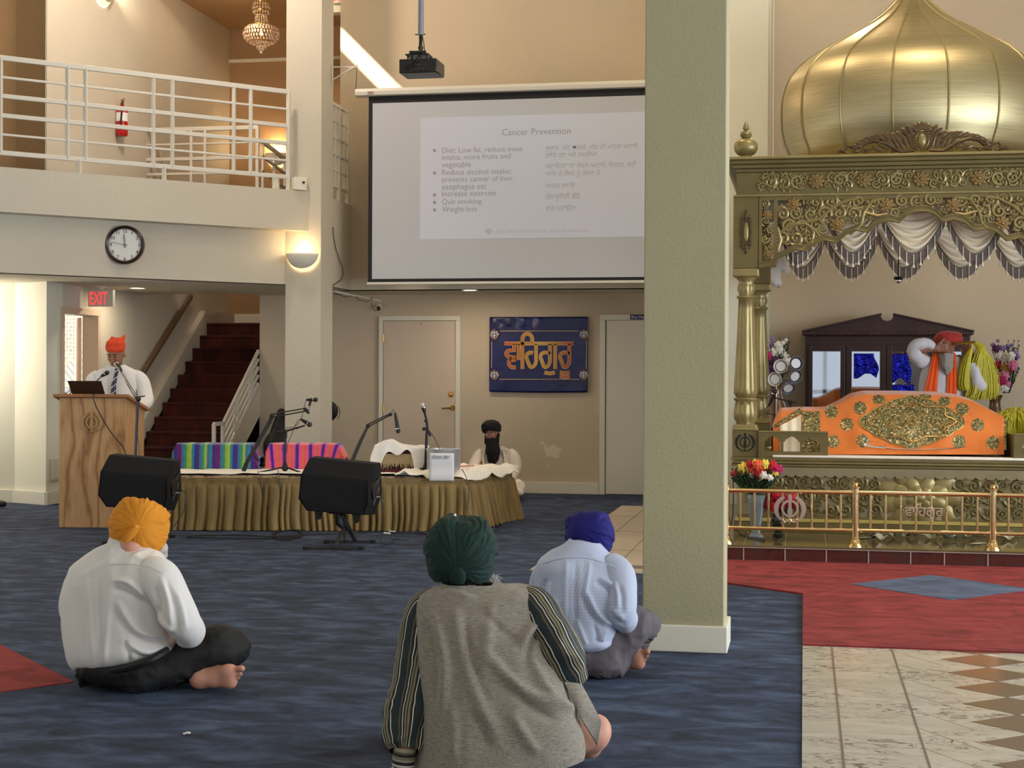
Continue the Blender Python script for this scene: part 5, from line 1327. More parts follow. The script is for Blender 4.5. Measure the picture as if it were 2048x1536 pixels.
for ring,(rad,L,wd,cnt,dy) in enumerate(((.20,.13,.075,9,0),(.12,.10,.06,8,-.014),(.06,.06,.04,7,-.026))):
    for k in range(cnt):
        a = 2*PI*(k+.5*ring)/cnt; 
        c = (cxm+rad*math.cos(a)*1.12, Y0-.008+dy, cz+rad*math.sin(a)*.72); mb.ball(c,(L,.02,wd),8,5,Matrix.Rotation(-a,4,'Y'))
mb.ball((cxm,Y0-.045,cz),(.05,.03,.04),10,7)
mb.build('carved_lotus', goldl, can)
# pedestals, posts
def post(px_c, Yc, sub=''):
    xc = XY(px_c,700,Yc) if px_c > 0 else -px_c
    return xc
def lathe_post(xc, Yc, parent=can):
    s = 1/244.0
    zz = lambda y: ZY(y,1490)
    prof = [(22,553),(22.5,549),(19,556),(14,562),(17,570),(18,577),(15,586),(14,589),(19,591),(19.5,594),(15.5,597),(16,620),(18.5,680),(21.5,740),(23.5,775),(24,786),(21,792),(18.5,794),(24,797),(24,800),(20,803),(22,812),(24,826),(23,838),(19,845),(18,849),(23,851),(24,855)]
    P_ = [(r*s,zz(y)) for r,y in prof][::-1]
    def fl(a, z):
        y_ = 1 if z > zz(593) or z < zz(802) else 1
        flu = abs(math.cos(4*a)); k = .13 if (zz(792) < z < zz(597) or zz(846) < z < zz(805) or zz(588) < z < zz(566)) else 0
        return 1-k*(1-flu)**1.0
    m = MB().lathe(P_, (xc,Yc,0), 64, fl); m.build('post', goldl, parent, auto=60)
    box((xc-.105,Yc-.105,zz(862)),(xc+.105,Yc+.105,zz(855))).build('post_base', goldl, parent, smooth=False, bevel=.01)
    box((xc-.095,Yc-.095,zz(858)),(xc+.095,Yc+.095,zz(849))).build('post_base', goldl, parent, smooth=False, bevel=.01)
xpl = XY(1490,880); 
for xc, Yc, hid in ((xpl,Y0+.10,0),(mirror(xpl),Y0+.10,0),(XY(1519,700,YB-.12),YB-.12,0),(mirror(XY(1519,700,YB-.12)),YB-.12,0)):
    box((xc-.103,Yc-.103,zl),(xc+.103,Yc+.103,ZY(862,1490))).build('pedestal', gold, can, smooth=False, bevel=.004)
    lathe_post(xc, Yc)
    box((xc-.103,Yc-.103,ZY(537,1490)),(xc+.103,Yc+.103,ZY(390,1490))).build('corner_block', gold, can, smooth=False, bevel=.004)
    box((xc-.105,Yc-.105,ZY(541,1490)-.05),(xc+.105,Yc+.105,ZY(537,1490))).build('capital', goldl, can, smooth=False, bevel=.01)
# inlaid emblem on the left pedestal and cartouches on the corner blocks
q = onY(1490,886,Y0-.005); khanda('pedestal_emblem', wallM((q[0],Y0-.0035,q[2]),(1,0,0)), .085, M['black_gloss'], can, .0005)
def cartouche(x, z, name='cartouche'):
    mb = MB(); h, w = .16, .036; y = Y0-.012
    pts = [(x+w*math.cos(a)*1.0, y, z+h*.62*math.copysign(abs(math.sin(a))**.5,math.sin(a))) for a in [2*PI*k/28 for k in range(29)]]
    mb.tube(pts,.007,6,cap=False)
    for k in range(12): a = 2*PI*k/12; mb.ball((x+w*1.25*math.cos(a),y,z+h*.66*math.copysign(abs(math.sin(a))**.5,math.sin(a))),(.010,.006,.012),6,4)
    for sg in (1,-1):
        for dz,dx,r in ((.72,0,.02),(.84,0,.014),(.96,0,.009),(.7,.022,.013),(.7,-.022,.013),(.6,.034,.012),(.6,-.034,.012)): mb.ball((x+dx,y,z+sg*h*dz*1.12),(r,.008,r*1.2),6,5)
    mb.build(name, M['bronze'], can)
    MB().ball((x,Y0-.008,z),(w*.62,.012,h*.52),14,8).build('cartouche_boss', goldl, can)
cartouche(xpl, ZY(464,1492)); cartouche(mirror(xpl), ZY(464,1492))
# entablature
zc_t = ZY(312); wC = XC-XY(1456,312)
for (y0_,y1_,ex,mt) in ((312,318,1.0,goldl),(318,326,.96,gold),(326,334,.93,gold),(334,341,.90,gold)):
    f = (ex-.9)/.1*.09; ringbox(W2-.02+f, Y0-.02-f, ZY(y1_), ZY(y0_), 'cornice', mt, .006)
ringbox(W2-.03, Y0-.0, ZY(387), ZY(341), 'frieze', gold)
ringbox(W2-.005, Y0-.022, ZY(390.5), ZY(386.5), 'moulding', goldl)
box((XC-W2-.0,Y0-.06,zc_t-.02),(XL0+.25,Y0+.2,zc_t+.0)).build('cornice_break', goldl, can, smooth=False, bevel=.006)
mb = MB(); zf0, zf1 = ZY(377), ZY(345)
fr_x0 = XY(1519,360)
mb2 = MB()
for px_ in (1632,1728,1842,1957,2052):
    X = XY(px_,360) if px_ < 2000 else mirror(XY(1632,360)); mb2 = MB(); rosette(mb2, X, (zf0+zf1)/2, Y0-.012, .066, 9); mb2.build('carved_rosette', M['carved_rose'], can)
ros = [XY(p_,360) for p_ in (1632,1728,1842,1957)]
fill(mb, lambda x,z,r: all(abs(x-q)>.06 for q in ros), fr_x0, mirror(fr_x0), zf0, zf1, Y0-.008, .040, .1)
fill(mb, lambda x,z,r: all(abs(x-q)>.085 for q in ros), fr_x0+.05, mirror(fr_x0)-.05, zf0+.02, zf1-.02, Y0-.01, .06, .1)
mb.build('frieze_carving', goldl, can)
# scalloped fretwork valance
top = ZY(391)
arc_px = [(1517.5,537),(1542,533),(1557,517),(1571,510),(1590,499),(1611.5,503),(1628,489),(1648,481),(1672,486),(1690,470),(1711,461),(1736,465),(1752,450),(1776,441),(1796.5,446),(1812,431),(1828,424),(1840,423)]
cusps = {5,8,11,14}
L_ = []
def seg_interp(p, q, n=5): return [(p[0]+(q[0]-p[0])*k/n, p[1]+(q[1]-p[1])*k/n) for k in range(n)]
for i in range(len(arc_px)-1): L_ += seg_interp(arc_px[i], arc_px[i+1], 3)
L_.append(arc_px[-1])
left = [(XY(x,y), ZY(y,x)) for x,y in L_]; offx = XC-left[-1][0]; left = [(x+offx*min(1,(i/len(left))),z) for i,(x,z) in enumerate(left)]
edge = left+[(mirror(x),z) for x,z in left[::-1][1:]]
def edge_z(x):
    for (x0_,z0_),(x1_,z1_) in zip(edge,edge[1:]):
        if x0_ <= x <= x1_ and x1_ > x0_: return z0_+(z1_-z0_)*(x-x0_)/(x1_-x0_)
    return edge[0][1]
mb = MB(); bw = .042
for (x0_,z0_),(x1_,z1_) in zip(edge,edge[1:]): mb.prism([(x0_,Y0-.012,z0_),(x1_,Y0-.012,z1_),(x1_,Y0-.012,z1_+bw),(x0_,Y0-.012,z0_+bw)],(0,.05,0))
mb.tube([(x,Y0-.012,z+.004) for x,z in edge],.008,6); mb.tube([(x,Y0-.012,z+bw) for x,z in edge],.006,6)
xs1, xs2 = XY(1521,450), XY(1548,450)
for xx in (xs1-.012, xs2, XC-.012, mirror(xs2)-.03, mirror(xs1)-.012):
    mb.box((xx,Y0-.01,edge_z(xx)+.01),(xx+(.028 if xx in (xs2,) else .024),Y0+.03,top))
mb.box((xs1,Y0-.005,top-.03),(mirror(xs1),Y0+.03,top+.004))
mb.box((xs1,Y0+.0,ZY(537,1517)+.01),(xs2+.02,Y0+.03,ZY(522,1530)))
mb.build('scalloped_frame', gold, can)
flw = [(1587,409),(1674,450),(1774,410),(1906,411),(2005,447),(1535,430),(1535,511)]
F3 = [(XY(x,y), ZY(y,x)) for x,y in flw]
for k,(x,z) in enumerate(F3+[(mirror(F3[i][0]),F3[i][1]) for i in (0,5,6)]):
    mb = MB(); rosette(mb, x, z, Y0-.004, .042 if k in (5,6,8,9) else .062, 8); mb.build('carved_rosette', M['carved_rose'], can)
mb = MB()
def insv(x, z, r): return z-r*.8 > edge_z(x)+bw*.7 and z+r*.6 < top+.01 and all((x-a)**2+(z-b_)**2 > (.05+r*.6)**2 for a,b_ in F3) and abs(x-XC) > .03
fill(mb, insv, xs2+.03, mirror(xs2)-.03, ZY(535), top, Y0+.006, .060, .25)
fill(mb, insv, xs2+.08, mirror(xs2)-.08, ZY(525), top-.01, Y0+.012, .042, .5)
fill(mb, lambda x,z,r: all(abs(z-b_) > .05 for a,b_ in F3[5:]), xs1+.01, xs2-.002, ZY(522,1535), top-.02, Y0+.004, .042, .1)
fill(mb, lambda x,z,r: all(abs(z-b_) > .05 for a,b_ in F3[5:]), mirror(xs2)+.002, mirror(xs1)-.01, ZY(522,1535), top-.02, Y0+.004, .042, .1)
# sweeping vine stems
for sgn in (1,-1):
    fx = lambda x: x if sgn > 0 else mirror(x)
    for pts in (((1556,470),(1580,452),(1610,446),(1640,438),(1662,418),(1690,402),(1715,398)),((1610,446),(1630,460),(1640,475)),((1700,470),(1722,450),(1728,425),(1745,402),(1770,398)),((1728,425),(1755,432),(1775,428)),((1600,500),(1625,482),(1628,462),(1612,448),(1580,447),(1558,468)),((1556,500),(1562,480),(1556,455))):
        P_ = [(fx(XY(x,y)),Y0-.006,ZY(y,x)) for x,y in pts]; mb.tube(P_,[.010+.004*math.sin(PI*i/(len(P_)-1)) for i in range(len(P_))],6)
mb.build('fretwork', goldl, can)
# crest on the cornice
mb = MB(); q = onY(1846,300,Y0); CX_ = XC; zc0 = zc_t
s = 1/243.0
for sgn in (1,-1):
    P = lambda x,y: (CX_+sgn*x*s, Y0-.06, zc0+y*s)
    mb.tube([P(14,6),P(40,4),P(66,20),P(90,27),P(108,22),P(118,10),P(108,4),P(98,10)],[.012,.016,.018,.018,.015,.012,.009,.006],7)
    mb.tube([P(95,10),P(115,8),P(132,14),P(142,18),P(147,12),P(141,9)],[.008,.012,.012,.010,.008,.005],7)
    mb.tube([P(140,4),P(155,6),P(162,3)],[.012,.009,.003],6)
    mb.tube([P(46,4),P(58,10),P(56,3),P(50,4)],[.007,.008,.008,.005],6)
    for (x,y,a,l) in ((22,44,60,14),(30,40,50,14),(38,34,40,15),(48,32,40,15),(58,34,35,14),(66,34,30,14),(78,33,25,13),(88,32,10,12),(98,31,0,12),(108,27,-10,12),(118,22,-20,10),(120,16,-10,10),(130,17,-15,9),(70,14,30,12),(78,18,40,10),(84,10,20,12),(60,22,50,12),(50,22,60,12),(40,20,60,14),(30,22,70,14),(150,8,10,9),(124,6,0,9)):
        p_ = P(x,y); mb.ball((p_[0],p_[1]-.004,p_[2]),(l*s,.012,l*s*.36),7,4,Matrix.Rotation(-R(a)*sgn if sgn>0 else -R(180-a),4,'Y'))
    mb.tube([P(8,6),P(20,14),P(24,28),P(20,42),P(12,48),P(8,43)],[.008,.011,.012,.011,.008,.005],7)
for k in range(7): a = R(30+20*k); mb.ball((CX_+math.cos(a)*15*s,Y0-.064,zc0+(40+math.sin(a)*13)*s),(9*s,.012,5*s),7,4,Matrix.Rotation(-a,4,'Y'))
mb.tube([(CX_+math.cos(2*PI*k/24)*12.5*s,Y0-.07,zc0+(26+math.sin(2*PI*k/24)*17)*s) for k in range(25)],.007,6,cap=False)
for k in range(22): a = 2*PI*k/22; mb.ball((CX_+math.cos(a)*17*s,Y0-.068,zc0+(26+math.sin(a)*21)*s),.008,6,4)
mb.build('crest', M['bronze'], can)
MB().ball((CX_,Y0-.07,zc0+25*s),(8*s,.022,13*s),14,8).build('crest_boss', goldl, can)
# finials on the corners
def finial(x, y):
    sc = 1/244.0; pr_f = [(19,0),(20,2),(12,5),(11,8),(17,10),(22,16),(24,23),(23,32),(18,38),(11,41),(7,43),(10,45),(12,50),(10,55),(5,57),(4,60),(7,61),(6,66),(3,74),(0,78)]
    MB().lathe([(r*sc,zc_t+h*sc) for r,h in pr_f], (x,y,0), 28).build('finial', goldl, can)
xf = XY(1491,305)
for x in (xf, mirror(xf)): finial(x, Y0+.08)
# canopy roof board and drum, onion dome
box((XC-W2+.05,Y0+.03,ZY(390)),(XC+W2-.05,YB,ZY(380))).build('canopy_ceiling', plain('navy_lining', srgb(40,40,84), .8), can, smooth=False)
YD = 13.98
dpx = [(272,330),(262,330),(243,310),(252,290),(258,262),(259,235),(258.5,214),(256,196),(250,175),(240,155),(226,138),(208,122),(187,108),(165,95),(143,82),(121,70),(100,58),(82,46),(66,34),(52,22),(40,10),(33,0),(25,-14),(18,-30),(12,-50),(9,-80)]
DD_ = float(((np.array([XC,YD,3.6])-_C) @ (_r @ np.array([0,0,-1.0])))); sD = FPX/DD_
hz = 754+.0045*(1831-1024)
prof = [(r/sD, CAMH+(hz-y)/sD) for r,y in dpx[2:]]; prof = [(prof[0][0]*.97, zc_t-.02)]+prof
NG = 16; ph = R(22.5)*.5
def brushed(name):
    m, nt, b = _nt(name); b.inputs['Metallic'].default_value = .92; b.inputs['Roughness'].default_value = .44; b.inputs['Anisotropic'].default_value = .5
    v = _coord(nt,'Object',(.5,.5,26)); f = _noise(nt, v, 6, 4); c = _ramp(nt, f, [(.3,srgb(172,160,122)),(.7,srgb(194,182,146))]); nt.links.new(c, b.inputs['Base Color'])
    _bump(nt, b, f, .08, .004); return m
M['dome'] = brushed('brushed_brass_sheet')
MB().lathe(prof, (XC,YD,0), NG*8, lambda a,z: 1-.012*abs(math.sin(NG/2*(a-ph)))*0-.0).build('dome', M['dome'], can, auto=180)
for k in range(NG):
    a = ph+2*PI*k/NG; MB().tube([(XC+(r+.002)*math.cos(a),YD+(r+.002)*math.sin(a),z) for r,z in prof],.010,6).build('dome_rib', M['gold_light'], can)
zt3 = prof[-1][1]; MB().lathe([(.04,zt3),(.12,zt3+.08),(.12,zt3+.14),(.05,zt3+.22),(.08,zt3+.3),(.02,zt3+.42),(0,zt3+.5)], (XC,YD,0), 24).build('dome_spire', goldl, can)
# low side boxes with arched openings
for sgn in (1,-1):
    fx = (lambda x: x) if sgn > 0 else mirror
    x0_, x1_ = XY(1517,890), XY(1656,890); zt_, z0_ = ZY(862,1600), zl
    arcs = [(XY(a,890),XY(b_,890)) for a,b_ in ((1529,1561),(1567,1600),(1604,1640))]
    mb = MB(); zo0, zo1 = ZY(903,1600), ZY(872,1600)
    def bx(xa, xb, za_, zb_): xa, xb = sorted((fx(xa),fx(xb))); mb.box((xa,Y0-.03,za_),(xb,Y0-.01,zb_))
    bx(x0_,x1_,z0_,zo0); bx(x0_,x1_,zo1,zt_); xs = [x0_]+[v for a in arcs for v in a]+[x1_]
    for i in range(0,8,2): bx(xs[i],xs[i+1],zo0,zo1)
    for a,b_ in arcs:
        c = (a+b_)/2; h = (b_-a)/2
        for k in range(6):
            t0, t1 = k/6, (k+1)/6
            f = lambda t: zo1-.0-(.75*h)*(t**1.6)-.008*abs(math.sin(3*PI*t))
            for s2 in (1,-1): 
                xa, xb = fx(c+s2*h*t0), fx(c+s2*h*t1); mb.prism([(xa,Y0-.03,zo1+.001),(xb,Y0-.03,zo1+.001),(xb,Y0-.03,f(t1)),(xa,Y0-.03,f(t0))],(0,.02,0))
    mb.build('arched_side_screen', gold, can, smooth=False)
    xa, xb = sorted((fx(x0_),fx(x1_))); box((xa,Y0-.04,zt_-.012),(xb,Y0+.02,zt_)).build('side_screen_cap', goldl, can, smooth=False, bevel=.004)
    xa, xb = sorted((fx(x1_-.02),fx(x1_))); box((xa,Y0-.0095,z0_),(xb,Y0+1.0,zt_-.013)).build('side_screen_return', gold, can, smooth=False)

# ---- drapes in the canopy
M['satin'] = plain('ivory_satin', srgb(236,224,200), .5, sheen=.1, bump=(10,.15,.01))
M['fringe_dark'] = plain('dark_purple_fringe', srgb(92,82,80), .8, vary=.2, vscale=60)
M['tassel'] = plain('cream_tassel', srgb(230,220,200), .7)
def swag(root, x0, x1, ytop, ybot, Y, fr=.085, tilt=0.0):
    X0_, X1_ = onY(x0,ytop,Y)[0], onY(x1,ytop,Y)[0]; zt_ = float(onY(x0,ytop,Y)[2]); D_ = zt_-float(onY(x0,ybot,Y)[2]); Wd = X1_-X0_
    def f(u, v):
        c = 1-abs(2*u-1)**1.9; z = zt_-D_*v*(.10+.90*c)-.02*v; x = X0_+Wd*(u+(0.5-u)*.10*(1-v)*0)
        y = Y+.030*math.sin(v*2*PI*5.5)*(.35+.65*c)*(.4+.6*v)-.05*c*v
        return (x,y,z)
    MB().grid(f, 30, 44).build('swag', M['satin'], root, auto=180)
    n = 26; mb = MB()
    for i in range(n):
        u0, u1 = i/n, (i+1)/n; a = Vector(f(u0,1)); b_ = Vector(f(u1,1)); 
        for q in range(2):
            p0 = a.lerp(b_,q/2+.04); p1 = a.lerp(b_,q/2+.46); ln = fr*(1+.05*math.sin(i*3+q)); mb.prism([p0+Vector((0,-.004,.012)),p1+Vector((0,-.004,.012)),p1+Vector((0,-.004,-ln)),p0+Vector((0,-.004,-ln))],(0,.004,0))
    tag(mb.build('fringe', M['fringe_dark'], root, smooth=False), kind='stuff')
    mb = MB()
    for i in range(9):
        p = Vector(f((i+.5)/9,1)); mb.tube([p+Vector((0,-.012,.0)),p+Vector((0,-.012,-fr))],.0035,5); mb.tube([p+Vector((0,-.012,-fr*.95)),p+Vector((0,-.012,-fr*1.3))],[.004,.013],7)
    tag(mb.build('tassel_row', M['tassel'], root), kind='stuff')
dr = thing('swag_valance', 'ivory swag curtain with dark tasselled fringe inside the front of the canopy', 'curtain', (XC,12.98,ZY(395,1840,12.98)))
dr['_skip'] = 0
for (a,b_,yb) in ((1552,1640,505),(1655,1757,504),(1764,1890,505),(1894,2009,506),(2012,2120,505)): swag(dr, a, b_, 418, yb, 12.98)
dr2 = thing('swag_valance', 'ivory swag curtain with dark tasselled fringe at the rear of the canopy', 'curtain', (XC,14.8,ZY(400,1840,14.8)))
for (a,b_) in ((1563,1650),(1650,1757),(1757,1865),(1865,1983),(1983,2090)): swag(dr2, a, b_, 455, 534, 14.8, .095)
for o_, Yc in ((dr,12.98),(dr2,14.8)): box((XC-1.25,Yc-.01,ZY(420,1840,Yc) if Yc<13 else ZY(452,1840,Yc)),(XC+1.25,Yc+.02,ZY(391))).build('heading', M['satin'], o_, smooth=False)
dc = thing('security_camera', 'small dark dome camera hanging below the rear swags', 'security camera', onY(1797,556,14.5)); q = Vector(tuple(onY(1797,560,14.5)))
MB().lathe([(0,.03),(.04,.03),(.045,.01),(.03,0),(0,0)], c=tuple(q), cap=False).tube([q+Vector((0,0,.03)),(q.x,q.y,ZY(391))],.006,6).build('mount', M['black_gloss'], dc); MB().ball(q-Vector((0,0,.005)),.027,12,8).build('dome', M['chrome'], dc)
wd = thing('white_cloth', 'crumpled white cloth bundle showing behind the left canopy post', 'cloth', onY(1552,540,15.3))
Bc = Blob(.05); q = lambda x,y: onY(x,y,15.35)
Bc.cap(q(1548,512),q(1548,560),.07,.045).cap(q(1560,520),q(1572,545),.05,.03).cap(q(1535,545),q(1550,565),.05,.05)
vf = Bc.mesh(.016); soft(cloth_noise(vf,.02,9,2.0),'cloth',M['white_cloth'],wd)
MB().tube([q(1545,510),(q(1545,510)[0],15.35,7.3)],.004,6).build('cord', M['white_cloth'], wd)
# ---- brass railing
br = thing('brass_railing', 'polished brass railing with emblem and lettering along the shrine step', 'railing', (XC,11.8,.125))
bm = M['brass_rail']; YR = 11.8; PXs = [XY(x,1000,YR) for x in (1452,1711,1986)]; PXs.append(2*PXs[2]-PXs[1])
for x in PXs:
    MB().lathe([(.058,.125),(.058,.135),(.046,.142),(.05,.15),(.036,.165),(.030,.18),(.034,.185),(.026,.195),(.026,.555),(.034,.56),(.034,.568),(.022,.575),(.016,.585),(.026,.592),(.026,.60),(.013,.61),(0,.614)], (x,YR,0), 28, cap=False).build('post', bm, br)
    for k in range(8): a = 2*PI*k/8; 
for i in range(3):
    a, b_ = PXs[i], PXs[i+1]
    for z, r in ((.526,.0175),(.243,.015)): MB().tube([(a+.02,YR,z),(b_-.02,YR,z)], r, 14).build('rail', bm, br)
    for k in range(1,9): x = a+(b_-a)*k/9; MB().tube([(x,YR,.25),(x,YR,.52)], .0095, 10).build('baluster', bm, br)
q = onY(1580,1019,YR); khanda('brass_emblem', wallM((q[0],YR-.022,q[2]),(1,0,0)), .122, M['silver_emblem'], br, .006)
q0 = onY(1809,1037,YR); q1 = onY(1886,1012,YR)
fit_text('brass_lettering','ਵਾਹਿਗੁਰੂ'.replace('ਹਿ','ਹਿ'),(q0[0],YR-.020,q0[2]-.005),q1[0]-q0[0],q1[2]-q0[2]+.02,(1,0,0),M['silver_emblem'],br,.006)
# ================================================================== THINGS ON AND AROUND THE SHRINE
# cloth over the scripture: a surface laid out over the platform, front hanging, top rounded back over the cushions
def strip(mb, f, us, vs): 
    nu, nv = len(us), len(vs); P = [f(u,v) for v in vs for u in us]
    mb.add(P, [(j*nu+i,j*nu+i+1,(j+1)*nu+i+1,(j+1)*nu+i) for j in range(nv-1) for i in range(nu-1)])
top_px = [(1546,858),(1552,840),(1562,822),(1600,820),(1640,820),(1655,819),(1680,808),(1705,794),(1730,789),(1800,789),(1880,791),(1915,795),(1945,803),(1975,818),(1995,828),(2005,832),(2010,840)]
tx = [p[0] for p in top_px]; ty = [p[1] for p in top_px]
SUP = {}
def surf(x, y):
    """front face of the cloth: photo pixel -> place (leans back towards the top)"""
    yt = float(np.interp(x, tx, ty)); t = min(1,max(0,(908-y)/(908-yt))); k = (908-yt)/119.0
    Y = 12.86+.05*(1-k)+.30*k*t**1.7+.012*mnoise.noise(Vector((x/34,y/40,1)))+.006*math.sin(x/13+y/30)*(1-t)
    return Vector(tuple(onY(x,y,Y)))
rum = thing('embroidered_cloth', 'orange cloth with a large gold embroidered medallion covering the scripture stand', 'cloth', onY(1800,908,13.0))
def f_front(u, v):
    x = 1546+(2008-1546)*u; yt = float(np.interp(x,tx,ty)); return tuple(surf(x, 909-(909-yt)*v))
def f_back(u, v):
    x = 1546+(2008-1546)*u; yt = float(np.interp(x,tx,ty)); p = surf(x,yt); k = (908-yt)/119.0
    q = Vector((p.x-.02, p.y+.45*k+.2, p.z)); r = p.lerp(q, min(1,v*1.4)); r.z += .03*math.sin(PI*min(1,v*1.4))*k
    if v > .7: r.z -= (v-.7)/.3*(p.z-.74)
    return tuple(r)
M['orange_cloth'] = plain('orange_silk', srgb(228,122,40), .6, sheen=.35, bump=(16,.25,.01), vary=.06, vscale=5)
mb = MB(); mb.grid(f_front, 120, 40); mb.grid(f_back, 120, 30)
bm_ = mb.build('orange_cover', M['orange_cloth'], rum, auto=75)
def glitter():
    m, nt, b = _nt('gold_sequin_embroidery'); b.inputs['Roughness'].default_value = .4; b.inputs['Metallic'].default_value = .35
    v = _coord(nt,'Object'); vo = nt.nodes.new('ShaderNodeTexVoronoi'); vo.inputs['Scale'].default_value = 95; nt.links.new(v, vo.inputs['Vector'])
    sp = nt.nodes.new('ShaderNodeSeparateColor'); nt.links.new(vo.outputs['Color'], sp.inputs[0])
    nt.links.new(_ramp(nt, sp.outputs[0], [(0,srgb(92,92,58)),(.4,srgb(142,136,90)),(.7,srgb(168,140,84)),(.86,srgb(190,150,90)),(.93,srgb(250,226,170))],'CONSTANT'), b.inputs['Base Color'])
    nt.links.new(_ramp(nt, sp.outputs[1], [(0,(.5,.5,.5,1)),(.8,(.2,.2,.2,1))]), b.inputs['Roughness']); _bump(nt, b, vo.outputs['Distance'], .8, .006); return m
M['glitter'] = glitter(); M['gold_thread'] = plain('gold_thread', srgb(206,166,96), .3, .6)
N_ = Vector((0,-1,.25)).normalized()
def patch(cx, cy, rfn, name, mat, lift=.006, nr=6, na=48):
    vs = [surf(cx,cy)+N_*lift*1.6]; 
    for j in range(1,nr+1):
        for k in range(na):
            a = 2*PI*k/na; rx, ry = rfn(a); q = j/nr; vs.append(surf(cx+rx*q*math.cos(a), cy-ry*q*math.sin(a))+N_*(lift if j<nr else .0015))
    fs = [(0,1+k,1+(k+1)%na) for k in range(na)]
    for j in range(nr-1):
        for k in range(na): a = 1+j*na+k; b_ = 1+j*na+(k+1)%na; fs.append((a,a+na,b_+na,b_))
    return MB().add(vs, fs).build(name, mat, rum)
def med(a):
    ca, sa = abs(math.cos(a)), abs(math.sin(a)); base = 1/((ca/1.0)**1.35+(sa/1.0)**1.35)**(1/1.35)
    sc = 1+.035*abs(math.sin(7*a)); return (105*base*sc, 52*base*sc)
patch(1824, 844, med, 'medallion', M['glitter'], nr=14, na=120)
def loop(cx, cy, rfn, q, lift=.012, r=.0045, name='gold_outline'):
    MB().tube([surf(cx+rfn(a)[0]*q*math.cos(a), cy-rfn(a)[1]*q*math.sin(a))+N_*lift for a in [2*PI*k/120 for k in range(121)]], r, 5, cap=False).build(name, M['gold_thread'], rum)
loop(1824,844,med,1.0,.005); loop(1824,844,lambda a:(80*(1+.10*math.cos(8*a)),36*(1+.10*math.cos(8*a))),1.0)
for (x,y,r) in ((1824,844,9),(1824,844,5),(1778,844,5),(1869,844,5),(1824,812,4),(1824,880,4),(1790,858,4),(1885,856,4),(1738,846,5),(1911,846,5)):
    loop(x,y,lambda a,r=r:(r,r*1.2),1.0,.014,.0035,'gold_coil')
for (x,y) in ((1663,824),(1694,849),(1720,816),(1726,882),(1666,883),(1757.5,799),(1819,797),(1889,802),(1924,818),(1955.5,850),(1918,883),(1986,885),(1850,793)):
    ry = 13 if y > 812 else (9 if y > 797 else 5)
    patch(x,y,lambda a,ry=ry:(13*(1+.07*math.cos(8*a)),ry*(1+.07*math.cos(8*a))),'rosette_patch',M['glitter'],.004,3,32)
mb = MB(); rsq = random.Random(5)
for k in range(170):
    x = rsq.uniform(1650,2000); y = rsq.uniform(800,905)
    if y < np.interp(x,tx,ty)+3: continue
    mb.ball(surf(x,y)+N_*.003, rsq.choice((.003,.004,.0055)), 5, 4)
tag(mb.build('sequins', plain('bright_sequin', srgb(246,222,170), .15, .8), rum), kind='stuff')
# gold border at the left and right ends, white cloth showing at the left, pale sheet along the ledge
mb = MB(); strip(mb, lambda u,v: tuple(surf(*(np.array([1547,857])*(1-u)+np.array([1604,826])*u + np.array([0,-13.0])*v*(.5+.5*u)))+N_*.006), [i/20 for i in range(21)], [0,.5,1])
strip(mb, lambda u,v: tuple(surf(1603+(1640-1603)*u, 904-(904-823)*v)+N_*.006), [i/10 for i in range(11)], [i/16 for i in range(17)])
mb.build('gold_border', M['glitter'], rum)
mb = MB(); strip(mb, lambda u,v: tuple(surf(2006+7*u, 900-(64)*v)+Vector((.0,.01,0))), [0,.5,1], [i/10 for i in range(11)]); mb.build('gold_border', M['glitter'], rum)
mb = MB(); strip(mb, lambda u,v: tuple(surf(1560+(1602-1560)*u, 905-(905-(852-22*u))*v)+N_*(.010+.006*math.sin(u*14))), [i/24 for i in range(25)], [i/8 for i in range(9)])
mb.build('white_lining', M['satin'], rum)
tag(box((XY(1545,912),Y0-.055,ZY(917)+.002),(mirror(XY(1545,912)),Y0+.12,ZY(917)+.022)).build('ledge_sheet', M['sheet'], None, bevel=.008), 'white sheet laid along the front ledge under the orange cloth', 'cloth')
swd = thing('sword', 'long slender curved sword with dark sheath lying before the orange cloth', 'sword', surf(1830,897))
sp_ = [(1729,890),(1745,893),(1770,895),(1800,898),(1850,899),(1890,897),(1915,895),(1933,893)]
MB().tube([surf(x,y)+Vector((0,-.03,0)) for x,y in sp_[2:]],[.009]*5+[.003],8,flat=.5).build('sheath', plain('silver_black_sheath', srgb(92,86,92), .25, .7), swd)
MB().tube([surf(x,y)+Vector((0,-.03,0)) for x,y in sp_[:3]],[.012,.01,.010],8).ball(surf(1729,889)+Vector((0,-.03,0)),.016,8,6).build('hilt', M['chrome'], swd)
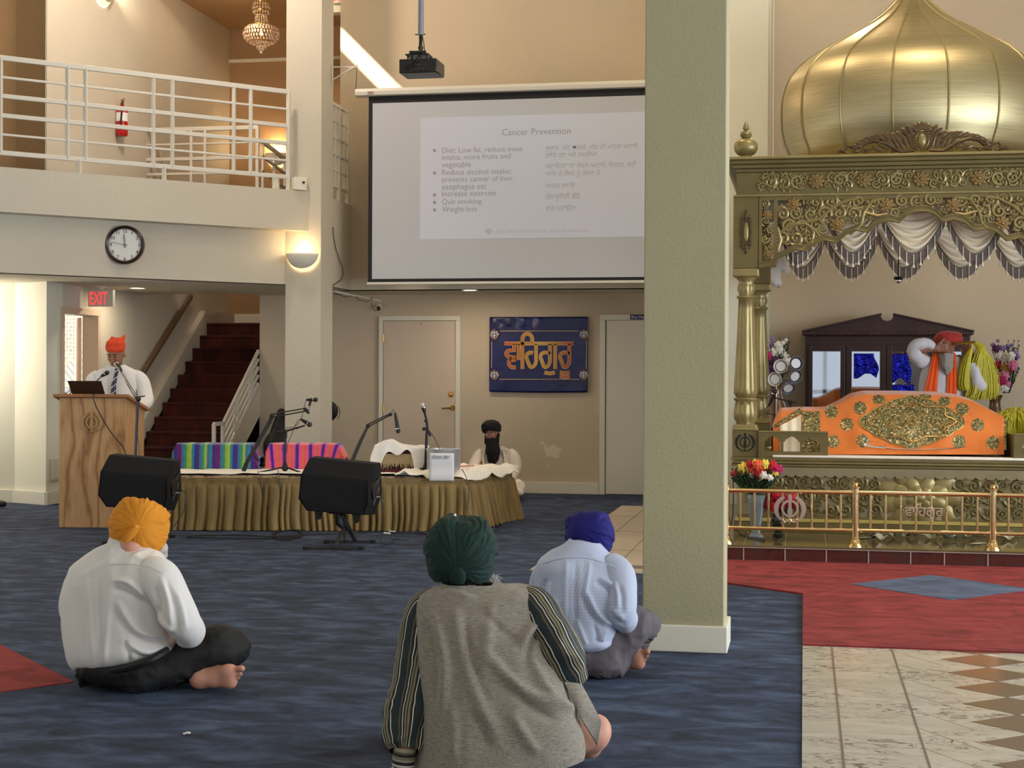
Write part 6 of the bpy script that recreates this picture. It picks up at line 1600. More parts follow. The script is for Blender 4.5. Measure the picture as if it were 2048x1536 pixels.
# ---- cabinet behind
CY_ = 16.75; cw0, cw1 = XY(1610,750,CY_), XY(1940,750,CY_); cz = lambda y: ZY(y,1775,CY_)
cab = thing('display_cabinet', 'dark mahogany cabinet with broken pediment and reflecting glass doors', 'cabinet', ((cw0+cw1)/2,16.95,0))
dwd = M['darkwood']; xm = (cw0+cw1)/2
box((cw0,CY_,0),(cw1,17.18,cz(672))).build('case', dwd, cab, smooth=False, bevel=.006)
box((cw0-.03,CY_-.05,cz(670)),(cw1+.03,17.19,cz(663))).build('cornice', dwd, cab, smooth=False, bevel=.006)
mb = MB()
for k in range(60): x = cw0-.02+(cw1-cw0+.04)*k/60; mb.box((x,CY_-.045,cz(672.5)),(x+.016,CY_-.03,cz(670)))
mb.build('dentil_strip', dwd, cab, smooth=False)
pk = .065
for sgn in (1,-1):
    ex = (cw1-cw0)/2+.035; pts = [(xm-sgn*ex,cz(664)),(xm-sgn*ex,cz(664)+.012),(xm-sgn*pk*.95,cz(628)),(xm-sgn*pk,cz(633))]
    # curved notch
    for k in range(7): a = R(-10-80*k/6); pts.append((xm-sgn*pk*math.cos(a)*.95, cz(633)+pk*.75*math.sin(a)))
    pts += [(xm,cz(664))]
    MB().prism([(x,CY_-.03,z) for x,z in pts],(0,.06,0)).build('pediment', dwd, cab, smooth=False)
    MB().bar((xm-sgn*ex,CY_-.035,cz(664)+.006),(xm-sgn*pk*.9,CY_-.035,cz(629)+.004),.05,.02).build('pediment_moulding', dwd, cab, smooth=False, bevel=.003)
mirm = plain('reflective_cabinet_glass', srgb(196,210,232), .02, 1.0)
foil = plain('blue_foil', srgb(26,34,190), .18, .75, bump=(9,1.0,.05))
for k,(a,b_) in enumerate(((1616,1690),(1692,1771),(1773,1852),(1854,1934))):
    x0_, x1_ = XY(a,750,CY_), XY(b_,750,CY_); z0_, z1_ = .75, cz(690)
    g0, g1 = (x0_+x1_)/2-.145, (x0_+x1_)/2+.145; gz1 = cz(703); gz0 = .85
    mb = MB(); mb.box((x0_,CY_-.022,z0_),(g0,CY_,z1_)); mb.box((g1,CY_-.022,z0_),(x1_,CY_,z1_)); mb.box((g0,CY_-.022,gz1),(g1,CY_,z1_)); mb.box((g0,CY_-.022,z0_),(g1,CY_,gz0))
    d_ = mb.build('door', dwd, cab, smooth=False, bevel=.004)
    MB().grid(lambda u,v: (g0+(g1-g0)*u, CY_-.008, gz0+(gz1-gz0)*v), 12, 20).build('glass_pane', mirm, d_)
    kx = x1_-.03 if k%2 == 0 else x0_+.03; MB().ball((kx,CY_-.032,1.15),.012,8,6).build('knob', M['brass'], d_)
    if k in (1,2,3):
        for (fz0,fz1,fx0,fx1) in (((cz(752),cz(707),.02,.28),(gz0,cz(806),.04,.27)) if k == 1 else ((cz(762),cz(708),.0,.2),(gz0,cz(769),.0,.28))):
            rk = random.Random(k*7); 
            MB().grid(lambda u,v: (g0+fx0+(fx1-fx0)*u*(.9+.1*math.sin(v*5)), CY_-.016-.012*abs(mnoise.noise(Vector((u*4+k,v*5,fz0)))), fz0+(fz1-fz0)*v-(.03*math.sin(u*6+k) if v<.1 else 0)), 20, 20).build('blue_wrapped_bundle', foil, cab, solid=.002)
# ---- flowers
FC = {k: plain('petal_'+k, c, .65, vary=.12, vscale=30) for k,c in dict(red=srgb(200,24,48),crimson=srgb(140,10,34),yellow=srgb(244,220,90),orange=srgb(236,96,62),magenta=srgb(190,20,100),white=srgb(240,236,224),pink=srgb(226,130,170),lilac=srgb(150,120,180),purple=srgb(86,40,84),gold=srgb(186,140,60)).items()}
leafm = plain('dark_leaf', srgb(40,62,34), .6, vary=.3, vscale=20)
def bloom(mb, c, r, seed=0, layers=3):
    q = random.Random(seed); c = Vector(c)
    for L_ in range(layers):
        n = 7-L_*2
        for k in range(n):
            a = 2*PI*(k+.5*L_)/n+q.uniform(-.2,.2); rr = r*(.62-.2*L_)
            mb.ball((c.x+rr*math.cos(a), c.y-r*.22*L_-.1*r, c.z+rr*math.sin(a)), (r*.42,r*.2,r*.30), 6, 4, Matrix.Rotation(-a,4,'Y'))
    mb.ball((c.x,c.y-r*.7,c.z), r*.22, 6, 4)
def bouquet(root, Y, blooms, s=1.0, greens=0, gbox=None, seed=1):
    by = {}
    for i,(x,y,r,k) in enumerate(blooms):
        p = onY(x,y,Y+.02*math.sin(i*2.3)-.03*(i%3)); mb = MB(); bloom(mb, p, r*s, i); mb.build('blossom', FC[k], root)
    if greens:
        q = random.Random(seed); mb = MB(); x0,y0,x1,y1 = gbox; cx,cy = (x0+x1)/2, y1
        for k in range(greens):
            x = q.uniform(x0,x1); y = y0+(y1-y0)*q.random()*(1-.5*abs((x-cx)/(x1-x0)*2)**2)
            p = Vector(tuple(onY(x,y,Y+q.uniform(-.05,.09)))); b_ = Vector(tuple(onY(cx+(x-cx)*.25,y1+6,Y+.02))); m_ = p.lerp(b_,.4)+Vector((0,-.01,.01))
            mb.tube([p,m_,b_],[.002,.003,.003],4)
            for t in (0,.15,.3,.45): 
                c = p.lerp(b_,t); a = q.uniform(0,3.1); mb.ball(c,(.016,.004,.006),5,4,Matrix.Rotation(a,4,'Y')@Matrix.Rotation(q.uniform(0,2),4,'Z'))
        tag(mb.build('foliage', leafm, root), kind='stuff')
YV = 12.25
fv = thing('flower_vase', 'cut glass vase with a bouquet of yellow orange and red roses on the shrine step', 'vase', (XY(1512,1080,YV),YV,.125))
glassv = plain('cut_glass', srgb(200,216,222), .04, 0, Transmission_Weight=.75, IOR=1.45)
vx = XY(1512,1030,YV); zv = lambda y: ZY(y,1512,YV)
MB().lathe([(0,.126),(.055,.126),(.058,.135),(.03,.16),(.035,.20),(.05,.30),(.06,.42),(.07,zv(990)),(.066,zv(990)),(.055,.42),(.045,.3),(.028,.21),(0,.2)], (vx,YV,0), 24, lambda a,z: 1+.06*abs(math.cos(6*a)), cap=False).build('vase', glassv, fv)
MB().lathe([(0,.20),(.026,.21),(.042,.30),(.05,.40),(0,.40)], (vx,YV,0), 20, cap=False).build('stems_and_water', plain('dark_water', srgb(30,44,52), .1), fv)
bouquet(fv, YV, [(1488,937,.055,'yellow'),(1503,935,.045,'orange'),(1516,930,.045,'orange'),(1530,935,.05,'orange'),(1518,945,.05,'red'),(1530,928,.04,'yellow'),(1545,940,.05,'yellow'),(1554,938,.05,'magenta'),(1545,930,.04,'red'),(1472,948,.045,'red'),(1500,928,.035,'red'),(1512,926,.035,'yellow'),(1507,952,.035,'white'),(1527,950,.035,'white'),(1540,955,.03,'white'),(1520,958,.025,'white'),(1552,945,.03,'yellow')], 1, 260, (1464,935,1556,982), 3)
fv2 = thing('flower_vase', 'small round vase with deep red poinsettias behind the brass emblem', 'vase', (XY(1556,1072,12.3),12.3,.125)); vx = XY(1556,1050,12.3)
MB().lathe([(0,.126),(.04,.128),(.045,.15),(.03,.17),(.05,.22),(.055,.26),(.045,.31),(.02,.335),(.022,.35),(.016,.35)], (vx,12.3,0), 24, cap=False).build('vase', plain('dark_green_glass', srgb(40,52,40), .06, 0, Transmission_Weight=.4), fv2)
bouquet(fv2, 12.3, [(1542,1001,.06,'crimson'),(1556,992,.06,'red'),(1570,1003,.06,'crimson'),(1582,998,.055,'red'),(1548,1012,.05,'red'),(1590,1008,.045,'crimson'),(1562,1010,.05,'crimson'),(1536,1010,.045,'crimson')], 1, 60, (1536,1000,1590,1026), 5)
def tall_vase(name, label, x, yt, Y, blooms, gb):
    r = thing('flower_vase', label, 'vase', (XY(x,850,Y),Y,0 if Y > 15.5 else .125)); vx = XY(x,800,Y); zb3 = 0 if Y > 15.5 else .125
    zt_ = ZY(yt,x,Y); MB().lathe([(0,zb3),(.10,zb3),(.11,zb3+.04),(.07,zb3+.12),(.09,zb3+.35),(.11,zt_-.42),(.10,zt_-.25),(.055,zt_-.12),(.05,zt_-.06),(.075,zt_),(.06,zt_)], (vx,Y,0), 28, cap=False).build('vase', plain('bronze_vase', srgb(120,92,66), .3, .5, vary=.2), r)
    bouquet(r, Y, blooms, 1, 50, gb, 9); return r
tall_vase('v','brown floor vase of white cream and purple silk flowers left of the cabinet',1552,765,15.45,[(1548,705,.055,'white'),(1560,700,.05,'white'),(1535,712,.05,'magenta'),(1540,735,.06,'purple'),(1552,742,.06,'purple'),(1534,748,.05,'purple'),(1568,712,.05,'white'),(1574,722,.045,'white'),(1556,690,.04,'white'),(1545,690,.035,'lilac'),(1566,686,.025,'white'),(1572,680,.022,'white'),(1545,678,.025,'lilac'),(1550,722,.05,'purple'),(1562,732,.04,'gold')],(1530,675,1580,760))
tall_vase('v','brown floor vase of white red and pink silk flowers right of the cabinet',1990,790,15.6,[(1999,711,.055,'white'),(2012,716,.05,'white'),(2022,712,.045,'white'),(1996,730,.05,'red'),(2010,735,.05,'gold'),(2026,730,.055,'pink'),(2018,738,.045,'red'),(2008,752,.055,'pink'),(2004,762,.05,'magenta'),(2014,768,.05,'pink'),(2006,776,.04,'white'),(1992,697,.045,'purple'),(2004,698,.04,'lilac'),(2030,705,.03,'lilac'),(2036,714,.025,'lilac'),(2016,693,.03,'lilac'),(1986,690,.025,'lilac'),(1996,682,.02,'lilac'),(2024,690,.02,'lilac'),(2012,778,.035,'white')],(1985,680,2040,780))
# ---- lamp with five cone shades
YL = 14.55
fl_ = thing('floor_lamp', 'floor lamp with five grey and white cone shades on a thin pole', 'lamp', (XY(1553,850,YL),YL,zl))
lx = XY(1553,800,YL); MB().tube([(lx,YL,zl),(lx,YL,ZY(745,1553,YL))],.006,8).build('pole', M['chrome'], fl_); MB().lathe([(.0,zl),(.09,zl),(.09,zl+.012),(.0,zl+.02)], (lx,YL,0), 24, cap=False).build('base', M['chrome'], fl_)
shw = plain('white_lamp_shade', srgb(222,216,206), .5); shg = plain('grey_lamp_shade', srgb(112,112,124), .5)
for (x,y,m_,dx,dz) in ((1562,733,shw,-.15,.1),(1591,727,shg,.35,.1),(1551,758,shw,-.3,-.1),(1589,752,shg,.6,-.45),(1576,775,shg,.3,-.75)):
    c = Vector(tuple(onY(x,y,YL-.03))); d_ = Vector((dx,-1,dz)).normalized(); q = d_.to_track_quat('Z','Y').to_matrix().to_4x4(); q.translation = c
    sh_ = MB().lathe([(.022,-.09),(.03,-.085),(.060,.0),(.066,.03),(.062,.03),(.055,0),(.02,-.08)], (0,0,0), 24, M4=q, cap=False).build('lamp_shade', m_, fl_)
    MB().lathe([(0,.012),(.045,.012),(.045,.006),(0,.004)], (0,0,0), 20, M4=q, cap=False).build('bulb_face', plain('lamp_bulb_face', srgb(226,224,226), .3), sh_)
    MB().tube([c-d_*.085, (lx,YL+.02,ZY(750,1560,YL))],.006,6).build('arm', M['chrome'], fl_)
ms = thing('microphone_stand', 'black microphone on a short boom stand beside the left canopy posts', 'microphone stand', (XY(1581,850,13.7),13.7,zl)); Ym = 13.7
G = lambda x,y: Vector(tuple(onY(x,y,Ym)))
MB().tube([G(1581,800),(G(1581,800).x,Ym,zl+.01)],.010,8).build('pole', M['black'], ms); MB().tube([G(1547,795),G(1592,806)],.006,8).ball(G(1580,804),.022,8,6).build('boom', M['black'], ms)
for a in (100,220,340): MB().tube([(G(1581,800).x,Ym,zl+.08),(G(1581,800).x+.14*math.cos(R(a)),Ym+.14*math.sin(R(a)),zl+.01)],.006,6).build('leg', M['black'], ms)
mic_head(G(1537,812),G(1549,783),ms,M['black_gloss'],.024)
MB().tube([G(1537,812),G(1530,818),G(1532,826),G(1545,829),G(1556,829)],.004,6).build('cable', M['black_gloss'], ms)
# cables and notes on the step
for pts,lab in ((((1452,990),(1456,1020),(1462,1050),(1478,1066),(1505,1078),(1528,1083),(1530,1080),(1510,1074),(1490,1066)),'black cable lying by the left end of the brass railing'),(((1466,950),(1467,990),(1466,1030),(1462,1052),(1458,1062)),'black cable hanging by the left rail post')):
    P_ = []
    for x,y in pts: P_.append(Vector(tuple(onZ(x,y,.131))) if y > 1062 else Vector(tuple(onY(x,y,12.3))))
    t = thing('cable', lab, 'cable', P_[0]); MB().tube(P_,.004,6).build('wire', M['black_gloss'], t)
rn = random.Random(8); nm = plain('banknote_green', srgb(142,146,118), .7, vary=.35, vscale=60)
mats_note = [nm, plain('banknote_dark', srgb(70,76,64), .7, vary=.3, vscale=60), plain('banknote_pale', srgb(188,184,160), .7, vary=.2, vscale=60)]
xn = [1727,1745,1758,1772,1783,1796,1808,1822,1838,1857,1866,1878,1893,1905,1918,1932,1944,1956,1968,2000,2012,2024]
wh = ['left','centre','right']
for i,x in enumerate(xn):
    y = 1078+rn.uniform(-4,3) if x != 1956 else 1087; p = onZ(x,y,.128); a = rn.uniform(-1,1); L_ = .15; w_ = .066; ph_ = rn.uniform(0,6)
    c_, s_ = math.cos(a), math.sin(a); flat = x in (1727,1956)
    def nf(u, v):
        q = (u-.5)*L_*(.75 if not flat else 1); r = (v-.5)*w_; z = .129+(.002 if flat else .034*abs(math.sin(3.1*u+ph_))+.012*math.sin(5*v+ph_)+.012)
        return (p[0]+q*c_-r*s_, p[1]+q*s_+r*c_, max(.127,z))
    o_ = MB().grid(nf, 8, 4).build('banknote', mats_note[i%3], None, solid=.001)
    near = 'behind the second brass post' if x < 1740 else ('lying flat in front of the pile' if x == 1956 else ('beyond the right brass post' if x > 1990 else 'below the brass lettering' if 1805 <= x <= 1890 else 'between the lettering and the right post' if x > 1890 else 'between the second post and the lettering'))
    tag(o_, 'crumpled green banknote on the step, %s'%near, 'banknote', 'banknotes '+near)
# ---- fly whisks of yellow hair
hairm = plain('yellow_whisk_hair', srgb(206,196,40), .55, sheen=.3, vary=.12, vscale=30)
def strands(mb, P0, spread, n, path, r=.0035, seed=1, wig=.012):
    q = random.Random(seed)
    for k in range(n):
        a = q.uniform(0,2*PI); e = q.random()**.5; off = Vector((math.cos(a)*e, math.sin(a)*e*.7, 0))
        pts = []
        for i,(p,w) in enumerate(path): pts.append(Vector(p)+Vector((off.x*w,off.y*w,off.x*w*.15))+Vector((q.uniform(-1,1),q.uniform(-1,1),q.uniform(-1,1)))*wig*(i/len(path)))
        m = len(pts)-1; cut = q.uniform(.8,1.0); pts[-1] = pts[-2].lerp(pts[-1],cut)
        mb.tube(pts, [r]*(m)+[r*.3], 4, cap=False)
def fill_core(mb, path): pass
w2 = thing('fly_whisk', 'large yellow hair whisk standing upright at the right end of the canopy platform', 'fly whisk', onY(2030,915,13.3))
Yw = 13.2; G = lambda x,y,Y=Yw: Vector(tuple(onY(x,y,Y)))
mb = MB(); q = random.Random(3)
for k in range(700):
    a = q.uniform(-.25,PI+.25); el = q.uniform(-.9,.9); R0 = .05; R1 = q.uniform(.20,.245)
    d_ = Vector((math.cos(a)*math.cos(el), math.sin(el)*.8, math.sin(a)*math.cos(el))); c = G(2032,858)
    p0 = c+Vector((0,0,-.10)); p1 = c+d_*R1*.7+Vector((0,0,.02)); p2 = c+d_*R1+Vector((d_.x*.03,0,-.05-.03*q.random())); p3 = p2+Vector((d_.x*.02,0,-.08-.05*q.random()))
    mb.tube([p0,p1,p2,p3],[.004,.0045,.004,.001],4,cap=False)
tag(mb.build('hair', hairm, w2), kind='stuff')
MB().tube([(G(2032,858).x,Yw,zl+.005),(G(2032,858).x,Yw,G(2032,858).z)],.016,10).build('handle', M['brass'], w2)
MB().lathe([(0,zl),(.07,zl),(.07,zl+.03),(.03,zl+.06),(0,zl+.06)], (G(2032,858).x,Yw,0), 20, cap=False).build('stand', M['brass'], w2)
# ================================================================== PEOPLE
def V3(x, y, d): return np.array(dep(x, y, d), float)
RC = Vector((math.cos(YAW), math.sin(YAW), 0)); FC_ = Vector((-math.sin(YAW), math.cos(YAW), 0)); UP = Vector((0,0,1))
def catmull(vals, n):
    vals = np.array(vals, float); m = len(vals); out = []
    for i in range(n+1):
        t = i/n*(m-1); k = min(int(t), m-2); s = t-k
        p0,p1,p2,p3 = vals[max(k-1,0)],vals[k],vals[k+1],vals[min(k+2,m-1)]
        out.append(.5*((2*p1)+(p2-p0)*s+(2*p0-5*p1+4*p2-p3)*s*s+(3*p1-p0-3*p2+p3)*s**3))
    return np.array(out)
def ridge(p, s, seed, st=(1,1,1)):
    return 1-abs(mnoise.noise(Vector((p[0]*s*st[0]+seed, p[1]*s*st[1]-seed, p[2]*s*st[2]+seed*.5))))*2.4
def finish_grid(P, name, mat, parent, closed_u=True, fold=None, attrs=None, capend=None, solid=0.0, colors=None):
    """P: (nv,nu,3) grid"""
    nv, nu = P.shape[:2]
    if fold is not None:
        du = np.roll(P,-1,1)-np.roll(P,1,1) if closed_u else np.gradient(P, axis=1)
        dv = np.gradient(P, axis=0); N = np.cross(du, dv); N /= np.linalg.norm(N,axis=2,keepdims=True)+1e-9
        c = P.mean(axis=1, keepdims=True)
        sg = np.sign(((P-c)*N).sum(-1).mean()) or 1
        N *= sg; D = np.zeros((nv,nu))
        for j in range(nv):
            for i in range(nu): D[j,i] = fold(P[j,i], i/nu, j/(nv-1))
        P = P + N*D[...,None]
    vs = P.reshape(-1,3); mod = nu if closed_u else nu-1
    fs = [(j*nu+i, j*nu+(i+1)%nu, (j+1)*nu+(i+1)%nu, (j+1)*nu+i) for j in range(nv-1) for i in range(mod)]
    mb = MB(); mb.v = [tuple(v) for v in vs]; mb.f = fs; 
    if capend and 0 in capend: mb.f.append(tuple(range(nu)))
    if capend and 1 in capend: mb.f.append(tuple(range((nv-1)*nu, nv*nu))[::-1])
    mb.mi = [0]*len(mb.f)
    o = mb.build(name, mat, parent, auto=180, solid=solid)
    for k, a in (attrs or {}).items():
        at_ = o.data.attributes.new(k,'FLOAT','POINT'); at_.data.foreach_set('value', np.asarray(a,np.float32).ravel())
    return o
def loft(name, rings, mat, parent, nv=70, nu=96, fold=None, p=2.3, capend=None, solid=0.0, back=1.0):
    """rings: (xL,yL,xR,yR,depth,halfthick[,tilt]) in photo pixels + metres; depthL/R may be a pair"""
    L, Rr, T = [], [], []
    for r in rings:
        d = r[4]; dl, dr_ = d if isinstance(d,(tuple,list)) else (d,d)
        L.append(V3(r[0],r[1],dl)); Rr.append(V3(r[2],r[3],dr_)); T.append(r[5])
    L = catmull(L,nv); Rr = catmull(Rr,nv); T = catmull([[t] for t in T],nv)[:,0]
    P = np.zeros((nv+1,nu,3))
    for j in range(nv+1):
        c = (L[j]+Rr[j])/2; a = (Rr[j]-L[j])/2; e = np.cross(a/np.linalg.norm(a), [0,0,1.0]); e /= np.linalg.norm(e)
        for i in range(nu):
            t = 2*PI*i/nu; ca, sa = math.cos(t), math.sin(t)
            x = math.copysign(abs(ca)**(2/p),ca); y = math.copysign(abs(sa)**(2/p),sa)
            P[j,i] = c+a*x+e*(T[j]*y)
    at_ = {'uu': np.tile(np.arange(nu)/nu,(nv+1,1)), 'vv': np.tile((np.arange(nv+1)/nv)[:,None],(1,nu))}
    return finish_grid(P, name, mat, parent, True, fold, at_, capend, solid)
def sleeve(name, pts, rad, mat, parent, nv=50, nu=40, fold=None, capend=None, flat=1.0, solid=0.0):
    C = catmull(pts, nv); Rd = catmull([[r] for r in rad], nv)[:,0]; P = np.zeros((nv+1,nu,3)); prev = None; run = np.zeros((nv+1,nu)); ln = 0; lens = []
    for j in range(nv+1):
        d = C[min(j+1,nv)]-C[max(j-1,0)]; d = d/np.linalg.norm(d)
        if prev is None: u = np.cross(d,[0.3,1.0,.1])
        else: u = prev-d*(prev@d)
        u /= np.linalg.norm(u); prev = u; w = np.cross(d,u)
        if j: ln += np.linalg.norm(C[j]-C[j-1])
        lens.append(ln)
        for i in range(nu): t = 2*PI*i/nu; P[j,i] = C[j]+u*math.cos(t)*Rd[j]+w*math.sin(t)*Rd[j]*flat; run[j,i] = i/nu
    return finish_grid(P, name, mat, parent, True, fold, {'uu': run, 'vv': np.tile((np.array(lens)/ln)[:,None],(1,nu))}, capend, solid)
def turban(c, rad, right, fwd, mat, parent, style='V', n=110, amp=.011, bands=7, seed=0, knot=None, tail=True, name='turban', vk=.9):
    """wrapped turban: ellipsoid with overlapping cloth layers meeting in a V at the back (and forehead)"""
    r = Vector(right).normalized(); f = Vector(fwd).normalized(); u = r.cross(f).normalized(); f = u.cross(r).normalized(); c = Vector(tuple(c))
    nv = n; nu = n*2; P = np.zeros((nv+1,nu,3))
    if knot is not None: kd = Vector(tuple(knot[0]))-c; Tk = Vector((kd.dot(r)/rad[0],kd.dot(f)/rad[1],kd.dot(u)/rad[2])).normalized()
    else: Tk = Vector((-.9,.1,-.3)).normalized() if style == 'wrap' else Vector((0,.9,-.35)).normalized()
    At_ = (Vector((0,0,1))-Tk*Tk.z).normalized(); Bt_ = Tk.cross(At_)
    for j in range(nv+1):
        th = PI*(.0005+.999*j/nv)
        for i in range(nu):
            ph = 2*PI*i/nu; x, y, z = math.sin(th)*math.cos(ph), math.sin(th)*math.sin(ph), math.cos(th)
            # a wide, slightly boxy head wrap
            q = (abs(x)**2.5+abs(y)**2.5+abs(z)**2.5)**(-1/2.5)
            dt = Vector((x,y,z)); al = math.atan2(dt.dot(Bt_), dt.dot(At_)); pl_ = dt.dot(Tk)
            nz_ = mnoise.noise(Vector((x*1.3+seed,y*1.3,z*1.3)))
            s2 = abs(al)/PI*bands*.5+.32*nz_ + (.37 if al > 0 else 0)
            fr = s2-math.floor(s2); lay = (fr**1.3)*(1 if fr < .9 else (1-fr)/.1); fade = min(1,(1-pl_)*1.5)*min(1,(1+pl_)*1.6)
            d = amp*lay*fade + amp*.35*fade*math.sin((s2*3.3+1.2*mnoise.noise(Vector((x*2.5,y*2.5,z*2.5+seed))))*2*PI)*.5 + amp*.25*mnoise.noise(Vector((al*9,pl_*2.2,seed)))
            # crown dip on top
            d -= .012*math.exp(-((x)**2+(y+.25)**2)/.10)*(1 if z > .6 else 0)
            v = r*(x*q*(rad[0]+d)) + f*(y*q*(rad[1]+d)) + u*(z*q*(rad[2]+d)); P[j,i] = c+v
    o = finish_grid(P, name, mat, parent, True, None, None, (0,1))
    if tail and knot is not None:
        k = Vector(tuple(knot[0])); e = Vector(tuple(knot[1])); MB().tube([k,k.lerp(e,.3),k.lerp(e,.7),e],[knot[2]*.55,knot[2]*1.0,knot[2]*1.05,knot[2]*.75],16,flat=.5).build('turban_tuck', mat, o)
    return o
def hand(B, wrist, d, pn, s=1.0, curl=.5, side=1, spread=.22, k=.006):
    """wrist point, direction of the palm, palm normal (towards the inside of the hand), side=+1 thumb along cross(d,pn)"""
    d = Vector(d).normalized(); pn = Vector(pn); pn = (pn-d*pn.dot(d)).normalized(); t = d.cross(pn)*side; w = Vector(tuple(wrist))
    Mx = np.array(Matrix((t,d,pn)).transposed()); c = w+d*.050*s
    B.rbox(tuple(c), (.040*s,.050*s,.014*s), .013*s, Mx, k=.012)
    for i,(off,L,r) in enumerate(((.031,.072,.0085),(.011,.080,.009),(-.010,.075,.0088),(-.030,.060,.0078))):
        b = w+d*.092*s+t*off*s; dd = (d+t*off*spread*8*.35).normalized(); cu = curl*(1+.08*i)
        d1 = (dd*math.cos(cu*.6)+pn*math.sin(cu*.6)); d2 = (dd*math.cos(cu*1.5)+pn*math.sin(cu*1.5)); d3 = (dd*math.cos(cu*2.1)+pn*math.sin(cu*2.1))
        p1 = b+d1*L*.45*s; p2 = p1+d2*L*.32*s; p3 = p2+d3*L*.25*s
        B.chain([tuple(b-d*.01*s),tuple(p1),tuple(p2),tuple(p3)],[r*1.08*s,r*s,r*.95*s,r*.85*s],k=.003)
    b = w+d*.028*s+t*.032*s; td = (t*.75+d*.65+pn*.3*curl).normalized(); p1 = b+td*.038*s; td2 = (td+pn*.5*curl+d*.3).normalized(); p2 = p1+td2*.03*s
    B.chain([tuple(b),tuple(p1),tuple(p2)],[.014*s,.011*s,.0095*s],k=.008)
def foot(B, heel, toe_dir, up, s=1.0, big=1):
    """bare foot: heel point, direction to the toes, up = dorsum side; big=+1 big toe along cross(toe_dir,up)"""
    d = Vector(toe_dir).normalized(); u = Vector(up); u = (u-d*u.dot(d)).normalized(); t = d.cross(u)*big; h = Vector(tuple(heel))
    P = lambda a,b,c: tuple(h+d*a*s+t*b*s+u*c*s)
    B.ell(P(.0,0,0),(.034*s,.034*s,.034*s)).chain([P(.0,0,.0),P(.07,-.012,.0),P(.14,-.02,-.004)],[.030*s,.024*s,.022*s]).chain([P(0,.005,.01),P(.07,.008,.022),P(.15,.022,.0)],[.030*s,.026*s,.024*s]).cap(P(.13,.022,-.004),P(.13,-.028,-.006),.021*s,.017*s).cap(P(.0,0,.02),P(.02,0,.075),.034*s,.036*s)
    for i,(b,L,r) in enumerate(((.028,.050,.0135),(.006,.048,.0095),(-.008,.043,.009),(-.021,.036,.0085),(-.033,.028,.008))):
        B.chain([P(.150-.012*i*.8,b,-.002),P(.150-.012*i*.8+L*.6,b*1.05,.0),P(.150-.012*i*.8+L,b*1.05,-.006)],[r*s*.95,r*s*.85,r*s],k=.003)
def head(B, c, r, f, s=1.0, jaw=1.0):
    r = Vector(r).normalized(); f = Vector(f).normalized(); u = r.cross(f).normalized(); c = Vector(tuple(c)); Mx = np.array(Matrix((r,f,u)).transposed())
    P = lambda x,y,z: tuple(c+r*x*s+f*y*s+u*z*s)
    B.ell(P(0,0,.02),(.076*s,.094*s,.098*s),Mx); B.ell(P(0,.028,-.045),(.060*s*jaw,.062*s,.070*s),Mx,k=.03); B.ell(P(0,.062,-.092),(.028*s,.026*s,.022*s),Mx,k=.03)
    for q in (1,-1):
        B.ell(P(.033*q,.070,-.030),(.024*s,.020*s,.020*s),Mx,k=.015); B.ell(P(.032*q,.100,.004),(.017*s,.014*s,.013*s),Mx,k=.008,sub=True)
        B.ell(P(.032*q,.083,.002),(.014*s,.012*s,.012*s),Mx,k=.003)   # lids
        B.ell(P(.077*q,-.004,-.012),(.010*s,.020*s,.030*s),Mx,k=.006); B.ell(P(.013*q,.106,-.040),(.008*s,.009*s,.007*s),Mx,k=.004)
    B.cap(P(-.03,.088,.024),P(.03,.088,.024),.010*s,.010*s,k=.012); B.cap(P(0,.092,.004),P(0,.112,-.034),.0085*s,.012*s,k=.006)
    B.cap(P(-.020,.088,-.066),P(.020,.088,-.066),.0075*s,.0075*s,k=.004); B.cap(P(-.016,.086,-.078),P(.016,.086,-.078),.0085*s,.0085*s,k=.004)
    return P
def face_parts(parent, P, s=1.0, closed=True, browm=None, lips=True):
    bm_ = browm or plain('dark_brow_hair', srgb(44,34,30), .8)
    for q in (1,-1):
        MB().tube([P(.014*q,.098,.020),P(.032*q,.099,.027),P(.050*q,.088,.021)],[.0035*s,.0042*s,.002*s],6).build('eyebrow', bm_, parent)
        if closed: MB().tube([P(.020*q,.0965,.000),P(.032*q,.0985,-.003),P(.045*q,.091,.000)],.0018*s,6).build('eyelid_line', bm_, parent)
        else:
            MB().ball(P(.032*q,.089,.002),.0125*s,10,8).build('eye', plain('eye_white', srgb(214,204,196), .3), parent); MB().ball(P(.032*q,.0965,.001),.0062*s,8,6).build('iris', M['black_gloss'], parent)
    if lips: MB().tube([P(-.020,.096,-.072),P(0,.0975,-.0715),P(.020,.096,-.072)],.0016*s,6).build('mouth_line', plain('lip_line', srgb(96,48,44), .6), parent)
def shirt_mat(name, c, st=.25, sc=24, check=None):
    m, nt, b = _nt(name); b.inputs['Roughness'].default_value = .78; b.inputs['Base Color'].default_value = c; b.inputs['Sheen Weight'].default_value = .15
    v = _coord(nt,'Object',(1,1,.45)); n = _noise(nt, v, sc, 4, .6, 1.0); _bump(nt, b, n, st, .012)
    if check:
        u_ = nt.nodes.new('ShaderNodeAttribute'); u_.attribute_name = 'uu'; v_ = nt.nodes.new('ShaderNodeAttribute'); v_.attribute_name = 'vv'
        a = _math(nt,'FRACT',_math(nt,'MULTIPLY',u_.outputs['Fac'],check[0])); a2 = _math(nt,'FRACT',_math(nt,'MULTIPLY',v_.outputs['Fac'],check[1]))
        l1 = _math(nt,'LESS_THAN',a,.16); l2 = _math(nt,'LESS_THAN',a2,.16); mx = _math(nt,'MULTIPLY',_math(nt,'MAXIMUM',l1,l2),.75)
        nt.links.new(_mix(nt, mx, c, check[2]), b.inputs['Base Color'])
    return m
_CI = cam.matrix_world.inverted()
